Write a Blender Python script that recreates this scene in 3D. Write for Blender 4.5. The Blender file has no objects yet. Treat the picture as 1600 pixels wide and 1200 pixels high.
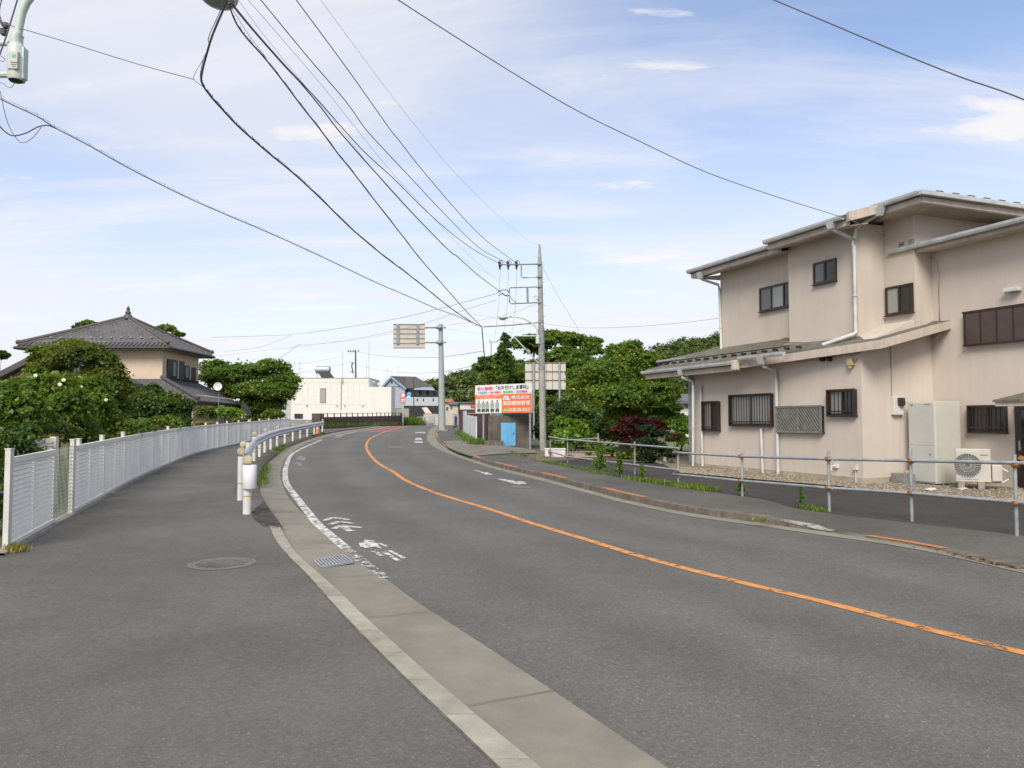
import bpy, bmesh, math, random
import numpy as np
from mathutils import Vector, Matrix, Euler
R = math.radians
SC = bpy.context.scene
COL = SC.collection
# ------------------------------------------------------------ camera
EYE = Vector((0, 0, 1.62)); FPX = 1200.0; PITCH = math.atan(57 / 1200)
cam_d = bpy.data.cameras.new("camera"); cam = bpy.data.objects.new("camera", cam_d); COL.objects.link(cam)
cam_d.sensor_width = 36; cam_d.lens = 27; cam_d.clip_start = 0.05; cam_d.clip_end = 3000
cam.location = EYE; cam.rotation_euler = (math.pi / 2 + PITCH, 0, 0); SC.camera = cam
# ------------------------------------------------------------ light
SUN_EL, SUN_AZ = R(42), R(193)          # azimuth clockwise from +Y: behind and to the right
world = bpy.data.worlds.new("World"); SC.world = world; world.use_nodes = True
def build_world():
    nt = world.node_tree; N = nt.nodes; L = nt.links; N.clear()
    out = N.new("ShaderNodeOutputWorld"); bg = N.new("ShaderNodeBackground"); L.new(bg.outputs[0], out.inputs[0])
    bg.inputs[1].default_value = 0.09
    sky = N.new("ShaderNodeTexSky"); sky.sky_type = 'NISHITA'; sky.sun_disc = False
    sky.sun_elevation = SUN_EL; sky.sun_rotation = SUN_AZ; sky.air_density = 1.0; sky.dust_density = 0.6; sky.ozone_density = 1.6
    tc = N.new("ShaderNodeTexCoord"); sep = N.new("ShaderNodeSeparateXYZ"); L.new(tc.outputs["Generated"], sep.inputs[0])
    def M(op, a, b=None, c=None):
        n = N.new("ShaderNodeMath"); n.operation = op
        for i, v in enumerate((a, b, c)):
            if v is None: continue
            if isinstance(v, (int, float)): n.inputs[i].default_value = v
            else: L.new(v, n.inputs[i])
        return n.outputs[0]
    zc = M('ADD', M('MAXIMUM', sep.outputs[2], 0.0), 0.16)
    u = M('DIVIDE', sep.outputs[0], zc); v = M('DIVIDE', sep.outputs[1], zc)
    cb = N.new("ShaderNodeCombineXYZ"); L.new(u, cb.inputs[0]); L.new(v, cb.inputs[1])
    def noise(sx, sy, scale, det, rough, off, dist=0.0, rot=0.0):
        mp = N.new("ShaderNodeMapping"); L.new(cb.outputs[0], mp.inputs[0])
        mp.inputs["Scale"].default_value = (sx, sy, 1); mp.inputs["Location"].default_value = off; mp.inputs["Rotation"].default_value = (0, 0, rot)
        n = N.new("ShaderNodeTexNoise"); n.inputs["Scale"].default_value = scale; n.inputs["Detail"].default_value = det
        n.inputs["Roughness"].default_value = rough; n.inputs["Distortion"].default_value = dist
        L.new(mp.outputs[0], n.inputs["Vector"]); return n.outputs[0]
    def ramp(x, a, b):
        r = N.new("ShaderNodeMapRange"); r.interpolation_type = 'SMOOTHSTEP'; L.new(x, r.inputs[0])
        r.inputs[1].default_value = a; r.inputs[2].default_value = b; return r.outputs[0]
    veil = ramp(noise(1.0, 0.55, 0.55, 5, 0.5, (11.6, 5.4, 0), 0.3, 0.5), 0.25, 0.80)
    streak = ramp(noise(0.5, 2.2, 1.1, 7, 0.62, (13.2, 7.7, 0), 0.6, 0.35), 0.40, 0.78)
    puff = ramp(noise(0.8, 1.9, 2.0, 6, 0.6, (4.4, 0.3, 0), 0.2, -0.2), 0.50, 0.72)
    tl = M('MULTIPLY', ramp(sep.outputs[2], 0.26, 0.44), ramp(sep.outputs[0], 0.22, -0.30))
    hor = ramp(sep.outputs[2], 0.46, -0.02)
    f = M('ADD', M('MULTIPLY', veil, 0.42), M('MULTIPLY', streak, 0.40))
    f = M('ADD', f, M('MULTIPLY', tl, 0.30))
    f = M('ADD', M('ADD', f, M('MULTIPLY', hor, 0.46)), 0.17)
    f = M('MAXIMUM', f, M('MULTIPLY', puff, 0.85))
    f = M('SUBTRACT', 1.0, M('POWER', 2.718, M('MULTIPLY', M('MULTIPLY', f, f), -3.4)))
    mix = N.new("ShaderNodeMixRGB"); L.new(f, mix.inputs[0])
    gain = N.new("ShaderNodeMixRGB"); gain.blend_type = 'MULTIPLY'; gain.inputs[0].default_value = 1; L.new(sky.outputs[0], gain.inputs[1]); gain.inputs[2].default_value = (1.48, 1.54, 1.68, 1)
    L.new(gain.outputs[0], mix.inputs[1])
    warm = N.new("ShaderNodeMixRGB"); L.new(puff, warm.inputs[0]); warm.inputs[1].default_value = (7.3, 7.3, 7.8, 1); warm.inputs[2].default_value = (8.1, 7.8, 7.7, 1)
    L.new(warm.outputs[0], mix.inputs[2]); L.new(mix.outputs[0], bg.inputs[0])
build_world()
sun_d = bpy.data.lights.new("sun", 'SUN'); sun_d.energy = 3.0; sun_d.angle = R(28); sun_d.color = (1.0, 0.93, 0.82)
sun = bpy.data.objects.new("sun", sun_d); COL.objects.link(sun)
sdir = Vector((math.sin(SUN_AZ) * math.cos(SUN_EL), math.cos(SUN_AZ) * math.cos(SUN_EL), math.sin(SUN_EL)))
sun.rotation_euler = sdir.to_track_quat('Z', 'Y').to_euler()
SC.view_settings.view_transform = 'Standard'; SC.view_settings.look = 'None'
SC.view_settings.exposure = 0.45; SC.view_settings.gamma = 1.0
SC.render.engine = 'CYCLES'
SC.cycles.max_bounces = 6; SC.cycles.transparent_max_bounces = 12
# ------------------------------------------------------------ geometry helpers
CP, SP = math.cos(PITCH), math.sin(PITCH)
def ray(px, py):
    u = (px - 800) / FPX; v = (600 - py) / FPX
    return Vector((u, CP - v * SP, SP + v * CP))
def at(px, py, Y):
    d = ray(px, py); return EYE + d * (Y / d.y)
def T(y):                      # height of the ground: the road climbs gently away from the camera
    if y < 35: return 0.011 * y
    if y < 60: return 0.385 + 0.018 * (y - 35)
    if y < 90: return 0.835 + 0.002 * (y - 60)
    return 0.895
def G(px, py, dz=0.0):         # point of the ground seen at a pixel
    d = ray(px, py); lo, hi = 0.5, 400.0
    f = lambda Y: (EYE.z + d.z * Y / d.y) - (T(Y) + dz)
    for _ in range(60):
        m = (lo + hi) / 2
        if f(m) > 0: lo = m
        else: hi = m
    Y = (lo + hi) / 2
    return Vector((d.x / d.y * Y, Y, T(Y) + dz))
def tp(x, y, dz=0.0): return Vector((x, y, T(y) + dz))
class Curve:                   # x as a smooth function of y through ground points
    def __init__(s, pts, dz=0.0, ext0=-14, ext1=None):
        P = sorted([(G(a, b, dz).y, G(a, b, dz).x) for a, b in pts])
        if ext0 is not None:
            (y0, x0), (y1, x1) = P[0], P[1 if len(P) < 3 else 2]
            P.insert(0, (ext0, x0 + (x1 - x0) / (y1 - y0) * (ext0 - y0)))
        if ext1 is not None:
            (y0, x0), (y1, x1) = P[-2], P[-1]
            P.append((ext1, x1 + (x1 - x0) / (y1 - y0) * (ext1 - y1)))
        s.y = [p[0] for p in P]; s.x = [p[1] for p in P]
        n = len(P); s.m = []
        sl = [(s.x[i + 1] - s.x[i]) / (s.y[i + 1] - s.y[i]) for i in range(n - 1)]
        for i in range(n):
            if i == 0: s.m.append(sl[0])
            elif i == n - 1: s.m.append(sl[-1])
            else:
                h0 = s.y[i] - s.y[i - 1]; h1 = s.y[i + 1] - s.y[i]
                s.m.append((sl[i - 1] * h1 + sl[i] * h0) / (h0 + h1))
    def __call__(s, y):
        Y, X, m = s.y, s.x, s.m
        if y <= Y[0]: return X[0] + m[0] * (y - Y[0])
        if y >= Y[-1]: return X[-1] + m[-1] * (y - Y[-1])
        i = max(k for k in range(len(Y)) if Y[k] <= y); i = min(i, len(Y) - 2)
        h = Y[i + 1] - Y[i]; t = (y - Y[i]) / h
        return ((2*t**3 - 3*t*t + 1) * X[i] + (t**3 - 2*t*t + t) * h * m[i] + (-2*t**3 + 3*t*t) * X[i + 1] + (t**3 - t*t) * h * m[i + 1])
def yrange(a, b):
    out = []; y = a
    while y < b: out.append(y); y += max(0.35, abs(y) * 0.025)
    out.append(b); return out
class MB:
    def __init__(s): s.v = []; s.f = []; s.mi = []; s.cur = 0
    def add(s, vs, fs):
        o = len(s.v); s.v += [tuple(v) for v in vs]; s.f += [tuple(o + i for i in f) for f in fs]; s.mi += [s.cur] * len(fs); return s
    def box(s, c, d, ax=None):       # centre, full size, optional axes
        ax = ax or (Vector((1, 0, 0)), Vector((0, 1, 0)), Vector((0, 0, 1))); c = Vector(c)
        vs = [c + ax[0] * (d[0] / 2 * i) + ax[1] * (d[1] / 2 * j) + ax[2] * (d[2] / 2 * k) for k in (-1, 1) for j in (-1, 1) for i in (-1, 1)]
        return s.add(vs, [(0, 2, 3, 1), (4, 5, 7, 6), (0, 1, 5, 4), (2, 6, 7, 3), (0, 4, 6, 2), (1, 3, 7, 5)])
    def hexa(s, b, t):               # 4 bottom corners, 4 top corners (ccw from above)
        return s.add(list(b) + list(t), [(3, 2, 1, 0), (4, 5, 6, 7), (0, 1, 5, 4), (1, 2, 6, 5), (2, 3, 7, 6), (3, 0, 4, 7)])
    def prism(s, poly, z0, z1):      # poly: list of (x,y); z0/z1 scalars or per-vertex lists
        n = len(poly); za = z0 if isinstance(z0, (list, tuple)) else [z0] * n; zb = z1 if isinstance(z1, (list, tuple)) else [z1] * n
        vs = [(p[0], p[1], za[i]) for i, p in enumerate(poly)] + [(p[0], p[1], zb[i]) for i, p in enumerate(poly)]
        return s.add(vs, [tuple(reversed(range(n))), tuple(range(n, 2 * n))] + [(i, (i + 1) % n, n + (i + 1) % n, n + i) for i in range(n)])
    def tube(s, pts, r, seg=8, cap=True):
        pts = [Vector(p) for p in pts]; n = len(pts); rr = r if isinstance(r, (list, tuple)) else [r] * n
        o = len(s.v); up = None
        for i, p in enumerate(pts):
            t = (pts[min(i + 1, n - 1)] - pts[max(i - 1, 0)]).normalized()
            if up is None:
                up = Vector((0, 0, 1)) if abs(t.z) < 0.9 else Vector((1, 0, 0))
            a = t.cross(up)
            if a.length < 1e-5: a = t.orthogonal()
            a.normalize(); b = t.cross(a).normalized(); up = -b if False else up
            for k in range(seg):
                w = 2 * math.pi * k / seg; s.v.append(tuple(p + a * (rr[i] * math.cos(w)) + b * (rr[i] * math.sin(w))))
        for i in range(n - 1):
            for k in range(seg):
                k2 = (k + 1) % seg; s.f.append((o + i * seg + k, o + i * seg + k2, o + (i + 1) * seg + k2, o + (i + 1) * seg + k)); s.mi.append(s.cur)
        if cap:
            s.f.append(tuple(o + k for k in reversed(range(seg)))); s.mi.append(s.cur)
            s.f.append(tuple(o + (n - 1) * seg + k for k in range(seg))); s.mi.append(s.cur)
        return s
    def cyl(s, p0, p1, r0, r1=None, seg=16): return s.tube([p0, p1], [r0, r0 if r1 is None else r1], seg)
    def sphere(s, c, r, nu=12, nv=8):
        c = Vector(c); r = r if isinstance(r, (list, tuple)) else (r, r, r); vs = []; fs = []
        for j in range(nv + 1):
            for i in range(nu):
                a = 2 * math.pi * i / nu; b = math.pi * j / nv
                vs.append(c + Vector((r[0] * math.sin(b) * math.cos(a), r[1] * math.sin(b) * math.sin(a), r[2] * math.cos(b))))
        for j in range(nv):
            for i in range(nu):
                fs.append((j * nu + i, (j + 1) * nu + i, (j + 1) * nu + (i + 1) % nu, j * nu + (i + 1) % nu))
        return s.add(vs, fs)
    def quad(s, a, b, c, d): return s.add([a, b, c, d], [(0, 1, 2, 3)])
    def plate(s, pts, nrm, th):      # extruded polygon
        n = len(pts); pts = [Vector(p) for p in pts]; q = [p + Vector(nrm) * th for p in pts]
        return s.add(pts + q, [tuple(reversed(range(n))), tuple(range(n, 2 * n))] + [(i, (i + 1) % n, n + (i + 1) % n, n + i) for i in range(n)])
    def build(s, name, mats, parent=None, smooth=False, bevel=0.0):
        me = bpy.data.meshes.new(name); o = bpy.data.objects.new(name, me); COL.objects.link(o)
        org = Vector((0, 0, 0))
        if parent is not None:
            o.parent = parent; q = parent
            while q is not None: org += Vector(q.location); q = q.parent
        vs = s.v
        if parent is None and vs:
            a = np.array(vs); lo = a.min(0); hi = a.max(0); base = Vector(((lo[0] + hi[0]) / 2, (lo[1] + hi[1]) / 2, lo[2])); o.location = base; org = base
        me.from_pydata([(v[0] - org[0], v[1] - org[1], v[2] - org[2]) for v in vs], [], s.f)
        for m in (mats if isinstance(mats, (list, tuple)) else [mats]): me.materials.append(m)
        if any(s.mi): me.polygons.foreach_set("material_index", s.mi)
        bm = bmesh.new(); bm.from_mesh(me); bmesh.ops.recalc_face_normals(bm, faces=bm.faces)
        if bevel > 0:
            es = [e for e in bm.edges if len(e.link_faces) == 2 and e.calc_face_angle(0) > 0.9]
            bmesh.ops.bevel(bm, geom=es, offset=bevel, segments=2, profile=0.6, affect='EDGES', clamp_overlap=True)
        bm.to_mesh(me); bm.free()
        if smooth:
            for p in me.polygons: p.use_smooth = True
            try: me.set_sharp_from_angle(angle=R(40))
            except Exception: pass
        return o
def tag(o, label=None, cat=None, group=None, kind=None):
    if label: o["label"] = label
    if cat: o["category"] = cat
    if group: o["group"] = group
    if kind: o["kind"] = kind
    return o
def thing(name, label, cat, loc, group=None):
    o = bpy.data.objects.new(name, None); COL.objects.link(o); o.location = loc; o.empty_display_size = 0.2
    return tag(o, label, cat, group)
def sheet(mb_rows):              # rows of points -> grid mesh
    m = MB(); w = len(mb_rows[0]); vs = [p for r in mb_rows for p in r]
    m.add(vs, [(j * w + i, j * w + i + 1, (j + 1) * w + i + 1, (j + 1) * w + i) for j in range(len(mb_rows) - 1) for i in range(w - 1)]); return m
def strip(xa, xb, ys, dza, dzb=None, cols=2):
    dzb = dza if dzb is None else dzb; rows = []
    for y in ys:
        a, b = xa(y), xb(y); rows.append([tp(a + (b - a) * i / (cols - 1), y, dza + (dzb - dza) * i / (cols - 1)) for i in range(cols)])
    return sheet(rows)
# ------------------------------------------------------------ materials
def nodes(name):
    m = bpy.data.materials.new(name); m.use_nodes = True; nt = m.node_tree; b = nt.nodes["Principled BSDF"]; return m, nt, b
def mat(name, col, rough=0.6, var=0.12, scale=3.0, bump=0.0, bscale=40.0, metal=0.0, spec=0.5, col2=None, streak=0.0, alpha_wear=None, det=5.0):
    """procedural paint/plaster/metal: base colour varied by noise, optional vertical streaks, bump and worn-away holes"""
    m, nt, b = nodes(name); N = nt.nodes; L = nt.links
    tc = N.new("ShaderNodeTexCoord"); co = tc.outputs["Object"]
    n = N.new("ShaderNodeTexNoise"); n.inputs["Scale"].default_value = scale; n.inputs["Detail"].default_value = det; n.inputs["Roughness"].default_value = 0.6; L.new(co, n.inputs["Vector"])
    r = N.new("ShaderNodeMapRange"); L.new(n.outputs[0], r.inputs[0]); r.inputs[1].default_value = 0.32; r.inputs[2].default_value = 0.68
    c2 = col2 or tuple(c * (1 - var * 2) for c in col)
    mx = N.new("ShaderNodeMixRGB"); L.new(r.outputs[0], mx.inputs[0]); mx.inputs[1].default_value = (*c2, 1); mx.inputs[2].default_value = (*[min(1, c * (1 + var * 0.5)) for c in col], 1)
    outc = mx.outputs[0]
    if streak > 0:
        mp = N.new("ShaderNodeMapping"); mp.inputs["Scale"].default_value = (5, 5, 0.25); L.new(co, mp.inputs[0])
        n2 = N.new("ShaderNodeTexNoise"); n2.inputs["Scale"].default_value = 1.3; n2.inputs["Detail"].default_value = 6; L.new(mp.outputs[0], n2.inputs["Vector"])
        r2 = N.new("ShaderNodeMapRange"); L.new(n2.outputs[0], r2.inputs[0]); r2.inputs[1].default_value = 0.45; r2.inputs[2].default_value = 0.75; r2.inputs[4].default_value = streak
        m2 = N.new("ShaderNodeMixRGB"); m2.blend_type = 'MULTIPLY'; L.new(r2.outputs[0], m2.inputs[0]); L.new(outc, m2.inputs[1]); m2.inputs[2].default_value = (0.42, 0.38, 0.33, 1); outc = m2.outputs[0]
    L.new(outc, b.inputs["Base Color"]); b.inputs["Roughness"].default_value = rough; b.inputs["Metallic"].default_value = metal
    b.inputs["Specular IOR Level"].default_value = spec
    if bump > 0:
        n3 = N.new("ShaderNodeTexNoise"); n3.inputs["Scale"].default_value = bscale; n3.inputs["Detail"].default_value = 3; L.new(co, n3.inputs["Vector"])
        bp = N.new("ShaderNodeBump"); bp.inputs["Strength"].default_value = bump; bp.inputs["Distance"].default_value = 0.02; L.new(n3.outputs[0], bp.inputs["Height"]); L.new(bp.outputs[0], b.inputs["Normal"])
    if alpha_wear:
        n4 = N.new("ShaderNodeTexNoise"); n4.inputs["Scale"].default_value = alpha_wear[0]; n4.inputs["Detail"].default_value = 8; n4.inputs["Roughness"].default_value = 0.75; L.new(co, n4.inputs["Vector"])
        r4 = N.new("ShaderNodeMapRange"); L.new(n4.outputs[0], r4.inputs[0]); r4.inputs[1].default_value = alpha_wear[1]; r4.inputs[2].default_value = alpha_wear[1] + 0.05; L.new(r4.outputs[0], b.inputs["Alpha"])
    return m
def asphalt(name, base, speck=0.5, tint=(1, 0.98, 0.95), big=0.2, lanes=False):
    m, nt, b = nodes(name); N = nt.nodes; L = nt.links; tc = N.new("ShaderNodeTexCoord"); co = tc.outputs["Object"]
    def noise(s, d, ro=0.6):
        n = N.new("ShaderNodeTexNoise"); n.inputs["Scale"].default_value = s; n.inputs["Detail"].default_value = d; n.inputs["Roughness"].default_value = ro; L.new(co, n.inputs["Vector"]); return n.outputs[0]
    def rng(x, a, b_, c, d):
        r = N.new("ShaderNodeMapRange"); L.new(x, r.inputs[0]); r.inputs[1].default_value = a; r.inputs[2].default_value = b_; r.inputs[3].default_value = c; r.inputs[4].default_value = d; return r.outputs[0]
    def mul(a, c):
        n = N.new("ShaderNodeMath"); n.operation = 'MULTIPLY'; L.new(a, n.inputs[0]); L.new(c, n.inputs[1]); return n.outputs[0]
    vor = N.new("ShaderNodeTexVoronoi"); vor.inputs["Scale"].default_value = 110; L.new(co, vor.inputs["Vector"])
    sepc = N.new("ShaderNodeSeparateColor"); L.new(vor.outputs["Color"], sepc.inputs[0])
    grain = rng(sepc.outputs[0], 0, 1, 1 - 0.38 * speck, 1 + 0.38 * speck)
    bright = rng(sepc.outputs[1], 0.93, 1.0, 1, 1 + 1.6 * speck)
    f = mul(mul(grain, bright), rng(noise(0.35, 4), 0.3, 0.7, 1 - big, 1 + big * 0.7))
    f = mul(f, rng(noise(3.2, 6, 0.7), 0.3, 0.7, 0.94, 1.05)); f = mul(f, rng(noise(0.9, 7, 0.75), 0.35, 0.65, 1 - big * .45, 1 + big * .3))
    f = mul(f, rng(noise(28, 2), 0.3, 0.7, 0.9, 1.1))
    if lanes:      # wheel tracks polished paler, oil-darkened lane middles; UV x runs across the road
        uvn = N.new("ShaderNodeUVMap"); sx = N.new("ShaderNodeSeparateXYZ"); L.new(uvn.outputs[0], sx.inputs[0])
        wv = N.new("ShaderNodeMath"); wv.operation = 'MULTIPLY'; L.new(sx.outputs[0], wv.inputs[0]); wv.inputs[1].default_value = 8 * math.pi
        ns = N.new("ShaderNodeMath"); ns.operation = 'MULTIPLY_ADD'; L.new(noise(0.5, 3), ns.inputs[0]); ns.inputs[1].default_value = 3.0; L.new(wv.outputs[0], ns.inputs[2])
        cs = N.new("ShaderNodeMath"); cs.operation = 'COSINE'; L.new(ns.outputs[0], cs.inputs[0]); f = mul(f, rng(cs.outputs[0], -1, 1, 1.07, 0.93))
    cc = N.new("ShaderNodeMixRGB"); cc.blend_type = 'MULTIPLY'; cc.inputs[0].default_value = 1
    cc.inputs[1].default_value = (base * tint[0], base * tint[1], base * tint[2], 1); L.new(f, cc.inputs[2]); L.new(cc.outputs[0], b.inputs["Base Color"])
    b.inputs["Roughness"].default_value = 0.85; b.inputs["Specular IOR Level"].default_value = 0.3
    bp = N.new("ShaderNodeBump"); bp.inputs["Strength"].default_value = 0.5; bp.inputs["Distance"].default_value = 0.006; L.new(vor.outputs["Distance"], bp.inputs["Height"]); L.new(bp.outputs[0], b.inputs["Normal"])
    return m
def leafmat(name, c1, c2, c3=None, trans=0.45):
    m, nt, b = nodes(name); N = nt.nodes; L = nt.links; N.remove(b); out = [n for n in N if n.type == 'OUTPUT_MATERIAL'][0]
    at_ = N.new("ShaderNodeAttribute"); at_.attribute_name = "tone"
    cr = N.new("ShaderNodeValToRGB"); e = cr.color_ramp.elements; e[0].color = (*c1, 1); e[1].color = (*c2, 1)
    if c3: q = e.new(0.86); q.color = (*c2, 1); e[-1].color = (*c3, 1)
    L.new(at_.outputs["Fac"], cr.inputs[0])
    tcn = N.new("ShaderNodeTexCoord"); nz = N.new("ShaderNodeTexNoise"); nz.inputs["Scale"].default_value = 0.9; nz.inputs["Detail"].default_value = 3; L.new(tcn.outputs["Object"], nz.inputs["Vector"])
    nr = N.new("ShaderNodeValToRGB"); nr.color_ramp.elements[0].position = .35; nr.color_ramp.elements[1].position = .65; nr.color_ramp.elements[0].color = (0.74, 0.86, 1.05, 1); nr.color_ramp.elements[1].color = (1.25, 1.08, 0.85, 1); L.new(nz.outputs[0], nr.inputs[0])
    hm = N.new("ShaderNodeMixRGB"); hm.blend_type = 'MULTIPLY'; hm.inputs[0].default_value = 1; L.new(cr.outputs[0], hm.inputs[1]); L.new(nr.outputs[0], hm.inputs[2]); cr = hm
    d = N.new("ShaderNodeBsdfDiffuse"); t = N.new("ShaderNodeBsdfTranslucent"); g = N.new("ShaderNodeBsdfGlossy"); g.inputs["Roughness"].default_value = 0.45
    L.new(cr.outputs[0], d.inputs[0]); 
    br = N.new("ShaderNodeMixRGB"); br.blend_type = 'MULTIPLY'; br.inputs[0].default_value = 1; L.new(cr.outputs[0], br.inputs[1]); br.inputs[2].default_value = (1.5, 1.5, 0.6, 1); L.new(br.outputs[0], t.inputs[0])
    g.inputs[0].default_value = (0.6, 0.6, 0.6, 1)
    m1 = N.new("ShaderNodeMixShader"); m1.inputs[0].default_value = trans; L.new(d.outputs[0], m1.inputs[1]); L.new(t.outputs[0], m1.inputs[2])
    m2 = N.new("ShaderNodeMixShader"); m2.inputs[0].default_value = 0.035; L.new(m1.outputs[0], m2.inputs[1]); L.new(g.outputs[0], m2.inputs[2]); L.new(m2.outputs[0], out.inputs[0])
    return m
def glassmat(name, col, rough=0.06):
    m, nt, b = nodes(name); N = nt.nodes; L = nt.links
    b.inputs["Base Color"].default_value = (*col, 1); b.inputs["Roughness"].default_value = rough; b.inputs["Specular IOR Level"].default_value = 0.6
    tc = N.new("ShaderNodeTexCoord"); w = N.new("ShaderNodeTexNoise"); w.inputs["Scale"].default_value = 1.3; w.inputs["Detail"].default_value = 2; L.new(tc.outputs["Object"], w.inputs["Vector"])
    mx = N.new("ShaderNodeMixRGB"); L.new(w.outputs[0], mx.inputs[0]); mx.inputs[1].default_value = (*[c * 0.75 for c in col], 1); mx.inputs[2].default_value = (*[c * 1.15 for c in col], 1); L.new(mx.outputs[0], b.inputs["Base Color"])
    return m
M_ = {}
M_['road'] = asphalt('road_asphalt', 0.112, 0.5, (1.02, 0.99, 0.90), 0.14, True)
M_['walk'] = asphalt('walkway_asphalt', 0.110, 0.35, (1.03, 0.985, 0.875), 0.22)
M_['walk2'] = asphalt('sidewalk_asphalt', 0.098, 0.4, (1.03, 0.98, 0.88), 0.25)
M_['court'] = asphalt('forecourt_asphalt', 0.05, 0.6, (1.05, 0.97, 0.92), 0.3)
M_['apron'] = mat('gutter_concrete', (0.225, 0.208, 0.168), 0.9, 0.13, 1.6, 0.3, 90, det=9)
M_['kerb'] = mat('kerb_concrete', (0.32, 0.30, 0.245), 0.9, 0.14, 4, 0.3, 80, det=9)
M_['kerb_b'] = mat('kerb_concrete_darker', (0.29, 0.272, 0.222), 0.9, 0.14, 5, 0.3, 80, det=9)
M_['kerb_c'] = mat('kerb_concrete_paler', (0.345, 0.325, 0.265), 0.9, 0.12, 5, 0.3, 80, det=9)
M_['kerb_old'] = mat('old_kerb_concrete', (0.155, 0.135, 0.11), 0.95, 0.25, 5, 0.3, 60, streak=0.5)
M_['concrete'] = mat('concrete', (0.30, 0.285, 0.25), 0.9, 0.18, 2.5, 0.2, 60, streak=0.4)
M_['joint'] = mat('joint_dirt', (0.13, 0.115, 0.09), 0.95, 0.3, 9)
M_['soil'] = mat('bare_soil', (0.17, 0.13, 0.09), 0.95, 0.3, 2.2, 0.6, 25)
M_['ground'] = mat('ground_soil_grass', (0.07, 0.085, 0.035), 0.95, 0.3, 0.8, 0.5, 15, col2=(0.10, 0.085, 0.05))
M_['orange'] = mat('orange_road_paint', (0.60, 0.255, 0.07), 0.7, 0.12, 9, 0.2, 120, alpha_wear=(9, 0.40))
M_['orange_kerb'] = mat('orange_kerb_paint', (0.50, 0.19, 0.07), 0.75, 0.2, 9, alpha_wear=(13, 0.37))
M_['white_line'] = mat('white_road_paint', (0.58, 0.58, 0.55), 0.7, 0.12, 9, alpha_wear=(9, 0.44))
M_['white_worn'] = mat('worn_white_road_paint', (0.50, 0.50, 0.48), 0.7, 0.12, 9, alpha_wear=(10, 0.51))
M_['red'] = mat('red_road_surface', (0.26, 0.085, 0.07), 0.85, 0.15, 2)
M_['iron'] = mat('cast_iron', (0.19, 0.18, 0.165), 0.6, 0.25, 12, 0.4, 60, metal=0.3)
M_['steel'] = mat('galvanised_steel', (0.36, 0.385, 0.40), 0.45, 0.15, 6, metal=0.35)
M_['steel_d'] = mat('weathered_grey_steel', (0.27, 0.285, 0.28), 0.6, 0.2, 5, metal=0.2)
M_['rust'] = mat('rusty_clamp', (0.28, 0.13, 0.035), 0.85, 0.35, 30, col2=(0.14, 0.06, 0.02))
M_['white'] = mat('white_paint', (0.66, 0.665, 0.65), 0.5, 0.08, 3, streak=0.12)
M_['fence'] = mat('fence_louvre_white', (0.80, 0.765, 0.70), 0.5, 0.05, 3, streak=0.14)
M_['post'] = mat('cream_post', (0.60, 0.60, 0.55), 0.5, 0.08, 4)
M_['cap'] = mat('cream_reflector', (0.47, 0.43, 0.27), 0.4, 0.15, 14)
M_['yellow'] = mat('yellow_band', (0.55, 0.36, 0.07), 0.6, 0.2, 20)
M_['rail'] = mat('guard_rail_steel', (0.56, 0.57, 0.58), 0.5, 0.08, 3, metal=0.1, streak=0.25)
M_['wire'] = mat('black_cable', (0.085, 0.078, 0.078), 0.6, 0.1, 5)  # black cable, atmospheric glare put into its colour as a paler tone
M_['wire2'] = mat('grey_cable', (0.20, 0.19, 0.20), 0.6, 0.1, 5)
M_['pole'] = mat('concrete_pole', (0.33, 0.33, 0.31), 0.85, 0.12, 5, 0.15, 60, streak=0.3)
M_['mint'] = mat('pale_green_paint', (0.50, 0.58, 0.52), 0.45, 0.08, 6)
M_['dark'] = mat('dark_metal', (0.03, 0.028, 0.026), 0.5, 0.2, 8)
M_['bark'] = mat('bark', (0.07, 0.055, 0.042), 0.95, 0.35, 9, 0.8, 20)
M_['green'] = leafmat('leaf_green', (0.047, 0.098, 0.016), (0.141, 0.231, 0.028), (0.259, 0.316, 0.050))
M_['green2'] = leafmat('leaf_bright', (0.084, 0.169, 0.018), (0.210, 0.351, 0.042), (0.336, 0.455, 0.072))
M_['dgreen'] = leafmat('leaf_dark', (0.035, 0.074, 0.019), (0.092, 0.153, 0.028), (0.180, 0.238, 0.044))
M_['olive'] = leafmat('leaf_olive', (0.05, 0.095, 0.016), (0.125, 0.165, 0.026), (0.25, 0.16, 0.045))
M_['tan'] = leafmat('leaf_tan', (0.112, 0.156, 0.024), (0.308, 0.247, 0.072), (0.476, 0.260, 0.096))
M_['maple'] = leafmat('leaf_maple', (0.035, 0.008, 0.008), (0.10, 0.018, 0.016), (0.16, 0.03, 0.025), 0.25)
M_['hillgreen'] = leafmat('leaf_hill', (0.047, 0.082, 0.024), (0.112, 0.160, 0.040), (0.200, 0.222, 0.056), 0.2)
M_['weed'] = leafmat('weed', (0.07, 0.14, 0.02), (0.17, 0.27, 0.04), (0.3, 0.32, 0.08))
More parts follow.
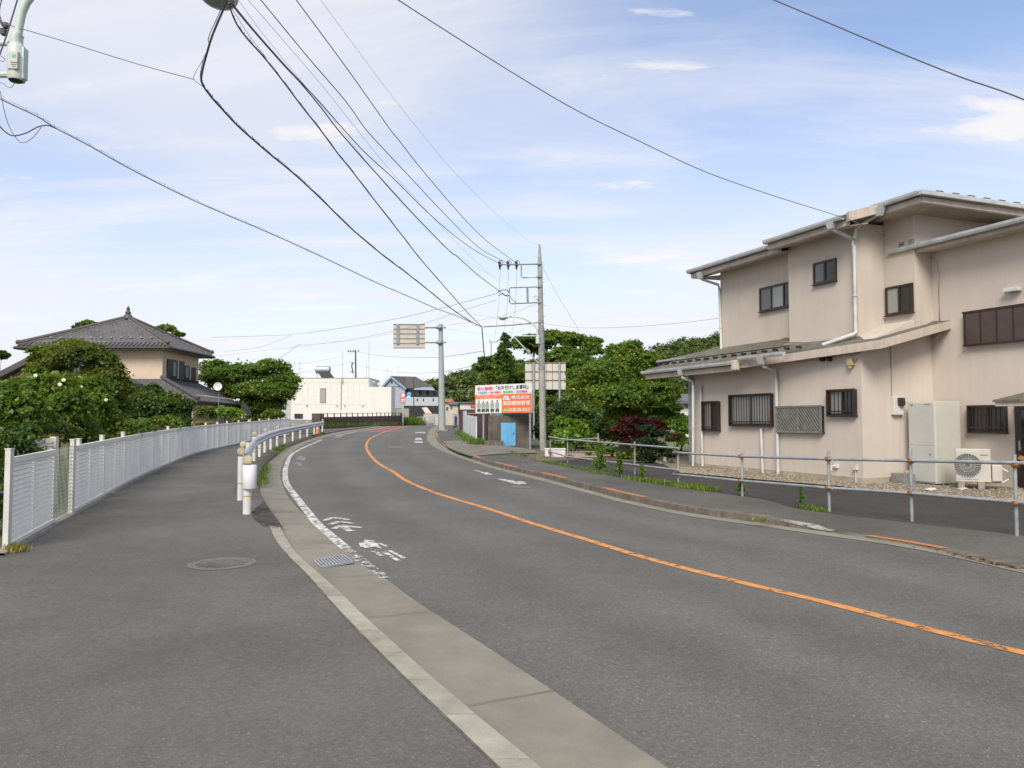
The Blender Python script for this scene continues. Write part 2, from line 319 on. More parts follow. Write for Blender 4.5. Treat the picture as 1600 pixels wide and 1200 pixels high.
# ------------------------------------------------------------ foliage
def foliage(name, blobs, n, size, m, parent=None, seed=1, spray=0.32, flat=0.55, per=26, fill=0.25, long=1.5, up=0.5, sub=7, core=0.86):
    """leaf-sized faces gathered in sprays over the shells of ellipsoid lobes; blobs = [(centre,(rx,ry,rz))]"""
    rg = np.random.default_rng(seed)
    if sub:
        nb = []
        for c, r in blobs:
            nb.append((c, tuple(q * core for q in r)))
            for _ in range(sub):
                dd = rg.normal(size=3); dd /= np.linalg.norm(dd); dd[2] = abs(dd[2]) * 1.0 if rg.random() < .75 else dd[2]; k = rg.uniform(.26, .48)
                nb.append((Vector((c[0] + dd[0] * r[0] * .8, c[1] + dd[1] * r[1] * .8, c[2] + dd[2] * r[2] * .8)), (r[0] * k, r[1] * k, r[2] * k * .85)))
        blobs = nb; spray = spray * 1.5
    w = np.array([b[1][0] * b[1][2] + b[1][1] * b[1][2] for b in blobs]); w = w / w.sum()
    ns = max(6, n // per); bi = rg.choice(len(blobs), ns, p=w)
    C = np.array([tuple(b[0]) for b in blobs])[bi]; Rr = np.array([tuple(b[1]) for b in blobs])[bi]
    d = rg.normal(size=(ns, 3)); d /= np.linalg.norm(d, axis=1)[:, None]
    d[:, 2] = np.where(d[:, 2] < -0.35, -d[:, 2] * 0.7, d[:, 2])
    rad = np.where(rg.random(ns) < fill, rg.uniform(0.25, 0.8, ns), rg.uniform(0.72, 1.22, ns))
    P = C + d * Rr * rad[:, None]
    srad = spray * Rr.mean(1) * rg.uniform(0.6, 1.3, ns)
    idx = np.repeat(np.arange(ns), per); k = len(idx)
    q = rg.normal(size=(k, 3)) * 0.55; q[:, 2] *= flat
    # sprays droop outward a little
    pos = P[idx] + q * srad[idx][:, None]; out = d[idx]
    hor = np.hypot(q[:, 0], q[:, 1]); pos[:, 2] -= hor * srad[idx] * 0.25
    nrm = out * 0.5 + rg.normal(size=(k, 3)) * 0.6; nrm[:, 2] += up; nrm /= np.linalg.norm(nrm, axis=1)[:, None]
    a = np.cross(nrm, rg.normal(size=(k, 3))); a /= np.linalg.norm(a, axis=1)[:, None]; b = np.cross(nrm, a)
    s = size * rg.uniform(0.6, 1.35, k)[:, None]
    V = np.stack([pos - a * s * long * 0.5, pos + b * s * 0.5, pos + a * s * long * 0.5, pos - b * s * 0.5], 1).reshape(-1, 3)
    tone_s = rg.uniform(0, 1, ns); tone = np.clip(tone_s[idx] * 0.6 + rg.uniform(0, 0.45, k) + q[:, 2] * 0.1, 0, 1)
    return leafmesh(name, V, tone, m, parent)
def leafmesh(name, V, tone, m, parent):
    k = len(V) // 4; me = bpy.data.meshes.new(name); o = bpy.data.objects.new(name, me); COL.objects.link(o)
    org = np.zeros(3)
    if parent is not None:
        o.parent = parent; q = parent
        while q is not None: org += np.array(q.location); q = q.parent
    else:
        org = np.array([V[:, 0].mean(), V[:, 1].mean(), V[:, 2].min()]); o.location = org
    V = V - org
    me.vertices.add(4 * k); me.vertices.foreach_set("co", V.astype(np.float32).ravel()); me.loops.add(4 * k); me.loops.foreach_set("vertex_index", np.arange(4 * k, dtype=np.int32))
    me.polygons.add(k); me.polygons.foreach_set("loop_start", np.arange(0, 4 * k, 4, dtype=np.int32)); me.polygons.foreach_set("loop_total", np.full(k, 4, dtype=np.int32))
    me.update(); at_ = me.attributes.new("tone", 'FLOAT', 'FACE'); at_.data.foreach_set("value", tone.astype(np.float32)); me.materials.append(m); me.update(); return o
def pblobs(lst, dz=0.8):         # lobes given as seen: (px, py, Y, half width px, half height px) -> real ellipsoids
    out = []
    for px, py, Y, rx, ry in lst:
        c = at(px, py, Y); k = Y / FPX; out.append((c, (rx * k, max(rx, ry) * k * dz, ry * k)))
    return out
def tree(name, label, cat, base, blobs, n, size, m, seed, trunk_r=0.15, group=None, **kw):
    t = thing(name, label, cat, base, group)
    foliage('crown', blobs, n, size, m, t, seed, **kw)
    mb = MB(); rnd = random.Random(seed); cs = [Vector(b[0]) for b in blobs]
    mid = sum(cs, Vector()) / len(cs); fork = Vector(base).lerp(Vector((mid.x, mid.y, mid.z)), 0.45)
    j = Vector((rnd.uniform(-.08, .08), rnd.uniform(-.08, .08), 0))
    mb.tube([Vector(base) - Vector((0, 0, .3)), Vector(base).lerp(fork, .5) + j, fork], [trunk_r * 1.25, trunk_r, trunk_r * .8], 10)
    for c in cs:
        h = fork.lerp(c, .55) + Vector((rnd.uniform(-.2, .2), rnd.uniform(-.2, .2), .1)) * (c - fork).length * .3
        mb.tube([fork, h, c], [trunk_r * .55, trunk_r * .34, trunk_r * .12], 7)
    mb.build('trunk', M_['bark'], t, smooth=True); return t
def blades(name, spots, n, h, m, parent=None, seed=1, wid=0.012, spread=0.12, kind=None, label=None, cat=None):
    rg = np.random.default_rng(seed); spots = np.array([tuple(s) for s in spots]); i = rg.integers(0, len(spots), n)
    p = spots[i].copy(); p[:, :2] += rg.normal(size=(n, 2)) * spread
    hh = h * rg.uniform(0.35, 1.2, n); a = rg.uniform(0, 2 * math.pi, n); lean = rg.uniform(0.05, 0.55, n) * hh
    w = wid * rg.uniform(0.6, 1.4, n); sx, sy = np.cos(a + 1.57) * w, np.sin(a + 1.57) * w
    mid = p + np.stack([np.cos(a) * lean * .35, np.sin(a) * lean * .35, hh * .6], 1); tip = p + np.stack([np.cos(a) * lean, np.sin(a) * lean, hh], 1)
    o = np.stack([sx, sy, np.zeros(n)], 1); V = np.stack([p, mid + o, tip, mid - o], 1).reshape(-1, 3)
    ob = leafmesh(name, V, rg.uniform(0, 1, n), m, parent); return ob
# ============================================================ SETTING
YS = yrange(-12, 118)
kl = Curve([(421,822),(430,843),(448,866),(480,898),(518,941),(574,1000),(640,1066),(700,1123),(780,1200)], 0)
kr = Curve([(437,822),(447,841),(466,868),(498,896),(538,932),(570,964),(610,1000),(710,1089),(845,1200)], 0)
apl = Curve([(616,663.5),(590,666),(560,670.5),(530,674.5),(510.6,678.5),(490,684),(462,694),(445,702),(428,715),(415,726),(407.5,741),(405,757),(404.5,769),(411,782.5),(422.5,801),(432,814),(447,838),(466,866),(498,894),(538,930),(570,962),(610,998),(710,1087),(845,1200)], -0.05)
apr = Curve([(608,665),(580,669),(545,675),(518,680.5),(490,688.5),(470,697),(452.5,709),(439,730),(437.5,745),(442,760),(452.5,780.6),(471,801),(499,825.6),(542.5,863),(566,884),(600,904),(640,934),(680,960),(720,986),(850,1072),(1040,1200)], -0.088)
rk = Curve([(692,664),(684,668),(681.5,674),(680.5,683),(685,691),(694,698.5),(710,706.5),(730,715),(775,730),(842.5,746),(910,764),(1000,787),(1094,805),(1180,817),(1277.5,831),(1405,850),(1600,890)], -0.09)
rg_ = Curve([(684,665),(676,668.5),(669,677),(667,684),(671,692),(680,699),(705,710),(738,722),(780,735),(842,750.5),(910,768.5),(1000,791.5),(1094,809.5),(1180,821.5),(1277,835.5),(1405,854),(1600,896)], -0.09)
xsr = Curve([(716,663.5),(719,675),(740,685),(788,699),(818,711),(842,721),(887.5,730),(940,741),(998,752),(1127,771),(1180,778),(1262,797.5),(1412,816),(1600,837)], 0.02)
xf = Curve([(452,680),(410,687),(375,693.5),(340,701),(312,707.5),(250,732),(215,747.5),(165,775),(116,802.5),(89,817),(17.5,857.5)], 0)
gl = Curve([(375.6,781.6),(379,757),(387,738),(397,720.6),(405.6,714),(413.7,707.5),(423,702.4),(433,697),(445,693),(457.6,689),(469,685.4),(480,682.4),(491,679.4),(503.7,675.5)], 0, ext0=None)
def poly(name, pts, dz, m_, kind='structure'):
    m = MB(); P = [G(a, b, dz) for a, b in pts]; m.add(P, [tuple(range(len(P)))])
    o = m.build(name, m_); bm = bmesh.new(); bm.from_mesh(o.data); bmesh.ops.triangulate(bm, faces=bm.faces)
    for f in bm.faces:
        if f.normal.z < 0: f.normal_flip()
    bm.to_mesh(o.data); bm.free(); return tag(o, kind=kind)
YK0 = G(421, 822, 0).y     # kerb stones end here
YFE = G(452, 680, 0).y
# ground
rows = []
gy = list(np.linspace(-60, 0, 6)) + list(np.linspace(8, 90, 24)) + [110, 140, 200, 300, 500, 900, 1500]
gx = [-900, -500, -250, -120, -70] + list(np.linspace(-50, 50, 31)) + [70, 120, 250, 500, 900]
for y in gy: rows.append([(x, y, T(y) - 0.14) for x in gx])
tag(sheet(rows).build('ground', M_['ground']), kind='structure')
# road, gutter apron, kerbs, walkways
ysn = yrange(-12, 118)
ro = tag(strip(apr, lambda y: rg_(y), ysn, -0.09, -0.09, 15).build('road', M_['road']), kind='structure')
uv = ro.data.uv_layers.new(name='UVMap')
for l in ro.data.loops: uv.data[l.index].uv = ((l.vertex_index % 15) / 14, (l.vertex_index // 15) * .1)
tag(strip(lambda y: (kr(y) - 0.02 if y < YK0 else apl(y) - 0.02), lambda y: apr(y) + 0.01, ysn, -0.05, -0.086, 4).build('gutter_apron', M_['apron']), kind='structure')
tag(strip(lambda y: rg_(y) - 0.01, lambda y: rk(y) + 0.06, ysn, -0.084, -0.078, 3).build('right_gutter', M_['apron']), kind='structure')
def wl(y):
    return xf(y) - 0.08 if y < YFE + 2 else xf(YFE + 2) - 0.08 + (xf(YFE+2)-xf(YFE-2))/4*(y - YFE - 2)
def wr(y):
    a = kl(y) + 0.01; b = apl(y) - 0.0
    t = min(1, max(0, (y - YK0 - 0.05) / 0.6)); return a * (1 - t) + b * t
tag(strip(lambda y: wl(y) if y > 9.2 else wl(9.2) + (y - 9.2) * 0.45 - (9.2 - y) * 0.9, wr, ysn, 0.0, 0.0, 8).build('walkway', M_['walk']), kind='structure')
m = MB()     # edge face of the walkway above the apron where there is no kerb stone
for a, b in zip(ysn[:-1], ysn[1:]):
    m.quad(tp(wr(a), a, 0), tp(wr(b), b, 0), tp(wr(b) + .03, b, -.09), tp(wr(a) + .03, a, -.09))
tag(m.build('walkway_edge', M_['kerb_old']), kind='structure')
tag(strip(lambda y: gl(y) - .16, lambda y: apl(y) - .01, [y for y in yrange(G(404,770).y, G(503,676).y)], .006, .004, 3).build('verge_dirt', mat('verge_dirt', (.10, .088, .065), .95, .3, 2.5, .5, 30)), kind='structure')
poly('dirt_patch', [(392,800),(412,782),(424,801),(436,815),(441,823),(425,824),(412,822),(398,812)], .005, mat('dark_damp_dirt', (.06, .052, .042), .95, .3, 3, .3, 30, alpha_wear=(5, .42)))
# left kerb stones
m = MB(); y = -8.0; 
def lstone(y0, y1):
    a0, b0, a1, b1 = kl(y0), kr(y0), kl(y1), kr(y1)
    m.hexa([tp(a0, y0, -.12), tp(b0 + .02, y0, -.12), tp(b1 + .02, y1, -.12), tp(a1, y1, -.12)], [tp(a0, y0, .004), tp(b0, y0, .004), tp(b1, y1, .004), tp(a1, y1, .004)])
while y < YK0 - .1:
    l = 0.53; y1 = min(y + l, YK0); m.cur = random.Random(int(y * 7)).choice((0, 0, 1, 2)); lstone(y + 0.006, y1 - 0.006); y = y1
tag(m.build('left_kerb', [M_['kerb'], M_['kerb_b'], M_['kerb_c']]), kind='structure')
# apron joints
m = MB()
for px, py in ((470, 852), (537, 905), (610, 968), (750, 1107), (412, 735), (425, 800)):
    y = G(px, py, -.06).y
    sk = .5 * (apr(y) - apl(y)) * (1 if y < 11 else .2); a, b = apl(y), apr(y + sk); q0, q1 = tp(a, y, -.042), tp(b, y + sk, -.078); q0.z += .001; m.quad(q0, q1, q1 + Vector((0, .008, 0)), q0 + Vector((0, .008, 0)))
for ya_, yb_ in zip(ysn[:-1], ysn[1:]):
    if yb_ < YK0: m.quad(tp(kl(ya_) - .014, ya_, .0035), tp(kl(ya_) + .004, ya_, .0045), tp(kl(yb_) + .004, yb_, .0045), tp(kl(yb_) - .014, yb_, .0035))
tag(m.build('apron_joints', M_['joint']), kind='structure')
# right kerb: real step, lowered at driveways
def kh(y):
    pts = [(-20, .03), (G(1405,850).y, .03), (G(1180,816).y - .3, .03), (G(1120,808).y, .12), (G(737,714).y, .12), (G(715,708).y, .045), (G(690,697).y, .05), (60, .08), (130, .1)]
    for (a, u), (b, v) in zip(pts[:-1], pts[1:]):
        if a <= y <= b: return u + (v - u) * (y - a) / (b - a)
    return .03
def dzk(y): return -0.09 + kh(y)
ysk = sorted(set(yrange(-12, 118) + [G(1180,816).y - .3, G(1120,808).y, G(737,714).y, G(715,708).y]))
rows = [[tp(rk(y), y, -.1), tp(rk(y) + .02, y, dzk(y) - .012), tp(rk(y) + .035, y, dzk(y)), tp(rk(y) + .17, y, dzk(y) + .004)] for y in ysk]
tag(sheet(rows).build('right_kerb', M_['kerb_old']), kind='structure')
m = MB()
y = 5.0
while y < 60:
    m.quad(tp(rk(y) - .002, y, -.09), tp(rk(y) + .018, y, dzk(y) - .010), tp(rk(y) + .018, y + .012, dzk(y) - .010), tp(rk(y) - .002, y + .012, -.09))
    m.quad(tp(rk(y) + .03, y, dzk(y) + .003), tp(rk(y) + .17, y, dzk(y) + .006), tp(rk(y) + .17, y + .012, dzk(y) + .006), tp(rk(y) + .03, y + .012, dzk(y) + .003)); y += .6
tag(m.build('kerb_joints', M_['joint']), kind='structure')
rows = [[tp(rk(y) + .165 + (xsr(y) - rk(y) - .165) * i / 6, y, (dzk(y) + .002) * (1 - i / 6) + .02 * i / 6) for i in range(7)] for y in ysk]
tag(sheet(rows).build('right_sidewalk', M_['walk2']), kind='structure')
# orange paint on the right kerb top
m = MB()
def kerbpaint(p0, p1):
    y0, y1 = sorted((G(*p0, .02).y, G(*p1, .02).y)); n = max(2, int((y1 - y0) / .4)); ys = [y0 + (y1 - y0) * i / n for i in range(n + 1)]
    for a, b in zip(ys[:-1], ys[1:]):
        m.quad(tp(rk(a) + .03, a, dzk(a) + .007), tp(rk(a) + .155, a, dzk(a) + .010), tp(rk(b) + .155, b, dzk(b) + .010), tp(rk(b) + .03, b, dzk(b) + .007))
for p0, p1 in (((681,681),(682,676)),((687,692),(697,699)),((705,704),(718,709)),((737,712),(753,717)),((777,723),(805,731)),((842,739),(884,748)),((946,763),(1022,778)),((1277,828),(1405,847))): kerbpaint(p0, p1)
tag(m.build('kerb_paint', M_['orange_kerb']), kind='structure')
# left kerb beyond the guard rail, with its paint
y0 = G(512, 678).y
rows = [[tp(apl(y) + .05, y, -.07), tp(apl(y), y, .05), tp(apl(y) - .18, y, .055)] for y in yrange(y0, 117)]
tag(sheet(rows).build('far_left_kerb', M_['kerb_old']), kind='structure')
rows = [[tp(apl(y) - .17, y, .05), tp(wl(y), y, .03)] for y in yrange(y0 + .5, 117)]
tag(sheet(rows).build('far_left_walkway', M_['walk2']), kind='structure')
m = MB()
for a, b in (((519, 677), (533, 673)), ((545, 672), (556, 670))):
    ya, yb = sorted((G(*a, 0).y, G(*b, 0).y)); m.quad(tp(apl(ya) + .055, ya, -.05), tp(apl(ya) - .16, ya, .062), tp(apl(yb) - .16, yb, .062), tp(apl(yb) + .055, yb, -.05))
tag(m.build('far_kerb_paint', M_['orange_kerb']), kind='structure')
# painted lines -----------------------------------------------------------
def smooth(pts, n=6):
    pts = [Vector((a, b, 0)) for a, b in pts]; out = []
    for i in range(len(pts) - 1):
        p0 = pts[max(i - 1, 0)]; p1 = pts[i]; p2 = pts[i + 1]; p3 = pts[min(i + 2, len(pts) - 1)]
        for k in range(n):
            t = k / n; q = 0.5 * ((2 * p1) + (p2 - p0) * t + (2 * p0 - 5 * p1 + 4 * p2 - p3) * t * t + (3 * p1 - p0 - 3 * p2 + p3) * t ** 3); out.append((q.x, q.y))
    out.append((pts[-1].x, pts[-1].y)); return out
def ribbon(pts3, w):
    m = MB(); L_ = []
    for i, p in enumerate(pts3):
        t = (pts3[min(i + 1, len(pts3) - 1)] - pts3[max(i - 1, 0)]); t.z = 0; t.normalize(); n = Vector((-t.y, t.x, 0)); L_.append([p + n * w / 2, p - n * w / 2])
    return sheet(L_)
ol = Curve([(650,664),(623,669),(603.5,674),(589,680),(577.5,686),(573.5,692),(572.5,699),(576,707),(583,716),(596,727),(611,735),(640,753.6),(685,771.6),(766,796),(842.5,821),(932.5,848),(1000,869),(1150,908),(1322.5,949),(1450,983),(1600,1020)], -0.086, ext0=None)
ys = yrange(1.0, 108)
tag(ribbon([tp(ol(y), y, -.085) for y in ys], .125).build('centre_line', M_['orange']), kind='structure')
wlc = Curve([(613,665),(560,674),(527,680.5),(506,686),(488,693.5),(471,701),(456,710),(448.5,724),(445.5,741),(448,756),(460,773),(479,797.5),(497.5,820),(522,841),(560,872),(600,902),(650,937)], -0.086, ext0=None)
ya = G(540, 856, -.086).y; yb = G(504, 687, -.086).y
tag(ribbon([tp(wlc(y), y, -.084) for y in yrange(ya, yb) if y <= yb], .14).build('edge_line', M_['white_line']), kind='structure')
tag(ribbon([tp(wlc(y), y, -.084) for y in yrange(G(602, 903, -.086).y, ya)], .13).build('worn_edge_line', M_['white_worn']), kind='structure')
tag(ribbon([tp(wlc(y), y, -.084) for y in yrange(G(524, 681, -.086).y, 112)], .16).build('far_edge_line', M_['white_line']), kind='structure')
def marks(name, polys, lines, m_, dz=-.083):
    m = MB()
    for p in polys: m.add([G(a, b, dz) for a, b in p], [tuple(range(len(p)))])
    for pts, w in lines:
        for (a, b), (c, d) in zip(pts[:-1], pts[1:]):
            P, Q = G(a, b, dz), G(c, d, dz); t = (Q - P); t.z = 0; t.normalize(); n = Vector((-t.y, t.x, 0)) * w / 2; m.quad(P - n, P + n, Q + n, Q - n)
    return tag(m.build(name, m_), kind='structure')
c5 = lambda pts: [(400 + a / 5, 760 + b / 5) for a, b in pts]
marks('lane_chevrons', [c5([(675,300),(775,345),(715,352),(655,318)])], [(c5([(527,266),(605,243),(730,261)]), .10), (c5([(575,297),(650,273),(765,288)]), .10), (c5([(608,330),(665,305),(820,322)]), .10)], M_['white_line'])
marks('cycle_symbol', [c5([(822,462),(850,415),(925,425),(985,485),(930,472),(850,480)])], [(c5([(822,440),(835,470)]), .07), (c5([(915,505),(990,540)]), .07), (c5([(1000,510),(1112,578)]), .06), (c5([(1040,500),(1160,560),(1130,562)]), .05), (c5([(940,435),(1030,470)]), .05)], M_['white_line'])
marks('right_lane_marks', [[(776,748),(788,748.5),(800,752),(820,753),(812,757),(798,754.5)]], [([(740,734),(752,737.5),(764,741)], .10), ([(756,738),(765,741.5)], .2), ([(797,750),(806,754)], .10), ([(812,752),(819,756)], .14)], M_['white_line'])
marks('far_lane_marks', [[(650,684),(658,684),(660,687.5),(648,687.5)], [(648,689.5),(661,689.5),(660,692),(647,692)], [(654,674.8),(665,675.2),(664,677),(646,676.4)]], [], M_['white_line'])
marks('pale_patch', [[(607,697.6),(630,697.8),(628,699.6),(608,699.4)], [(798,758),(828,760),(830,763),(800,762)]], [], M_['iron'], -.084)
marks('stop_line', [], [([(576,674.4),(663,672.6)], .3), ([(662,676.5),(674,671),(684,668)], .18)], M_['white_line'])
yr0 = G(590, 674.2, -.086).y
tag(strip(lambda y: wlc(y) + .12, lambda y: ol(y) - .10, yrange(yr0, 118), -.0865, -.0865, 3).build('red_surface', M_['red']), kind='structure')
tag(ribbon([tp(ol(y), y, -.083) for y in yrange(yr0, 118)], .16).build('far_centre_line', M_['orange']), kind='structure')
marks('left_lane_bicycle', [[(465,713),(477,713.5),(477.5,719),(460,717.5)]], [([(462,725),(466,722.5),(470,728)], .12)], M_['white_worn'])
marks('kerbside_marks', [], [([(520,685),(533,680.5)], .18), ([(527,684),(540,679)], .16)], M_['white_worn'])
# driveway apron and gravel and forecourt
M_['drive'] = mat('driveway_concrete', (0.185, 0.17, 0.14), 0.9, 0.2, 1.5, 0.2, 60)
poly('driveway', [(692,689),(740,687),(790,696),(836,703),(838,708),(800,708),(735,712.5),(715,706),(700,699)], .034, M_['drive'])
M_['gravel'] = mat('gravel_bed', (0.22, 0.18, 0.13), 0.95, 0.45, 14, 1.0, 60, col2=(0.12, 0.10, 0.07))
poly('forecourt', [(842,721.5),(887.5,730.5),(940,741.5),(998,752.5),(1127,771.5),(1180,778.5),(1262,798),(1412,816.5),(1600,837.5),(2200,905),(2600,800),(1581,762),(1425,752),(1295,740),(1162,733),(1060,727),(1000,722),(943,717),(924,716)], .012, M_['court'])
poly('gravel_bed', [(1060,738),(1110,742),(1162,747),(1230,753),(1295,758),(1360,764),(1425,772),(1500,776),(1581,783),(1700,790),(1700,745),(1400,725),(1200,715),(1040,712),(1030,722)], .03, M_['gravel'])
poly('bare_earth', [(838,704),(1000,699),(1060,708),(1062,722),(1000,728),(960,722),(943,724),(924,721.5),(890,724),(842,720.5),(800,708)], .005, M_['soil'])
poly('garden_lawn', [(900,690),(1090,690),(1090,706),(1000,700),(900,698)], -.02, mat('lawn', (0.16, 0.2, 0.05), 0.95, 0.3, 3))
poly('sand_pile_ground', [(880,707),(905,705),(960,706),(1000,710),(960,715),(900,714)], .02, mat('sand', (0.40, 0.30, 0.19), 0.95, 0.2, 5))
yb0, yb1 = G(1275, 829, -.05).y, G(1205, 818, -.05).y
tag(sheet([[tp(rk(y) + .01, y, dzk(y) + .004), tp(rk(y) + .10 , y, dzk(y) + .016), tp(rk(y) + .22 + .05 * math.sin(y * 9), y, dzk(y) + .008)] for y in [yb0 + (yb1 - yb0) * i / 16 for i in range(17)]]).build('broken_kerb_patch', mat('pale_rubble', (.36, .34, .30), .9, .3, 12, .6, 40, alpha_wear=(7, .42))), kind='structure')
# manholes and grate
def manhole(name, label, px, py, r, dz, rim):
    c = G(px, py, dz); t = thing(name, label, 'manhole cover', c); sl = 0.011
    m = MB(); n = 40; ring = lambda rr, z: [Vector((c.x + rr * math.cos(2*math.pi*i/n), c.y + rr * math.sin(2*math.pi*i/n), c.z + z + sl * rr * math.sin(2*math.pi*i/n))) for i in range(n)]
    a, b = ring(r * 1.12, .003), ring(r, .006); m.add(a + b, [(i, (i+1) % n, n + (i+1) % n, n + i) for i in range(n)]); m.build('rim', rim, t)
    m = MB(); m.add(ring(r * .985, .005), [tuple(range(n))])
    for k in range(-6, 7):
        h = math.sqrt(max(0, (r * .86) ** 2 - (k * r * .13) ** 2)); m.box((c.x + k * r * .13, c.y, c.z + .007), (.02, 2 * h, .006))
    m.build('cover', M_['iron'], t)
manhole('manhole_cover', 'round iron manhole cover flush in the left walkway asphalt', 347, 880.5, .31, 0.002, mat('manhole_rim', (.17, .16, .14), .8, .2, 8))
manhole('manhole_cover', 'oval-looking concrete access cover set in the right-hand sidewalk', 935, 753.5, .42, 0.012, M_['concrete'])
c = [G(491, 877.5, -.06), G(536, 869, -.068), G(551, 880, -.072), G(502, 888.5, -.064)]
t = thing('drain_grate', 'slotted steel drain grate in the concrete gutter beside the left kerb', 'drain grate', c[0])
m = MB(); m.add([p + Vector((0, 0, -.0)) for p in c], [(0, 1, 2, 3)]); m.build('pit', M_['dark'], t)
m = MB()
for i in range(11):
    a = c[0].lerp(c[1], i / 10); b = c[3].lerp(c[2], i / 10); m.box((a + b) / 2 + Vector((0, 0, .012)), ((b - a).length, .022, .018), ((b - a).normalized(), (c[1] - c[0]).normalized(), Vector((0, 0, 1))))
for a, b in ((c[0], c[1]), (c[3], c[2])):
    m.box((a + b) / 2 + Vector((0, 0, .012)), ((b - a).length, .03, .02), ((b - a).normalized(), (c[3] - c[0]).normalized(), Vector((0, 0, 1))))
m.build('bars', M_['steel'], t)
tag(sheet([[Vector(((px - 800) / 1200 * Y, Y, T(Y) - .09)) for px in (626, 660, 690, 712)] for Y in (117.9, 128, 140)]).build('far_road', M_['road']), kind='structure')
# kerbside leaf litter
rg = np.random.default_rng(4); V = []
for i in range(110):
    y = rg.normal(G(1500,868).y, .35); x = rk(y) - rg.uniform(-.02, .12); p = np.array(tp(x, y, -.07)); s = rg.uniform(.012, .04); a = rg.uniform(0, 6.28)
    d = np.array([math.cos(a), math.sin(a), rg.uniform(-.3, .3)]) * s; e = np.array([-math.sin(a), math.cos(a), rg.uniform(-.3, .3)]) * s * .5; V += [p - d, p + e, p + d, p - e]
o = leafmesh('leaf_litter', np.array(V), rg.uniform(0, 1, 110), leafmat('dry_leaf', (0.10, 0.05, 0.03), (0.25, 0.15, 0.08)), None); tag(o, 'brown dry leaves gathered against the right kerb', 'leaf litter', kind='stuff')

# ============================================================ LOUVRE FENCE
fz = G(17.5, 857.5); fl = thing('louvre_fence', 'long white louvred fence with square posts curving along the left walkway', 'fence', fz)
UP = Vector((0, 0, 1))
def louvre(a, b, z0, z1, parent, n=15, name='louvre_panel', mt=None):
    """panel of tilted slats between ground points a and b"""
    m = MB(); d = (b - a); L = Vector((d.x, d.y, 0)).length; ax = d.normalized(); nn = Vector((-ax.y, ax.x, 0)).normalized()
    mid = (a + b) / 2; h = z1 - z0
    for k in range(n):
        z = z0 + .05 + (h - .1) * (k + .5) / n; sh = (h - .1) / n
        tilt = math.radians(24); u = (UP * math.cos(tilt) + nn * math.sin(tilt))
        m.box(mid + UP * z, (L - .04, .006, sh * .895), (ax, u.cross(ax).normalized(), u))
    for z, w in ((z1 - .03, .07), (z0 + .025, .05)): m.box(mid + UP * z, (L, .05, w), (ax, nn, UP))
    for q in (0.012, .5, .988): m.box(a.lerp(b, q) + UP * (z0 + h / 2) + nn * 0.012, (.022, .03, h - .03), (ax, nn, UP))
    return m.build(name, mt or M_['fence'], parent)
fpx = [(116,802.5),(129,795),(165,775),(197,757)] ; 
fxs = [116,165,197,221,241,266,286,304,324,342,357,375,391,407,422,437,452]
def fence_y(px):
    lo, hi = 5., 60.
    for _ in range(50):
        md = (lo + hi) / 2; x = xf(md)
        if 800 + FPX * x / md < px: lo = md
        else: hi = md
    return (lo + hi) / 2
def fpost(x, y, h=1.17):
    m = MB(); p = tp(x, y); m.box(p + UP * (h / 2), (.065, .065, h)); m.box(p + UP * (h + .008), (.075, .075, .016)); return m.build('post', M_['post'], fl)
ya0, ya1, ya2 = fence_y(17.5), fence_y(88), fence_y(116)
fpost(xf(ya0), ya0, 1.18); fpost(xf(ya2), ya2, 1.18)
louvre(tp(xf(ya0), ya0), tp(xf(ya1), ya1), .04, 1.08, fl, 16)
# wire mesh infill between the two runs
m = MB(); a, b = tp(xf(ya1), ya1), tp(xf(ya2), ya2)
for i in range(15): p = a.lerp(b, i / 14); m.box(p + UP * .57, (.006, .006, 1.04))
for i in range(19): z = .05 + i * 1.04 / 18; m.box((a + b) / 2 + UP * z, ((b - a).length, .006, .006), ((b - a).normalized(), Vector((0, 0, 1)).cross((b - a).normalized()), UP))
m.build('wire_mesh', mat('green_mesh', (0.34, 0.38, 0.30), .5, .1), fl)
yy = [fence_y(p) for p in fxs]
for i in range(len(yy) - 1):
    a, b = tp(xf(yy[i]), yy[i]), tp(xf(yy[i + 1]), yy[i + 1]); louvre(a, b, .04, 1.08, fl, 15)
    if i: fpost(xf(yy[i]) - .05, yy[i])
fpost(xf(yy[-1]), yy[-1], 1.2)
xm = fence_y(129); fpost(xf(xm) - .05, xm)
m = MB()
ys = [ya0 - .3 + (yy[-1] - ya0 + .3) * i / 60 for i in range(61)]
rows = [[tp(xf(y) - .09, y, -.15), tp(xf(y) - .09, y, .035), tp(xf(y) + .07, y, .035), tp(xf(y) + .09, y, -.02)] for y in ys]
sheet(rows).build('footing', M_['concrete'], fl)
gp = thing('fence_return_panel', 'short white louvred gate panel set back behind the mesh gap of the left fence', 'gate', tp(xf(ya1) - .1, ya1 + .2))
louvre(at(40, 745, 12.2) * 1.0, at(86, 738, 12.6) * 1.0, .02, .56, gp, 6)
m = MB(); p = at(84, 735, 12.6); m.box(p + UP * .0, (.09, .09, 1.1)); m.build('post', M_['post'], gp)
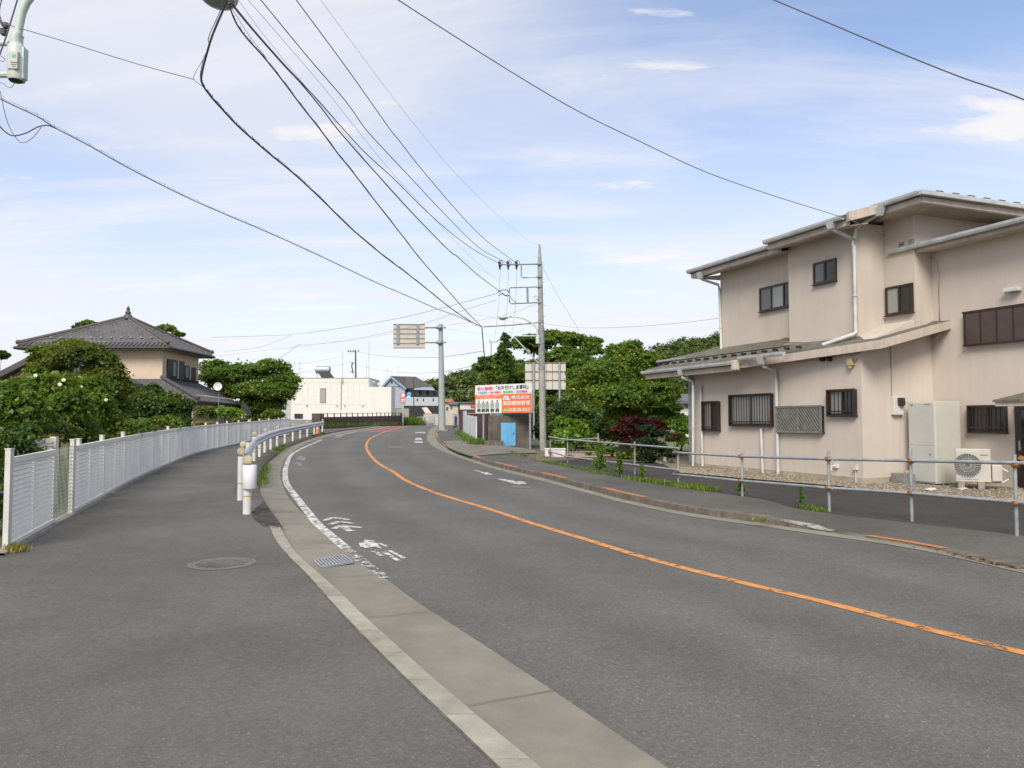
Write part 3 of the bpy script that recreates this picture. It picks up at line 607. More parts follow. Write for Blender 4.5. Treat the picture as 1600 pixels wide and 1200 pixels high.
# ============================================================ GUARD RAIL
gr = thing('guard_rail', 'curved steel guard rail on short white posts between walkway and road', 'guard rail', G(375.6, 781.6))
caps = {0, 1, 3, 5, 7, 9, 11, 13}
gyl = list(reversed(gl.y))
gyl = sorted(gl.y)
for i, y in enumerate(gyl):
    p = tp(gl(y), y); m = MB(); m.cyl(p - UP * .05, p + UP * .80, .057, seg=20); po = m.build('post', M_['white'], gr, True)
    m = MB(); m.cyl(p + UP * .295, p + UP * .32, .0585, seg=20); m.build('band', M_['yellow'], po, True)
    if i in caps:
        m = MB(); ax = Vector((0.25, -1, 0)).normalized()
        m.tube([p + UP * .79, p + UP * .84], [.035, .03], 12); m.build('cap_stem', M_['rust'], po)
        m = MB(); c = p + UP * .90; m.tube([c + ax * .03, c + ax * .026, c - ax * .026, c - ax * .03], [.055, .068, .068, .055], 20); m.build('reflector', M_['cap'], po, True)
# beam: W section swept along the post line, on its road side
prof = [(-.155, .0), (-.14, .02), (-.11, .055), (-.075, .07), (-.05, .055), (-.02, .012), (0, .0), (.02, .012), (.05, .055), (.075, .07), (.11, .055), (.14, .02), (.155, .0)]
by0 = gyl[1] - .9; ysb = [by0 + (gyl[-1] - by0) * i / 90 for i in range(91)]; rows = []
for y in ysb:
    e = .1; t = Vector((gl(y + e) - gl(y - e), 2 * e, 0)).normalized(); n = Vector((t.y, -t.x, 0)); s0 = max(0, 1 - (y - by0) / 1.2)
    p = tp(gl(y), y) + UP * .66 + n * (.075 - .10 * s0 * s0)
    rows.append([p + UP * q[0] * (1 - .25 * s0) + n * q[1] for q in prof])
bo = sheet(rows).build('beam', M_['rail'], gr, True); sm = bo.modifiers.new('thick', 'SOLIDIFY'); sm.thickness = .006
m = MB(); p = tp(gl(by0), by0); m.tube([p + UP * .48, p + UP * .84], [.05, .05], 14); m.build('beam_end', M_['rail'], gr, True)
pA = G(386, 803); bp = thing('bollard_post', 'short white post with a wide white sleeve at the near end of the guard rail', 'bollard', pA)
m = MB(); m.cyl(pA - UP * .05, pA + UP * .62, .066, seg=24); m.build('post', M_['white'], bp, True)
m = MB(); m.cyl(pA + UP * .27, pA + UP * .295, .0675, seg=24); m.build('band', M_['yellow'], bp, True)
m = MB(); q = pA + Vector((.035, -.01, 0)); m.tube([q + UP * .40, q + UP * .41, q + UP * .765, q + UP * .775], [.10, .108, .108, .10], 28); m.build('sleeve', mat('sleeve_white', (.74, .74, .78), .4, .04), bp, True)
m = MB(); m.tube([pA + UP * .77, pA + UP * .80], [.05, .045], 12); m.build('cap_stem', M_['rust'], bp)
m = MB(); ax = Vector((0.1, -1, 0)).normalized(); c = pA + UP * .86; m.tube([c + ax * .03, c + ax * .026, c - ax * .026, c - ax * .03], [.055, .07, .07, .055], 24); m.build('reflector', M_['cap'], bp, True)
m = MB(); a = tp(gl(by0), by0) + UP * .62; b = q + UP * .77 + Vector((.09, 0, 0)); m.tube([a, a.lerp(b, .35) + Vector((.03, 0, .02)), a.lerp(b, .7) + Vector((.03, 0, -.05)), b], .007, 6); tag(m.build('steel_cable', M_['rail']), 'thin steel cable looping from the guard rail end to the sleeved post', 'cable')
# ============================================================ SCAFFOLD PIPE RAILING (right)
sr = thing('pipe_railing', 'two-bar scaffold pipe railing with rusty clamps along the right sidewalk', 'railing', G(1589, 838))
sp = [(1589,838,710),(1425,815,700),(1296,800,704),(1160,776,708),(1060,759,702),(992,741,690),(935,728,677),(887,723,683),(860,713,683)]
rails = {0: (722, 783), 1: (718.5, 768), 2: (715, 760), 3: (711, 750), 4: (708, 742)}
spts = []
for i, (px, pb, ptop) in enumerate(sp):
    b = G(px, pb, .01); tz = at(px, ptop, b.y).z; spts.append((b, tz))
    m = MB(); m.cyl(b - UP * .1, Vector((b.x, b.y, tz)), .024, seg=12); m.build('post', M_['steel'], sr, True)
def rail_line(k0, pa, k1, pb, ex0=.12, ex1=.12):
    a, b = spts[k0][0], spts[k1][0]; A = at(sp[k0][0], pa, a.y); B = at(sp[k1][0], pb, b.y); off = Vector((-.05, -.03, 0)); A = A + off; B = B + off; d = (B - A).normalized()
    m = MB(); m.cyl(A - d * ex0, B + d * ex1, .0243, seg=12); m.build('rail', M_['steel'], sr, True); return A, B
def clamp(px, py, k):
    p = at(px, py, spts[k][0].y) + Vector((-.022, -.015, 0)); m = MB()
    m.tube([p - UP * .035, p + UP * .035], [.042, .042], 10); m.box(p + Vector((-.03, -.02, 0)), (.06, .07, .055)); m.cyl(p + Vector((-.07, -.06, 0)), p + Vector((.01, -.06, 0)), .014, seg=8); m.build('clamp', M_['rust'], sr)
for (k0, pa, k1, pb) in ((0,723,1,719.5),(1,719.5,2,717),(2,717,3,713),(3,713,4,707),(0,784,1,770),(1,770,2,762),(2,762,3,751),(3,751,4,741),(4,700,5,695),(5,695,6,690.5),(6,690.5,7,686.5),(7,686.5,8,682.5),(4,734,5,726),(5,726,6,719),(6,719,7,713),(7,713,8,705)):
    rail_line(k0, pa, k1, pb)
for k, ys_ in ((0,(726,786)),(1,(720,770)),(2,(717,762)),(3,(713,751)),(4,(705,737)),(5,(695,726)),(6,(690.5,719)),(7,(686.5,713)),(8,(683,705))):
    for y_ in ys_: clamp(sp[k][0], y_, k)
p = at(1593, 718, spts[0][0].y); m = MB(); m.tube([p + Vector((.02, 0, -.02)), p + Vector((.05, 0, .03))], [.05, .05], 14); m.build('clamp', M_['rust'], sr)
# spur back from the second post group
A = at(935, 685, spts[6][0].y); B = at(862, 689, spts[8][0].y + 3); m = MB(); m.cyl(A, B, .024, seg=10); m.build('rail', M_['steel'], sr)
A = at(935, 706, spts[6][0].y); B = at(862, 707, spts[8][0].y + 3); m = MB(); m.cyl(A, B, .024, seg=10); m.build('rail', M_['steel'], sr)
# ============================================================ BEIGE HOUSE (right)
HO = Vector((5.51, 23.2, 0)); Sv = Vector((.363, -.9318, 0)).normalized(); Tv = Vector((.9318, .363, 0)).normalized()
def H(s, t, z): return HO + Sv * s + Tv * t + UP * z
def on_t(px, py, t):
    d = ray(px, py); o = EYE - HO; k = (t - o.dot(Tv)) / d.dot(Tv); P = EYE + d * k; return (P - HO).dot(Sv), P.z
def on_s(px, py, s):
    d = ray(px, py); o = EYE - HO; k = (s - o.dot(Sv)) / d.dot(Sv); P = EYE + d * k; return (P - HO).dot(Tv), P.z
AX = (Sv, Tv, UP)
M_['stucco'] = mat('beige_stucco', (0.585, 0.515, 0.44), 0.9, 0.06, 0.6, 0.5, 120, streak=0.10, det=8)
M_['stucco2'] = mat('pink_beige_stucco', (0.605, 0.53, 0.46), 0.9, 0.05, 0.6, 0.5, 120, streak=0.08, det=8)
M_['trim'] = mat('fascia_beige', (0.55, 0.47, 0.40), 0.7, 0.1, 2, streak=0.25)
M_['gut'] = mat('gutter_grey', (0.46, 0.48, 0.48), 0.45, 0.12, 3, streak=0.2)
M_['pipe'] = mat('white_downpipe', (0.55, 0.56, 0.54), 0.5, 0.1, 3, streak=0.15)
M_['frame'] = mat('dark_window_frame', (0.035, 0.022, 0.018), 0.4, 0.15, 5)
M_['glass_c'] = glassmat('curtained_glass', (0.27, 0.285, 0.265), 0.12)
M_['glass_d'] = glassmat('dark_glass', (0.02, 0.022, 0.024), 0.05)
M_['glass_m'] = glassmat('frosted_glass', (0.10, 0.11, 0.105), 0.15)
def tiles(name, col, var=0.3, ux=3.2, uy=4.5):
    m, nt, b = nodes(name); N = nt.nodes; L = nt.links; tc = N.new("ShaderNodeTexCoord")
    br = N.new("ShaderNodeTexBrick"); br.inputs["Scale"].default_value = 1; br.inputs["Mortar Size"].default_value = .012; br.inputs["Brick Width"].default_value = 1 / ux; br.inputs["Row Height"].default_value = 1 / uy
    br.inputs["Color1"].default_value = (*col, 1); br.inputs["Color2"].default_value = (*[c * (1 - var) for c in col], 1); br.inputs["Mortar"].default_value = (*[c * .35 for c in col], 1)
    n = N.new("ShaderNodeTexNoise"); n.inputs["Scale"].default_value = 1.5; n.inputs["Detail"].default_value = 7; L.new(tc.outputs["Object"], n.inputs["Vector"])
    uvn = N.new("ShaderNodeUVMap"); L.new(uvn.outputs[0], br.inputs["Vector"])
    mx = N.new("ShaderNodeMixRGB"); mx.blend_type = 'MULTIPLY'; mx.inputs[0].default_value = .6; L.new(br.outputs["Color"], mx.inputs[1]); L.new(n.outputs[0], mx.inputs[2])
    gm = N.new("ShaderNodeMixRGB"); gm.blend_type = 'MULTIPLY'; gm.inputs[0].default_value = 1; gm.inputs[2].default_value = (1.5, 1.5, 1.5, 1); L.new(mx.outputs[0], gm.inputs[1]); L.new(gm.outputs[0], b.inputs["Base Color"])
    bp = N.new("ShaderNodeBump"); bp.inputs["Strength"].default_value = .8; bp.inputs["Distance"].default_value = .02; L.new(br.outputs["Fac"], bp.inputs["Height"]); bp.invert = True; L.new(bp.outputs[0], b.inputs["Normal"])
    b.inputs["Roughness"].default_value = .8; return m
M_['slate'] = tiles('weathered_slate', (0.15, 0.135, 0.105))
def uvplane(o, ax, ay):          # metre UVs along two directions
    me = o.data; uv = me.uv_layers.new(name="UVMap"); ax, ay = Vector(ax), Vector(ay)
    for l in me.loops:
        v = me.vertices[l.vertex_index].co; uv.data[l.index].uv = (v.dot(ax), v.dot(ay))
hz0 = -.3
hs = thing('beige_house', 'two-storey beige stucco house with dark-framed windows and layered low roofs right of the road', 'house', H(3, 3, .2))
def Hpoly(pts): return [(H(s, t, 0).x, H(s, t, 0).y) for s, t in pts]
eK = 3.19                        # lower eave level
def zr(t): return eK + .40 * (t + .6)
def wallprism(pts, z0, z1, mt='stucco'):
    m = MB(); m.prism(Hpoly(pts), z0, z1); return m.build('wall', M_[mt], hs)
sC = on_t(1346, 650, 0)[0]
# ground-floor lean-to: sloped top following the roof
TD = 2.17
wallprism([(0, 0), (sC, 0), (sC, TD - .003), (0, TD - .003)], hz0, [zr(0) - .12, zr(0) - .12, zr(TD) - .12, zr(TD) - .12])
m = MB(); m.prism(Hpoly([(sC + .003, .0), (sC + .02, .0), (sC + .02, TD), (sC + .003, TD)]), .22, [zr(0) - .13, zr(0) - .13, zr(TD) - .12, zr(TD) - .12]); m.build('wall', M_['stucco2'], hs)
# foundation band
m = MB(); m.prism(Hpoly([(-.01, -.012), (sC + .03, -.012), (sC + .03, TD), (-.01, TD)]), hz0, .34); m.build('foundation', mat('foundation', (.40, .35, .27), .9, .15, 3, streak=.3), hs)
zE = 6.32; sE1 = on_t(1247, 500, 1.0)[0]; sE2 = on_t(1336, 450, .7)[0]; sF2 = on_t(1430, 450, 1.63)[0]
wallprism([(0, 1.0), (sE1, 1.0), (sE1, 7), (0, 7)], 3.0, zE + .05)
wallprism([(sE1 + .003, .7), (sE2, .7), (sE2, 6.9), (sE1 + .003, 6.9)], 3.0, zE + .05)
wallprism([(sE2 + .003, 1.63), (sF2, 1.63), (sF2, 6.8), (sE2 + .003, 6.8)], 3.75, 6.72)
wallprism([(sC - .04, TD), (16, TD), (16, 6.7), (sC - .04, 6.7)], hz0, [5.72, 5.72, 6.5, 6.5], 'stucco2')
wallprism([(sF2 - .2, 3.3), (sF2 + .01, 3.3), (sF2 + .01, 9), (sF2 - .2, 9)], 5, 6.75)
wallprism([(-4.5, 5), (-.01, 5), (-.01, 8), (-4.5, 8)], hz0, 3.9)
wallprism([(.02, TD), (sC - .02, TD), (sC - .02, 6.6), (.02, 6.6)], hz0, 3.3)
# roofs: slab with eave edge list
def slab(corners, th=.12, fth=.16, name='roof'):
    """corners: eaveA, eaveB, topB, topA as (s,t,z)"""
    P = [H(*c) for c in corners]; m = MB(); m.hexa([p - UP * th for p in P], P); o = m.build(name, M_['slate'], hs)
    n = (P[1] - P[0]).cross(P[3] - P[0]).normalized(); ax = (P[1] - P[0]).normalized(); uvplane(o, ax, n.cross(ax)); return o
def gutter(sa, sb, t, z, r=.055, yaw=None):
    a, b = H(sa, t - .045, z), H(sb, t - .045, z); m = MB(); d = (b - a).normalized(); nn = d.cross(UP).normalized(); rows = []
    pr = [(-.06, .055), (-.055, -.0), (-.035, -.045), (.035, -.045), (.055, 0), (.06, .055), (.052, .055), (.045, 0), (.0, -.035), (-.045, 0), (-.052, .055)]
    L1 = [a + nn * q[0] + UP * q[1] for q in pr]; L2 = [b + nn * q[0] + UP * q[1] for q in pr]; n = len(pr)
    m.add(L1 + L2, [(i, (i + 1) % n, n + (i + 1) % n, n + i) for i in range(n)] + [tuple(reversed(range(n))), tuple(range(n, 2 * n))]); return m.build('gutter', M_['gut'], hs)
def gutter2(A, B):
    d = (B - A).normalized(); nn = d.cross(UP).normalized(); m = MB(); m.box((A + B) / 2, ((B - A).length, .11, .11), (d, nn, UP)); return m.build('gutter', M_['gut'], hs, bevel=.02)
def fascia(A, B, h=.17, th=.03, mt='trim'):
    d = (B - A).normalized(); nn = d.cross(UP).normalized(); m = MB()
    m.hexa([A - nn * th / 2 - UP * h, B - nn * th / 2 - UP * h, B + nn * th / 2 - UP * h, A + nn * th / 2 - UP * h], [A - nn * th / 2, B - nn * th / 2, B + nn * th / 2, A + nn * th / 2]); return m.build('fascia', M_[mt], hs)
def soffit(corners, th=.02):
    P = [H(*c) for c in corners]; m = MB(); m.hexa([p - UP * th for p in P], P); return m.build('soffit', M_['trim'], hs)
# lower roof
sL0 = on_t(1006, 583, -.6)[0]; zL = on_t(1006, 583, -.6)[1]; sLk = on_t(1150, 568, -.6)[0]
e2s, e2z = on_t(1377, 531, -.1); v3t, v3z = on_s(1466, 499, e2s - .15)
slab([(sL0, -.62, zL + .06), (sLk, -.62, zL + .06), (sLk, 1.6, zL + .06 + .4 * 2.22), (-.25, 1.6, zL + .06 + .4 * 2.22)])
P = [H(sLk + .01, -.5, zL + .13), H(e2s, -.1, e2z - .02), H(e2s - .15, TD + .1, v3z + .03), H(sLk + .01, 2.3, zL + .15 + .4 * 2.8)]
m = MB(); m.hexa([p - UP * .1 for p in P], P); o = m.build('roof', M_['slate'], hs); uvplane(o, Sv, (Tv + UP * .4).normalized())
fascia(H(sL0 + .05, -.56, zL - .05), H(sLk, -.56, zL - .05), .15); gutter(sL0, sLk - .05, -.62, zL + .0)
sg2 = on_t(1227, 556, -.55)[0]; gutter(sLk + .12, sg2, -.55, on_t(1190, 557, -.55)[1])
fascia(H(sLk, -.5, zL + .05), H(e2s, -.12, e2z), .19); fascia(H(e2s, -.12, e2z), H(e2s - .15, TD + .02, v3z), .19)
m = MB(); p = H(sLk + .02, -.64, zL - .06); m.box(p, (.16, .16, .26), AX); m.build('fascia_end', M_['trim'], hs, bevel=.02)
soffit([(sL0 + .06, -.55, zL - .19), (sLk, -.55, zL - .19), (sLk, .0, zL - .06), (sL0 + .06, .0, zL - .06)])
soffit([(sLk, -.48, zL - .13), (e2s - .04, -.1, e2z - .18), (e2s - .04, .25, e2z - .03), (sLk, .0, zL - .01)])
# tile edge lumps along the lower eave (snow guards)
for i in range(16):
    s = sL0 + .3 + i * .42
    if s < sC - 1.2: m = MB(); c = H(s, -.2, zL + .06 + .4 * .42 + .04); m.box(c, (.04, .16, .06), AX); m.build('snow_guard', M_['dark'], hs)
m = MB()
m.tube([H(sL0 + .05, -.2, zL + .33), H(sLk + 1.6, -.2, zL + .33)], .018, 6); m.build('snow_rail', M_['dark'], hs)
# rear lower roof at the far end
rs0, rz0 = on_t(1030, 566, 2.5); rs1, rz1 = on_t(1096, 557, 2.5)
slab([(rs0, 2.45, rz0 + .05), (.2, 2.45, rz0 + .05), (.2, 6, rz0 + .95), (-3, 6, rz0 + .95)]); gutter(rs0, rs1, 2.45, rz0 - .0); fascia(H(rs0, 2.52, rz0 - .04), H(0, 2.52, rz0 - .04), .13)
m = MB(); m.tube([H(rs1, 2.4, rz0 + .05), H(-.05, 2.3, on_t(1126, 544, 2.3)[1])], .05, 10); m.build('downpipe', M_['pipe'], hs, True)
# upper roofs
us0, uz0 = on_t(1077, 427, .4); us1, uz1 = on_t(1203, 385, .4); uz = (uz0 + uz1) / 2
slab([(us0, .38, uz + .06), (sE1 + .05, .38, uz + .06), (sE1 + .05, 4, uz + .65), (us0, 4, uz + .65)]); gutter(us0, us1, .38, uz)
fascia(H(us0 + .05, .44, uz - .04), H(sE1 + .05, .44, uz - .04), .15); soffit([(us0 + .06, .46, uz - .19), (sE1 + .1, .46, uz - .19), (sE1 + .1, 1.02, uz - .08), (us0 + .06, 1.02, uz - .08)])
soffit([(us0 + .06, .46, uz - .18), (0, 1.0, uz - .18), (0, 4, uz - .14), (us0 + .06, 4, uz - .14)])
w0, wz0 = on_t(1197, 379, .1); w1, wz1 = on_t(1320, 341, .1); wz = (wz0 + wz1) / 2
slab([(w0, .08, wz + .07), (sE2 + .5, .08, wz + .07), (sE2 + .5, 4, wz + .62), (w0, 4, wz + .62)]); gutter(w0, w1, .08, wz)
fascia(H(w0 + .03, .14, wz - .04), H(w1 + .1, .14, wz - .04), .15); soffit([(w0 + .03, .16, wz - .19), (sE2 + .42, .16, wz - .19), (sE2 + .42, .72, wz - .08), (w0 + .03, .72, wz - .08)])
soffit([(sE2 - .4, .16, wz - .07), (sE2 + .48, .16, wz - .07), (sE2 + .48, 1.1, wz + .15), (sE2 - .4, 1.1, wz + .15)])
soffit([(sE2 - .4, 1.08, wz + .15), (sE2 + .48, 1.08, wz + .15), (sE2 + .48, 1.66, wz + .15), (sE2 - .4, 1.66, wz + .15)])
# verge between second and third eaves
vA = H(sE2 + .52, .05, wz + .10); x3s, x3z = on_t(1366, 325, 1.0); vB = H(sE2 + .52, 1.05, x3z + .07); fascia(vA, vB, .22); m = MB()
fascia(H(w1 + .06, .10, wz + .09), vA, .22)
c3s, c3z = on_t(1440, 302, 1.0); z3 = (x3z + c3z) / 2
P = [H(sE2 + .4, .98, z3 + .06), H(c3s, .98, z3 + .06), H(c3s - .1, 9, z3 + .06), H(sE2 - 1.5, 6, z3 + .42), H(sE2 + .4, 4.5, z3 + .4)]
m = MB(); m.add(P + [p - UP * .12 for p in P], [(0, 1, 2, 3, 4), (9, 8, 7, 6, 5)] + [(i, (i + 1) % 5, 5 + (i + 1) % 5, 5 + i) for i in range(5)]); o = m.build('roof', M_['slate'], hs); uvplane(o, Sv, Tv)
gutter(x3s, c3s - .02, .98, z3); gutter2(H(c3s + .05, .9, z3 + .0), H(c3s + .05, 9, z3 + .0))
fascia(H(x3s, 1.04, z3 - .04), H(c3s - .04, 1.04, z3 - .04), .15); fascia(H(c3s - .04, 1.04, z3 - .04), H(c3s - .04, 9, z3 - .04), .15)
soffit([(sE2 + .3, 1.05, z3 - .19), (c3s - .05, 1.05, z3 - .19), (c3s - .05, 9, z3 - .19), (sE2 + .3, 9, z3 - .19)])
# verge tile lumps on that edge
for i in range(14): m = MB(); c = H(c3s - .12, 1.6 + i * .5, z3 + .10); m.box(c, (.2, .2, .05), AX); m.build('verge_tile', M_['rust' if 0 else 'dark'], hs)
# near block roof
d0, dz0 = on_t(1391, 394, 1.65); d1, dz1 = on_t(1600, 346, 1.65); dz_ = (dz0 + dz1) / 2
slab([(d0, 1.63, dz_ + .06), (17, 1.63, dz_ + .06), (17, 6, dz_ + .9), (d0, 6, dz_ + .9)], .1); gutter(d0, 17, 1.63, dz_)
fascia(H(d0 + .03, 1.69, dz_ - .03), H(17, 1.69, dz_ - .03), .10); soffit([(d0 + .03, 1.7, dz_ - .11), (17, 1.7, dz_ - .11), (17, 2.2, dz_ - .08), (d0 + .03, 2.2, dz_ - .08)])
# ---- windows
def window(px0, px1, py0, py1, t, panes=('c', 'd'), grille=None, fr=.05, proud=.05, name='window'):
    """px/py: left, right, top and bottom edges at the left jamb"""
    s0, zt = on_t(px0, py0, t); _, zb = on_t(px0, py1, t); s1 = on_t(px1, (py0 + py1) / 2, t)[0]
    w = s1 - s0; h = zt - zb; c = H((s0 + s1) / 2, t - proud / 2, (zt + zb) / 2)
    m = MB()
    for dz, hh in ((h / 2 - fr / 2, fr), (-h / 2 + fr / 2, fr)): m.box(c + UP * dz, (w, proud, hh), AX)
    for ds in (-w / 2 + fr / 2, w / 2 - fr / 2): m.box(c + Sv * ds, (fr, proud, h - 2 * fr), AX)
    n = len(panes)
    for i in range(1, n): m.box(c + Sv * (-w / 2 + w * i / n) - Tv * .004, (fr * .9, proud * .7, h - 2 * fr), AX)
    wo = m.build(name, M_['frame'], hs)
    for i, p in enumerate(panes):
        m = MB(); m.box(c + Sv * (-w / 2 + w * (i + .5) / n) + Tv * (.012 if i % 2 else .004), (w / n - fr * .9, .008, h - 2 * fr), AX); m.build('pane', {'c': M_['glass_c'], 'd': M_['glass_d'], 'm': M_['glass_m']}[p], wo)
    if grille == 'bars':
        m = MB(); nb = max(5, int(w / .105))
        for i in range(nb + 1): m.box(c - Tv * (.075) + Sv * (-w / 2 + w * i / nb), (.016, .014, h + .02), AX)
        for dz in (h / 2, -h / 2, -h / 2 + .1): m.box(c - Tv * .078 + UP * dz, (w + .04, .03, .03), AX)
        for ds in (-w / 2, w / 2): m.box(c - Tv * .05 + Sv * ds, (.03, .09, h), AX)
        m.build('grille', M_['frame'], wo)
    if grille == 'diag':
        m = MB(); nb = 17; lm = mat('grey_lattice', (.20, .195, .18), .6, .15, 5)
        for i in range(-6, nb + 1):
            a0 = -w / 2 + w * i / nb; b0 = a0 + w * .33; za, zb_ = h / 2, -h / 2
            if a0 < -w / 2: za = h / 2 - h * ((-w / 2 - a0) / (w * .33)); a0 = -w / 2
            if b0 > w / 2: zb_ = -h / 2 + h * ((b0 - w / 2) / (w * .33)); b0 = w / 2
            if za - zb_ > .03:
                A = c - Tv * .08 + Sv * a0 + UP * za; B = c - Tv * .08 + Sv * b0 + UP * zb_; d = (B - A).normalized(); m.box((A + B) / 2, ((B - A).length, .016, .034), (d, Tv, d.cross(Tv)))
        for dz in (h / 2, -h / 2): m.box(c - Tv * .085 + UP * dz, (w + .04, .03, .045), AX)
        for ds in (-w / 2, w / 2, 0): m.box(c - Tv * .085 + Sv * ds, (.04, .03, h), AX)
        m.build('grille', lm, wo)
    m = MB(); m.box(c - UP * (h / 2 + .012) - Tv * .02, (w + .04, proud + .05, .022), AX); m.build('sill', M_['frame'], wo)
    return wo
window(1188, 1246.4, 451, 488, .995, ('m', 'c', 'd'))
window(1272, 1308, 412, 446, .70, ('m', 'd'))
window(1385, 1428, 450, 494, 1.63, ('c', 'd'))
window(1101, 1126, 628, 672, 0, ('c', 'd'), 'bars')
window(1143.5, 1209, 618, 664.5, 0, ('c', 'c'), 'bars')
window(1218, 1288, 636, 674, 0, ('m', 'm'), 'diag')
window(1297, 1339.5, 610, 649.5, 0, ('c', 'd'), 'bars')
window(1517, 1575, 634.5, 675, TD, ('d', 'd'), 'bars')
# upper storm-shutter bank
s0, zt = on_t(1509.5, 488, TD); zb = on_t(1509.5, 542, TD)[1]; m = MB(); c = H((s0 + s0 + 4.2) / 2, TD - .06, (zt + zb) / 2); h = zt - zb
m.box(c, (4.2, .1, h), AX); so = m.build('shutter_box', mat('brown_shutter', (.075, .052, .045), .5, .12, 3), hs, bevel=.01)
m = MB()
for i in range(12): m.box(c - Tv * .055 + Sv * (-2.1 + .05 + i * .37), (.02, .02, h - .04), AX)
for dz in (h / 2 - .02, -h / 2 + .02): m.box(c - Tv * .057 + UP * dz, (4.22, .02, .04), AX)
m.build('shutter_trim', M_['frame'], so)
# door and canopy
s0, zt = on_t(1588, 632, TD); m = MB(); c = H(s0 + .5, TD - .03, (zt + .25) / 2); m.box(c, (1.0, .08, zt - .25), AX); do = m.build('door', M_['frame'], hs)
m = MB(); m.box(c - Tv * .045 + UP * .1, (.7, .01, zt - .7), AX); m.build('pane', M_['glass_d'], do)
m = MB(); m.box(c - Tv * .07 + Sv * -.38, (.03, .04, .2), AX); m.build('handle', M_['steel'], do)
s0, zc = on_t(1553, 625, 1.35); P = [H(s0, 1.3, zc), H(s0 + 3, 1.3, zc), H(s0 + 3, TD, zc + .22), H(s0 + .35, TD, zc + .22)]
m = MB(); m.hexa([p - UP * .04 for p in P], P); co = m.build('canopy', M_['slate'], hs); uvplane(co, Sv, Tv)
m = MB(); P2 = [H(s0 + .03, 1.34, zc - .04), H(s0 + 3, 1.34, zc - .04), H(s0 + 3, TD, zc - .04), H(s0 + .2, TD, zc - .04)]; m.hexa([p - UP * .09 for p in P2], P2); m.build('canopy_soffit', M_['trim'], hs)
m = MB(); m.box(H(s0 + 1.6, TD - .1, .26), (2.4, .8, .22), AX); m.build('door_step', M_['concrete'], hs, bevel=.01)
# wall lamp, meter, vents, junction boxes
s0, z0 = on_t(1586, 453, TD); m = MB(); m.box(H(s0, TD - .09, z0), (.34, .14, .09), AX); m.build('wall_lamp', M_['post'], hs, bevel=.02)
t0, z0 = on_s(1398, 634, sC); m = MB(); m.box(H(sC + .07, t0, z0), (.10, .30, .42), AX); mo = m.build('meter_box', M_['post'], hs, bevel=.015)
m = MB(); cc = H(sC + .14, t0 + .04, z0 + .07); m.tube([cc, cc + Sv * .05], [.085, .085], 18); m.box(cc + UP * .03 + Sv * .01, (.05, .17, .16), AX); m.build('meter_dial', M_['dark'], mo)
t1 = t0 - .12; m = MB(); m.tube([H(sC + .035, t1, z0 + .2), H(sC + .035, t1, zr(0) + .05), H(sC + .035, t1 + .1, zr(0) + .18)], .008, 6); m.build('meter_cable', M_['wire2'], hs)
s0, z0 = on_t(1332, 566, 0); m = MB(); m.box(H(s0, -.06, z0), (.14, .11, .16), AX); m.cyl(H(s0, -.07, z0 - .08), H(s0, -.07, z0 - .14), .04); m.box(H(s0 + .12, -.03, z0 + .05), (.05, .05, .05), AX); m.build('sensor_lamp', mat('aged_plastic', (.42, .34, .16), .5, .1, 6), hs, bevel=.01)
for px in (1287, 1298):
    s0, z0 = on_t(px, 561, 0); m = MB(); m.tube([H(s0, .0, z0), H(s0, -.09, z0), H(s0, -.11, z0 - .03)], [.06, .06, .04], 12); m.build('vent_hood', M_['dark'], hs, True)
# downpipes
def dp(pts, r=.037, mt='pipe', brk=True):
    m = MB(); m.tube(pts, r, 12)
    if brk:
        for a, b in zip(pts[:-1], pts[1:]):
            L = (b - a).length; d = (b - a).normalized()
            for k in range(1, int(L / 1.2) + 1): q = a + d * (k * 1.2 if k * 1.2 < L else L * .5); m.tube([q - d * .02, q + d * .02], r * 1.22, 12)
    return m.build('downpipe', M_[mt], hs, True)
def PT(px, py, t): s, z = on_t(px, py, t); return H(s, t, z)
def hopper(px, py, t, sc=1.0):
    p = PT(px, py, t); m = MB(); m.hexa([p + Sv * -.06 * sc + Tv * -.05 - UP * .12, p + Sv * .06 * sc + Tv * -.05 - UP * .12, p + Sv * .06 * sc + Tv * .05 - UP * .12, p + Sv * -.06 * sc + Tv * .05 - UP * .12], [p + Sv * -.12 * sc + Tv * -.08 + UP * .08, p + Sv * .12 * sc + Tv * -.08 + UP * .08, p + Sv * .12 * sc + Tv * .08 + UP * .08, p + Sv * -.12 * sc + Tv * .08 + UP * .08]); m.build('hopper', M_['gut'], hs)
dp([PT(1297, 352, .05), PT(1301, 358, .1), PT(1331, 373, .62), PT(1333.5, 384, .62), PT(1338, 519, .62), PT(1336, 522, .58), PT(1286, 539, .2)], .05)
hopper(1299, 350, .06, 1.2)
dp([PT(1372, 333, .9), PT(1368, 337, .9), PT(1337, 356, .6), PT(1335, 372, .6)], .045); hopper(1373, 330, .9, 1.2)
dp([PT(1093, 432, .36), PT(1098, 437, .5), PT(1122.5, 445, .96), PT(1124, 452, .96), PT(1127, 541, .96), PT(1127.5, 547, .9)], .04); hopper(1094, 430, .36, .9)
dp([PT(1190, 566, -.56), PT(1193, 573, -.5), PT(1211, 579, -.07), PT(1213, 590, -.07), PT(1216, 752, -.07)], .042); hopper(1190, 562, -.58)
dp([PT(1064, 582, -.62), PT(1066, 590, -.6), PT(1082, 596, -.3), PT(1083, 604, -.3), PT(1083, 728, -.3)], .042); hopper(1064, 580, -.64)
dp([PT(1094.5, 602, -.07), PT(1098, 738, -.07)], .04); dp([PT(1189, 670, -.07), PT(1192, 748, -.07)], .035)
m = MB(); m.box(H(-.06, -.07, 1.7), (.14, .12, 2.9), AX); m.build('corner_post', M_['steel_d'], hs)
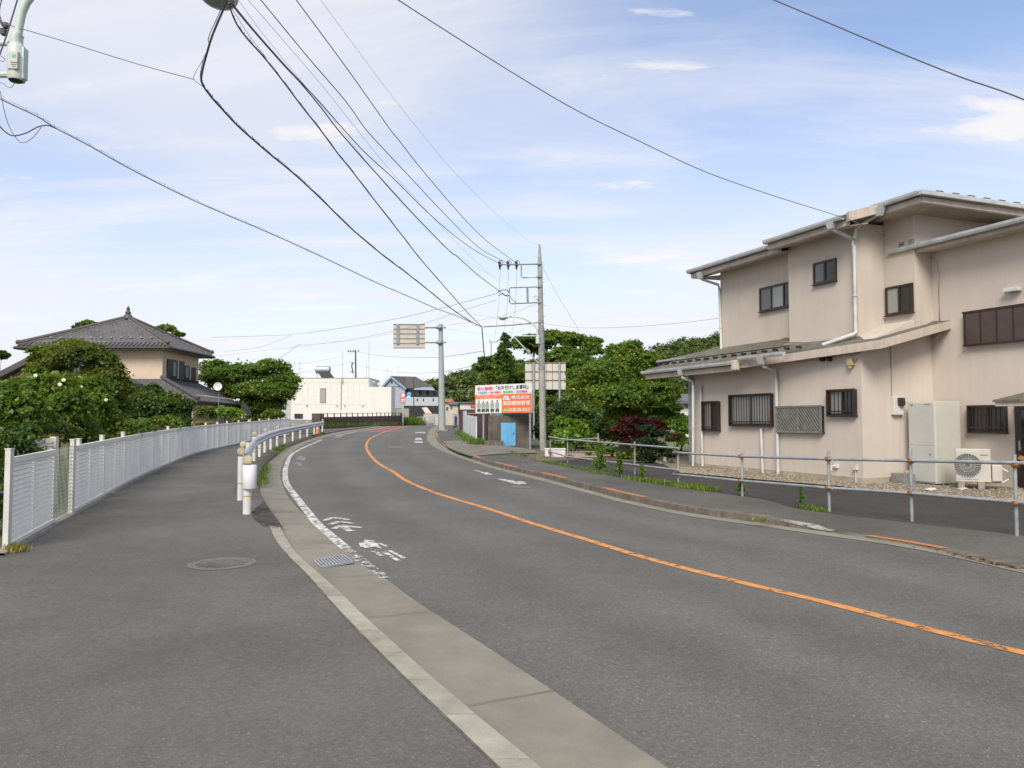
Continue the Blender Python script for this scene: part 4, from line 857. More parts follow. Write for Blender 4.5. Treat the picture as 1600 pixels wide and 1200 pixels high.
# loose cable on near block, service cable insulator
s0, z0 = on_t(1463, 400, TD); dp([PT(1430, 396, TD - .03), PT(1452, 398, TD - .03), PT(1462, 408, TD - .03), PT(1466, 430, TD - .03), PT(1469, 520, TD - .03), PT(1462, 530, TD - .03), PT(1450, 528, TD - .03)], .014, 'trim', False)
p = PT(1408, 380, 1.58); m = MB(); m.box(p, (.10, .06, .06), AX); m.tube([p, p + Sv * -.1 - UP * .12, p + Sv * .02 - UP * .2, p + Sv * .1 - UP * .08], .01, 6); m.box(PT(1424, 378, 1.58), (.12, .06, .12), AX); m.build('cable_bracket', M_['steel_d'], hs)
# tap and stub
s0, z0 = on_t(1308, 728, 0); m = MB(); m.box(H(s0, -.03, z0), (.10, .06, .09), AX); m.tube([H(s0, -.05, z0), H(s0 - .05, -.12, z0), H(s0 - .05, -.13, z0 - .1)], .015, 8); m.build('tap', M_['post'], hs)
s0, z0 = on_t(1339, 731, 0); m = MB(); m.box(H(s0, -.04, z0), (.09, .08, .09), AX); m.cyl(H(s0, -.04, z0), H(s0, -.04, .1), .012, seg=6); m.build('outdoor_socket', M_['post'], hs)
# ---------------- things beside the house
# water-heater cabinet
def gs(px, py, s_=None, t_=None): return None
bs, bz = on_t(1464, 758, 1.35)
c0 = G(1464, 758, 0.03); s_f = (c0 - HO).dot(Sv); t_f = (c0 - HO).dot(Tv)
wt = thing('water_heater_tank', 'tall pale grey water heater cabinet standing between the meter wall and the condenser', 'water heater', c0)
topz = at(1464, 627, c0.y).z; hh = topz - c0.z
tl, _ = on_s(1502, 700, s_f); sl_, _ = on_t(1420, 700, t_f)
W1 = max(.4, s_f - sl_); W2 = max(.4, min(tl - t_f, TD - t_f - .05)); print('tank', W1, W2, hh, c0.y)
M_['tank'] = mat('tank_beige', (.52, .51, .455), .45, .04, 2); M_['tankf'] = mat('tank_front_grey', (.46, .465, .44), .4, .04, 2)
m = MB(); m.box(H(s_f - W1 / 2, t_f + W2 / 2, c0.z + hh / 2 + .01), (W1, W2, hh - .02), AX); m.build('cabinet', M_['tank'], wt, bevel=.02)
m = MB(); 
m.box(H(s_f - W1 / 2, t_f - .006, c0.z + hh * .725), (W1 - .05, .02, hh * .51), AX); m.box(H(s_f - W1 / 2, t_f - .006, c0.z + hh * .359), (W1 - .05, .02, hh * .217), AX); m.box(H(s_f - W1 / 2, t_f - .006, c0.z + hh * .139), (W1 - .05, .02, hh * .219), AX); m.build('front_panel', M_['tankf'], wt, bevel=.004)
m = MB(); m.box(H(s_f - .18, t_f - .018, c0.z + hh * .965), (.14, .003, .02), AX); m.box(H(s_f - W1 + .12, t_f - .018, c0.z + hh * .96), (.05, .003, .05), AX); m.box(H(s_f - .14, t_f - .018, c0.z + hh * .36), (.05, .003, .05), AX); m.build('label_plate', M_['steel_d'], wt)
# condenser unit (fan face towards the road)
a = G(1494, 763, .03); b = at(1549, 758, a.y - .30); az = at(1494, 752, a.y).z
ac = thing('air_conditioner_unit', 'cream outdoor condenser unit with round fan grille on two concrete blocks', 'air conditioner', a)
d = Vector((b.x - a.x, b.y - a.y, 0)); Wd = d.length; d.normalize(); n = Vector((d.y, -d.x, 0)); hA = at(1494, 701, a.y).z - az
m = MB(); c = a + d * Wd / 2 - n * .15; c.z = az + hA / 2; FA = (d, n, UP); m.box(c, (Wd, .30, hA), FA); m.build('casing', mat('condenser_cream', (.50, .46, .40), .5, .05, 3), ac, bevel=.012)
m = MB(); fc = a + d * (Wd * .34) + n * .006; fc.z = az + hA / 2; m.box(fc, (Wd * .62, .012, hA * .84), FA); m.build('fan_panel', M_['tankf'], ac)
m = MB(); m.tube([fc + n * .008, fc + n * .014], [hA * .36, hA * .36], 32); m.build('fan_well', mat('fan_shadow_grey', (.11, .11, .10), .6, .1, 8), ac)
m = MB()
for k in range(28): w = 2 * math.pi * k / 28; e = d * math.cos(w) + UP * math.sin(w); e2 = d * math.cos(w + .35) + UP * math.sin(w + .35); m.tube([fc + n * .024 + e * .05, fc + n * .024 + e2 * hA * .36], .0035, 4)
for rr in (.05, hA * .2, hA * .36): m.tube([fc + n * .026 + (d * math.cos(i * .2618) + UP * math.sin(i * .2618)) * rr for i in range(25)], .004, 4)
m.build('fan_guard', M_['tankf'], ac)
m = MB(); q = a + d * Wd * .82 + n * .006; q.z = az + hA * .82; m.box(q, (.14, .004, .022), FA); m.build('badge', M_['steel_d'], ac)
m = MB(); q = a + d * (Wd + .11) - n * .14; q.z = az + hA * .28; m.box(q, (.18, .26, hA * .5), FA); m.build('valve_cover', bpy.data.materials['condenser_cream'], ac, bevel=.02)
m = MB(); 
for k in (.15, .72): q = a + d * Wd * k - n * .1; q.z = (az + a.z) / 2; m.box(q, (.12, .34, az - a.z), FA)
m.build('foot_block', M_['concrete'], ac, bevel=.01)
m = MB(); q = a + d * (Wd + .2) - n * .14; q.z = az + .12; m.tube([q + UP * .16, q + d * .1 + UP * .1, q + d * .12 - UP * .05, q + d * .02 - UP * .12, q - d * .3 - UP * .14], .02, 8); m.build('hose', M_['post'], ac, True)
# rocks by the wall
def rock(name, label, px, py, r, seed, m_=None, sq=(1, .8, .7)):
    p = G(px, py, .02); rnd = random.Random(seed); bm = bmesh.new(); bmesh.ops.create_icosphere(bm, subdivisions=3, radius=1)
    for v in bm.verts:
        k = 1 + .22 * math.sin(v.co.x * 3 + seed) * math.cos(v.co.y * 4 + seed * 2) + .12 * math.sin(v.co.z * 7 + v.co.x * 5 + seed); v.co = Vector((v.co.x * sq[0], v.co.y * sq[1], v.co.z * sq[2])) * k * r
    me = bpy.data.meshes.new(name); bm.to_mesh(me); bm.free(); me.materials.append(m_ or M_['rock']); o = bpy.data.objects.new(name, me); COL.objects.link(o); o.location = p + UP * r * .4; return tag(o, label, 'rock')
M_['rock'] = mat('garden_rock', (.30, .27, .25), .95, .3, 4, .8, 12)
rock('rock', 'grey-pink garden rock against the beige house wall below the small barred window', 1284, 745, .27, 3)
rock('rock', 'small flat pale rock at the foot of the wall left of the footing blocks', 1330, 752, .16, 5)
rock('rock', 'dark round rock beside the clipped pine behind the pipe railing', 1036, 724, .2, 8)
for i, (px, py, q) in enumerate(((1455, 768, 'white slab-like stone in the gravel in front of the water heater'), (1504, 766, 'small white stone in the gravel in front of the condenser'),)): rock('stone', q, px, py, .07 if i else .10, 11 + i, mat('pale_stone', (.55, .53, .47), .9, .1, 6), (1.3, .6, .35))
p = G(1409, 757, .0); m = MB(); m.box(p + UP * .12, (.34, .25, .26), AX); m.box(p + UP * .12 + Tv * .3, (.2, .2, .22), AX); tag(m.build('footing_block', M_['steel_d']), 'dark grey footing blocks under the meter wall of the beige house', 'footing')
p = G(1417, 757, .0); m = MB(); m.cyl(p, p + UP * .28, .05, seg=14); m.cyl(p + UP * .27, p + UP * .31, .06, seg=14); tag(m.build('vent_pipe', mat('tan_pipe', (.45, .33, .2), .6, .15, 8), None, True), 'short tan capped pipe stub beside the water heater', 'pipe')
# gravel stones: countless
rg = np.random.default_rng(7); mb = MB()
L0 = [(1060,738),(1162,747),(1295,758),(1425,772),(1581,783),(1620,786)]
for i in range(2600):
    k = rg.integers(0, len(L0) - 1); u = rg.random(); px = L0[k][0] * (1 - u) + L0[k + 1][0] * u; py = L0[k][1] * (1 - u) + L0[k + 1][1] * u - rg.random() ** 1.2 * (8 + 22 * (px - 1060) / 500)
    p = G(px, py, .035); r = rg.uniform(.014, .034); a = rg.uniform(0, 3); c_, s_ = math.cos(a) * r, math.sin(a) * r
    mb.add([p + Vector((c_, s_, 0)), p + Vector((-s_, c_, 0)), p - Vector((c_, s_, 0)), p + Vector((s_, -c_, 0)), p + UP * r * .8], [(0, 1, 4), (1, 2, 4), (2, 3, 4), (3, 0, 4)])
tag(mb.build('gravel_stones', mat('gravel_pebbles', (.30, .25, .18), .9, .35, 30, col2=(.20, .17, .13))), 'tan gravel along the foot of the beige house', 'gravel', kind='stuff')
# ============================================================ LEFT TILED HOUSE
M_['kawara'] = tiles('grey_roof_tile', (0.115, 0.11, 0.115), .25, 3.6, 4.0)
M_['ridge'] = mat('ridge_tile', (.085, .082, .088), .6, .25, 6); M_['peach'] = mat('peach_plaster', (.60, .475, .36), .9, .05, 1, .2, 60, streak=.06)
M_['mortar'] = mat('ridge_mortar', (.38, .33, .27), .9, .2, 6)
M_['brown'] = mat('brown_shutter_panel', (.10, .058, .045), .6, .15, 4)
BF, BB = 52.0, 60.0; zev = at(240, 541, BF).z
xl, xr = at(22, 541, BF).x, at(264, 541, BF).x
lh = thing('tiled_house', 'two-storey peach house with grey tiled pyramid roof behind the shrubs on the left', 'house', Vector(((xl + xr) / 2, 56, T(56))))
m = MB(); m.box(((xl + xr) / 2 + .1, 56, (zev + T(56)) / 2 - .2), (xr - xl - 1.9, BB - BF - 1.9, zev - T(56) + .5)); m.build('wall', M_['peach'], lh)
ap = at(200, 498, 56); ex = xr + .5
E = [Vector((xl, BF, zev)), Vector((xr, BF, zev)), Vector((xr, BB, zev)), Vector((xl, BB, zev))]
for i in range(4):
    a, b = E[i], E[(i + 1) % 4]; m = MB(); nrm = (b - a).cross(ap - a).normalized(); m.plate([a, b, ap], -nrm, .12); o = m.build('roof', M_['kawara'], lh); ax = (b - a).normalized(); uvplane(o, ax, nrm.cross(ax))
m = MB(); c_ = (E[0] + E[2]) / 2; m.box(c_ - UP * .16, (xr - xl - .1, BB - BF - .1, .1)); m.build('soffit', mat('brown_soffit', (.30, .24, .19), .8, .1, 3), lh)
m = MB()
for i in range(4): a, b = E[i], E[(i + 1) % 4]; m.cyl(a - UP * .1, b - UP * .1, .09, seg=8)
m.build('gutter', M_['dark'], lh, True)
for i in range(4):
    a = E[i].lerp(ap, .03); m = MB(); m.tube([a + UP * .18, a.lerp(ap, .5) + UP * .14, ap + UP * .15], [.14, .13, .13], 8); rdg = m.build('ridge', M_['ridge'], lh, True)
    m = MB(); m.tube([a + UP * .07, a.lerp(ap, .5) + UP * .05, ap + UP * .05], [.11, .11, .11], 6); m.build('ridge_mortar', M_['mortar'], rdg, True)
    m = MB(); m.sphere(a + UP * .22, (.15, .15, .17), 10, 6); m.build('ridge_end_tile', M_['ridge'], rdg, True)
m = MB(); m.tube([ap + UP * q for q in (.0, .2, .35, .42, .5, .62, .72, .95)], [.32, .30, .16, .22, .17, .10, .14, .02], 12); m.build('finial', M_['ridge'], lh, True)
m = MB()   # snow stops and rounded eave tiles on the front face
for i in range(34): x = xl + .3 + (xr - xl - .6) * i / 33; m.tube([Vector((x, BF - .02, zev + .02)), Vector((x, BF + .5, zev + .30))], [.075, .075], 6)
m.build('eave_tiles', M_['ridge'], lh, True)
for i in range(13): m = MB(); x = xl + 1.2 + (xr - xl - 2.2) * i / 12; m.sphere((x, BF + 1.0, zev + (ap.z - zev) * 1.0 / 4 + .10), (.11, .07, .07), 8, 5); m.build('snow_guard', mat('pale_guard', (.25, .25, .27), .5, .1, 5) if i == 0 else bpy.data.materials['pale_guard'], lh, True)
# lower skirt roof
zt = at(241, 592, 53).z; zb_ = 2.9; wx0 = xl + .95; wx1 = xr - .85; ox1 = -20.8; fy = 48; by = 61.5; ox0 = xl - .5
inn = [Vector((wx0, 52.9, zt)), Vector((wx1, 52.9, zt)), Vector((wx1, 59.2, zt)), Vector((wx0, 59.2, zt))]
outr = [Vector((ox0, fy, zb_)), Vector((-19.6, fy, zb_)), Vector((-21.6, by, zb_)), Vector((ox0, by, zb_))]
for i in (0, 1):
    a, b, c, d = outr[i], outr[(i + 1) % 4], inn[(i + 1) % 4], inn[i]; nrm = (b - a).cross(d - a).normalized(); m = MB(); m.plate([a, b, c, d], -nrm, .12); o = m.build('lower_roof', M_['kawara'], lh); ax = (b - a).normalized(); uvplane(o, ax, nrm.cross(ax))
m = MB(); m.cyl(outr[1] + UP * .1, inn[1] + UP * .12, .13, seg=8); m.build('ridge', M_['ridge'], lh, True)
m = MB(); m.cyl(outr[0] - UP * .1, outr[1] - UP * .1, .09); m.cyl(outr[1] - UP * .1, outr[2] - UP * .1, .09); m.build('gutter', M_['dark'], lh, True)
m = MB(); m.box(((wx0 + ox1 - 1.2) / 2, 55.2, T(55) + (zb_ - T(55)) / 2 - .2), (ox1 - 1.4 - wx0, 9, zb_ - T(55) + .1)); m.build('wall', M_['peach'], lh)
for i in range(24): m = MB(); m.sphere(outr[1].lerp(outr[2], i / 24).lerp(inn[1].lerp(inn[2], i / 24), .2) + UP * .06, (.07, .07, .06), 6, 4); m.build('snow_guard', M_['mortar'], lh)
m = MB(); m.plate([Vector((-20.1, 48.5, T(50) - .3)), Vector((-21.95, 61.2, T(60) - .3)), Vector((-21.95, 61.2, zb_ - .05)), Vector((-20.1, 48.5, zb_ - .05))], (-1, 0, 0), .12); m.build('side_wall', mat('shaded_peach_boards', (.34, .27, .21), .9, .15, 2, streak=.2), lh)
# side windows with shutters (east wall)
wx = (xl + xr) / 2 + .1 + (xr - xl - 1.9) / 2
def sidewin(y0, y1, z0, z1, mt, name='window'):
    m = MB(); m.box((wx + .04, (y0 + y1) / 2, (z0 + z1) / 2), (.10, y1 - y0, z1 - z0)); return m.build(name, mt, lh)
def yat(px): return wx / ((px - 800) / 1200)
zz0, zz1 = at(280, 592, 55.5).z, at(280, 564, 55.5).z
q0, q1, q2, q3, q4, q5 = 53.6, 55.2, 56.3, 57.2, 58.2, 58.9
w_ = sidewin(q0, q1, zz0, zz1, M_['dark']); m = MB(); m.box((wx + .10, (q0 + q1) / 2 + .25, (zz0 + zz1) / 2), (.02, .5, zz1 - zz0 - .3)); m.build('pane', M_['glass_c'], w_)
sidewin(q1 + .02, q2, zz0, zz1, M_['brown'], 'shutter')
w_ = sidewin(q2 + .02, q3, zz0, zz1 - .25, M_['dark']); m = MB(); m.box((wx + .10, (q2 + q3) / 2, (zz0 + zz1) / 2 - .1), (.02, .5, zz1 - zz0 - .5)); m.build('pane', M_['glass_c'], w_)
sidewin(q3 + .25, q4 + .2, zz0, zz1 - .3, M_['brown'], 'shutter')
m = MB(); m.box((wx + .11, q1 + .02, (zz0 + zz1) / 2), (.03, .10, zz1 - zz0)); m.box((wx + .11, q3 + .12, (zz0 + zz1) / 2 - .1), (.03, .10, zz1 - zz0 - .3)); m.build('window_trim', M_['white'], lh)
sidewin(51.0 + 2.6, 59, zz0 - .12, zz0 - .02, M_['dark'], 'window_sill')
# small gabled entrance roof far left
g0, g1, g2 = at(-40, 600, 44), at(60, 549, 44), at(84, 556, 46)
pr_ = thing('porch_roof', 'small tiled gable roof sloping down at the left edge in front of the tiled house', 'roof', Vector((g1.x - 1, 44, T(44))))
m = MB(); m.hexa([g0 - UP * .35, g1 - UP * .35, g1 + Vector((0, 6, -.35)), g0 + Vector((0, 6, -.35))], [g0, g1, g1 + Vector((0, 6, 0)), g0 + Vector((0, 6, 0))]); m.build('slope', M_['ridge'], pr_)
m = MB(); m.hexa([g1 - UP * .3, g1 + Vector((3.2, 0, -1.9)), g1 + Vector((3.2, 6, -1.9)), g1 + Vector((0, 6, -.3))], [g1, g1 + Vector((3.2, 0, -1.6)), g1 + Vector((3.2, 6, -1.6)), g1 + Vector((0, 6, 0))]); m.build('slope', M_['ridge'], pr_)
m = MB(); m.cyl(g1 + Vector((0, -.15, .12)), g1 + Vector((0, 6, .12)), .2, seg=10); m.sphere(g1 + Vector((0, -.15, .2)), (.28, .2, .3), 10, 6); m.build('ridge', M_['ridge'], pr_, True)
m = MB(); m.plate([g1 + Vector((0, .5, -.3)), g0 + Vector((.3, .5, -.4)), Vector((g0.x + .3, 44.5, T(44))), Vector((g1.x + 3, 44.5, T(44))), g1 + Vector((3.0, .5, -1.9))], (0, 1, 0), .1); m.build('gable_wall', mat('brown_boards', (.28, .2, .15), .8, .2, 4), pr_)
# satellite dish on a mast
p = at(340.5, 604, 50); t = thing('satellite_dish', 'white round satellite dish on a mast behind the lower tiled roof', 'satellite dish', Vector((p.x, 50, T(50))))
m = MB(); r = .27; nn = Vector((.15, -1, .12)).normalized(); a_ = nn.cross(UP).normalized(); b_ = a_.cross(nn).normalized(); rings = []
for k, (rr, dd) in enumerate(((.0, -.0), (.5, -.015), (.8, -.04), (1, -.07))): rings.append([p + (a_ * math.cos(w) + b_ * math.sin(w)) * r * rr * 1.0 - nn * dd * 1.0 for w in [2 * math.pi * i / 24 for i in range(25)]])
sheet(rings).build('dish', M_['white'], t, True); m.tube([p + nn * .05, p - nn * .2, Vector((p.x, 50.2, T(50)))], .03, 8); m.build('mast', M_['steel_d'], t)
# ============================================================ WHITE FLAT-ROOFED BUILDING
M_['wtile'] = mat('white_wall_tile', (.68, .665, .62), .7, .03, 1.5, streak=.06)
YW = 118; g = T(YW)
def X(px, Y=YW): return (px - 800) / 1200 * Y * 1.0
def Z(py, Y=YW): return at(800, py, Y).z
wb = thing('white_building', 'long white flat-roofed building with a narrow tall window beyond the left fence', 'building', Vector((X(520), YW, g)))
m = MB(); m.box(((X(455) + X(577.5)) / 2, YW + 4.2, (Z(591) + g) / 2), (X(577.5) - X(455), 8.4, Z(591) - g)); m.build('wall', M_['wtile'], wb)
m = MB(); m.box(((X(425) + X(455)) / 2, YW + 9, (Z(599) + g) / 2), (X(455) - X(425) - .01, 10, Z(599) - g)); m.build('wing', mat('grey_side_wall', (.42, .43, .43), .8, .05, 2), wb)
m = MB(); m.box(((X(578) + X(613)) / 2, YW + .9, (Z(605) + g) / 2), (X(613) - X(578) - .02, 3.9, Z(605) - g)); m.build('annex', M_['wtile'], wb)
m = MB()
for z in (Z(597), Z(632)): m.box(((X(455) + X(579)) / 2, YW - .01, z), (X(577) - X(455) - .02, .02, .03))
for i in range(1, 14): x = X(455) + (X(579) - X(455)) * i / 14; m.box((x, YW - .008, (Z(597) + Z(632)) / 2), (.02, .015, Z(597) - Z(632) - .04))
m.build('panel_joints', mat('joint_line', (.56, .545, .50), .8, .1, 3), wb)
m = MB(); m.box(((X(455) + X(577.5)) / 2, YW + 4.2, Z(591) + .03), (X(577.5) - X(455) + .1, 8.5, .07)); m.build('parapet_cap', M_['concrete'], wb)
def wwin(x0, x1, y0, y1, Y, par, mt=None, dy=0):
    m = MB(); m.box(((X(x0, Y) + X(x1, Y)) / 2, Y - .02 + dy, (Z(y0, Y) + Z(y1, Y)) / 2), (X(x1, Y) - X(x0, Y), .08, Z(y0, Y) - Z(y1, Y))); w = m.build('window', M_['frame'], par)
    m = MB(); m.box(((X(x0, Y) + X(x1, Y)) / 2, Y - .065 + dy, (Z(y0, Y) + Z(y1, Y)) / 2 - .03), ((X(x1, Y) - X(x0, Y)) * .86, .02, (Z(y0, Y) - Z(y1, Y)) * .93)); m.build('pane', mt or M_['glass_m'], w); return w
wwin(500.5, 509, 607, 629.5, YW, wb, mat('grey_pane', (.33, .335, .32), .3, .05, 3))
for a in (589.5, 597.5, 605): wwin(a, a + 2.6, 610.5, 624, YW - .6, wb, mat('slit_pane', (.3, .28, .25), .3, .05, 3))
m = MB(); x = X(533); m.box((x, YW - .06, (Z(592) + Z(640)) / 2), (.10, .1, Z(592) - Z(640))); m.build('downpipe', mat('grey_pipe', (.3, .29, .27), .5, .1, 3), wb)
for px in (480, 527, 539, 567, 587): m = MB(); m.box((X(px), YW - .1 if px < 579 else YW - .7, Z(634)), (.14, .16, .16)); m.build('wall_vent', M_['rust' if px == 480 else 'concrete'], wb)
m = MB(); m.box((X(467), YW - .08, Z(650)), (X(475) - X(462), .1, .7)); m.build('window', M_['glass_d'], wb)
m = MB(); m.box((X(455) + 1.3, YW - 2, g + .4), (5, .05, .9)); m.build('low_rail', M_['steel_d'], wb)
# rooftop solar heater, aerials
t = thing('solar_water_heater', 'rooftop solar water heater with silver tank above dark panels on the white building', 'solar heater', Vector((X(505), YW + 2, Z(591))))
m = MB(); m.plate([Vector((X(494, YW + 3.4), YW + 3.4, Z(579, YW + 3.4))), Vector((X(512, YW + 3.4), YW + 3.4, Z(579, YW + 3.4))), Vector((X(519.5), YW + .8, Z(590))), Vector((X(500), YW + .8, Z(590)))], (0, 0, 1), .1); m.build('collector', M_['dark'], t)
m = MB(); m.tube([Vector((X(492.5, YW + 3.4), YW + 3.4, Z(579, YW + 3.4) + .12)), Vector((X(494, YW + 3.4), YW + 3.4, Z(579, YW + 3.4) + .12)), Vector((X(514, YW + 3.4), YW + 3.4, Z(579, YW + 3.4) + .12)), Vector((X(515.5, YW + 3.4), YW + 3.4, Z(579, YW + 3.4) + .12))], [.45, .6, .6, .45], 14); m.build('tank', mat('silver_tank', (.36, .40, .44), .35, .06, 4, metal=.3), t, True)
m = MB()
for px in (495, 514): m.cyl(Vector((X(px, YW + 3.4), YW + 3.4, Z(580, YW + 3.4))), Vector((X(px, YW + 3.4), YW + 3.4, Z(591))), .04, seg=6)
m.build('stand', M_['steel_d'], t)
def aerial(label, px, py0, py1, Y, els):
    a, b = at(px, py1, Y), at(px, py0, Y); t = thing('tv_aerial', label, 'aerial', a, 'roof aerials'); m = MB(); m.cyl(a, b, .035, .02, seg=6); m.build('mast', M_['steel_d'], t)
    m = MB()
    for py, w in els: c = at(px, py, Y); m.box(c, (w, .03, .03)); m.box(c + Vector((w * .3, 0, .0)), (.02, .6, .02))
    m.build('antenna', M_['steel_d'], t); 
aerial('thin tv aerial mast rising left of the solar heater behind the tree', 468.5, 566, 592, YW + 3, [(568, .5), (576, .8)])
aerial('tall whip aerial on the white building facade beside the downpipe', 535.5, 548, 600, YW - .2, [(569, .18), (596, .3)])
aerial('thin aerial near the right end of the white building roof', 572.5, 570, 591, YW + 4, [(574, .2)])
aerial('tall mast aerial at the joint of the white building and its lower annex', 576.5, 532, 604, YW - .1, [(558, .15), (577, .5)])
aerial('small aerial with a top bar left of the gable of the blue house', 605.7, 577, 600, YW + 32, [(578, 1.0)])
aerial('faint aerial mast behind the ridge of the blue house', 622, 572, 592, YW + 40, [(573, 1.2)])
t = thing('ac_unit', 'small rusty condenser on the roof edge of the white building near its right end', 'air conditioner', at(585, 600, YW + 1)); m = MB(); m.box(at(584, 597, YW - .35) , (.35, .3, .3)); m.box(at(591.5, 600, YW - .35), (.35, .3, .3)); m.build('casing', M_['post'], t, bevel=.02); m = MB(); m.box(at(583, 597, YW - .51), (.18, .02, .18)); m.build('fan', M_['rust'], t)
# ============================================================ BLUE-GREY HOUSE
YB = 148
M_['bluewall'] = mat('pale_blue_boards', (.33, .39, .47), .7, .06, 2, streak=.08); M_['darkroof'] = tiles('brown_grey_roof', (.10, .092, .088), .25, 2.5, 4)
bh = thing('blue_house', 'pale blue-grey house with dark gable roof and covered balcony beyond the white building', 'house', Vector((X(645, YB), YB, T(YB))))
bx = lambda px, py, dy=0: at(px, py, YB + dy)
m = MB(); A = [bx(596, 604), bx(634, 604), bx(634, 640), bx(596, 640)]; m.box(((A[0].x + A[1].x) / 2, YB + 4, (bx(600, 605).z + T(YB)) / 2), (A[1].x - A[0].x - .3, 8, bx(600, 605).z - T(YB))); m.build('wall', M_['bluewall'], bh)
m = MB(); m.plate([bx(599, 604, -.02), bx(632, 604, -.02), bx(611, 589, -.02)], (0, 1, 0), 7.9); m.build('gable', M_['bluewall'], bh)
for q, (ea, eb) in enumerate(((bx(594, 605.5, -.4), bx(611, 587, -.4)), (bx(611, 587, -.4), bx(634.5, 606, -.4)))):
    m = MB(); dd = Vector((4.2 if q else 0, 10, 0)); m.hexa([ea - UP * .15, eb - UP * .15, eb + dd - UP * .15, ea + dd - UP * .15], [ea, eb, eb + dd, ea + dd]); o = m.build('roof', M_['darkroof'], bh); uvplane(o, (0, 1, 0), (eb - ea).normalized())
    m = MB(); m.hexa([ea - UP * .5 - Vector((0, .06, 0)), eb - UP * .5 - Vector((0, .06, 0)), eb - UP * .5, ea - UP * .5], [ea - Vector((0, .06, 0)), eb - Vector((0, .06, 0)), eb, ea]); m.build('bargeboard', mat('blue_bargeboard', (.24, .32, .42), .6, .08, 3), bh)
m = MB(); m.box(bx(612, 597, -.1), (.28 * 1.0, .1, .45)); m.build('gable_vent', M_['dark'], bh)
# main roof to the right of the gable, wall, awning and balcony
P = [bx(634, 606, -.3), bx(677, 605, 1), bx(650, 588.5, 5), bx(612, 587.5, 5)]
m = MB(); m.hexa([p - UP * .15 for p in P], P); o = m.build('roof', M_['darkroof'], bh); uvplane(o, (1, 0, 0), (P[3] - P[0]).normalized())
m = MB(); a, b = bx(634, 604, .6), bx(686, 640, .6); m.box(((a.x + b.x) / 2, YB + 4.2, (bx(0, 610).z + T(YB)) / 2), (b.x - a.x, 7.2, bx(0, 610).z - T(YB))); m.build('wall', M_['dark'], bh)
P = [bx(645, 608.5, -.6), bx(680, 609.5, -.6), bx(676, 605, .6), bx(648, 605, .6)]; m = MB(); m.hexa([p - UP * .05 for p in P], P); m.build('awning', mat('blue_awning', (.25, .30, .38), .5, .08, 3), bh)
m = MB(); a, b = bx(633, 620.5, -.6), bx(684.5, 634, -.6); m.box(((a.x + b.x) / 2, YB - .55, (a.z + b.z) / 2), (b.x - a.x, .12, a.z - b.z)); m.box((b.x - .06, YB + .1, (a.z + b.z) / 2), (.12, 1.2, a.z - b.z)); m.build('balcony', mat('pale_blue_parapet', (.43, .47, .50), .7, .05, 3, streak=.2), bh)
m = MB()
for px in (652, 661.5, 677): m.box(bx(px, 624.8, -.64), (.24, .05, .5))
m.build('balcony_openings', M_['dark'], bh)
m = MB()
for px in (634, 646, 660, 671, 683.5): m.cyl(bx(px, 609, -.55), bx(px, 621, -.55), .05, seg=6)
m.cyl(bx(646, 590, -.5), bx(646.5, 634, -.7), .07, seg=6); m.build('balcony_posts', M_['dark'], bh)
for px in (652, 663, 674): m = MB(); m.box(bx(px, 614.5, .55), (.6, .08, .9)); m.build('window', M_['glass_m'], bh)
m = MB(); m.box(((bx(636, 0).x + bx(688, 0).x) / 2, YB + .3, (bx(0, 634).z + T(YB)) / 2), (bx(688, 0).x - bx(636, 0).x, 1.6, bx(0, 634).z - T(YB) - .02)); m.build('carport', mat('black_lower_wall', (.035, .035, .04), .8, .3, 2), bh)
# low concrete walls, gate walls, banner
def wallthing(name, label, x0, x1, y0, y1, Y, mt, cat='wall', th=.25, parts=None):
    a = at(x0, y0, Y); b = at(x1, y1, Y); t = thing(name, label, cat, Vector(((a.x + b.x) / 2, Y, T(Y)))); m = MB(); m.box(((a.x + b.x) / 2, Y, (a.z + T(Y) - .1) / 2), (b.x - a.x, th, a.z - T(Y) + .1)); m.build('panel', mt, t)
    m = MB(); m.box(((a.x + b.x) / 2, Y, a.z + .03), (b.x - a.x + .06, th + .08, .06)); m.build('coping', M_['concrete'], t); return t
wallthing('retaining_wall', 'pale concrete retaining wall behind the round road signs', 612, 639, 638.5, 658, 130, mat('pale_concrete', (.38, .37, .32), .9, .15, 2, streak=.3))
gw = wallthing('gate_wall', 'short white block wall with a grey gate right of the parked van', 662, 685, 647, 663, 136, mat('white_block', (.50, .49, .44), .9, .1, 3, streak=.25))
m = MB(); m.box(at(674, 656, 135.7), (1.0, .1, 1.3)); m.build('gate', mat('grey_gate', (.36, .36, .34), .6, .08, 3), gw)
t = thing('sunshade', 'pale pinkish sloping canvas shade in front of the black carport wall', 'awning', Vector((X(664, 140.5), 140.5, T(140)))); P = [at(659, 637, 141), at(667, 636, 141), at(675, 646.5, 140), at(665, 646, 140)]; m = MB(); m.plate(P, (0, 0, -1), .05); m.build('canvas', mat('pale_canvas', (.55, .47, .40), .8, .15, 2), t); m = MB(); m.cyl(at(663, 642, 140.5), Vector((at(663, 642, 140.5).x, 140.5, T(131))), .04, seg=6); m.build('pole', M_['steel_d'], t)
# bank of grass behind signs
gp_ = [at(px, 661, 100) for px in (632, 640, 650, 660)]; spots = [Vector((X(px, Y), Y, T(Y) - .1)) for px in range(632, 654, 2) for Y in (127, 128, 129)]
o = blades('grass_bank', spots, 3200, 1.3, M_['weed'], None, 3, .05, .5); tag(o, 'bright green grass bank left of the parked van', 'grass', kind='stuff')
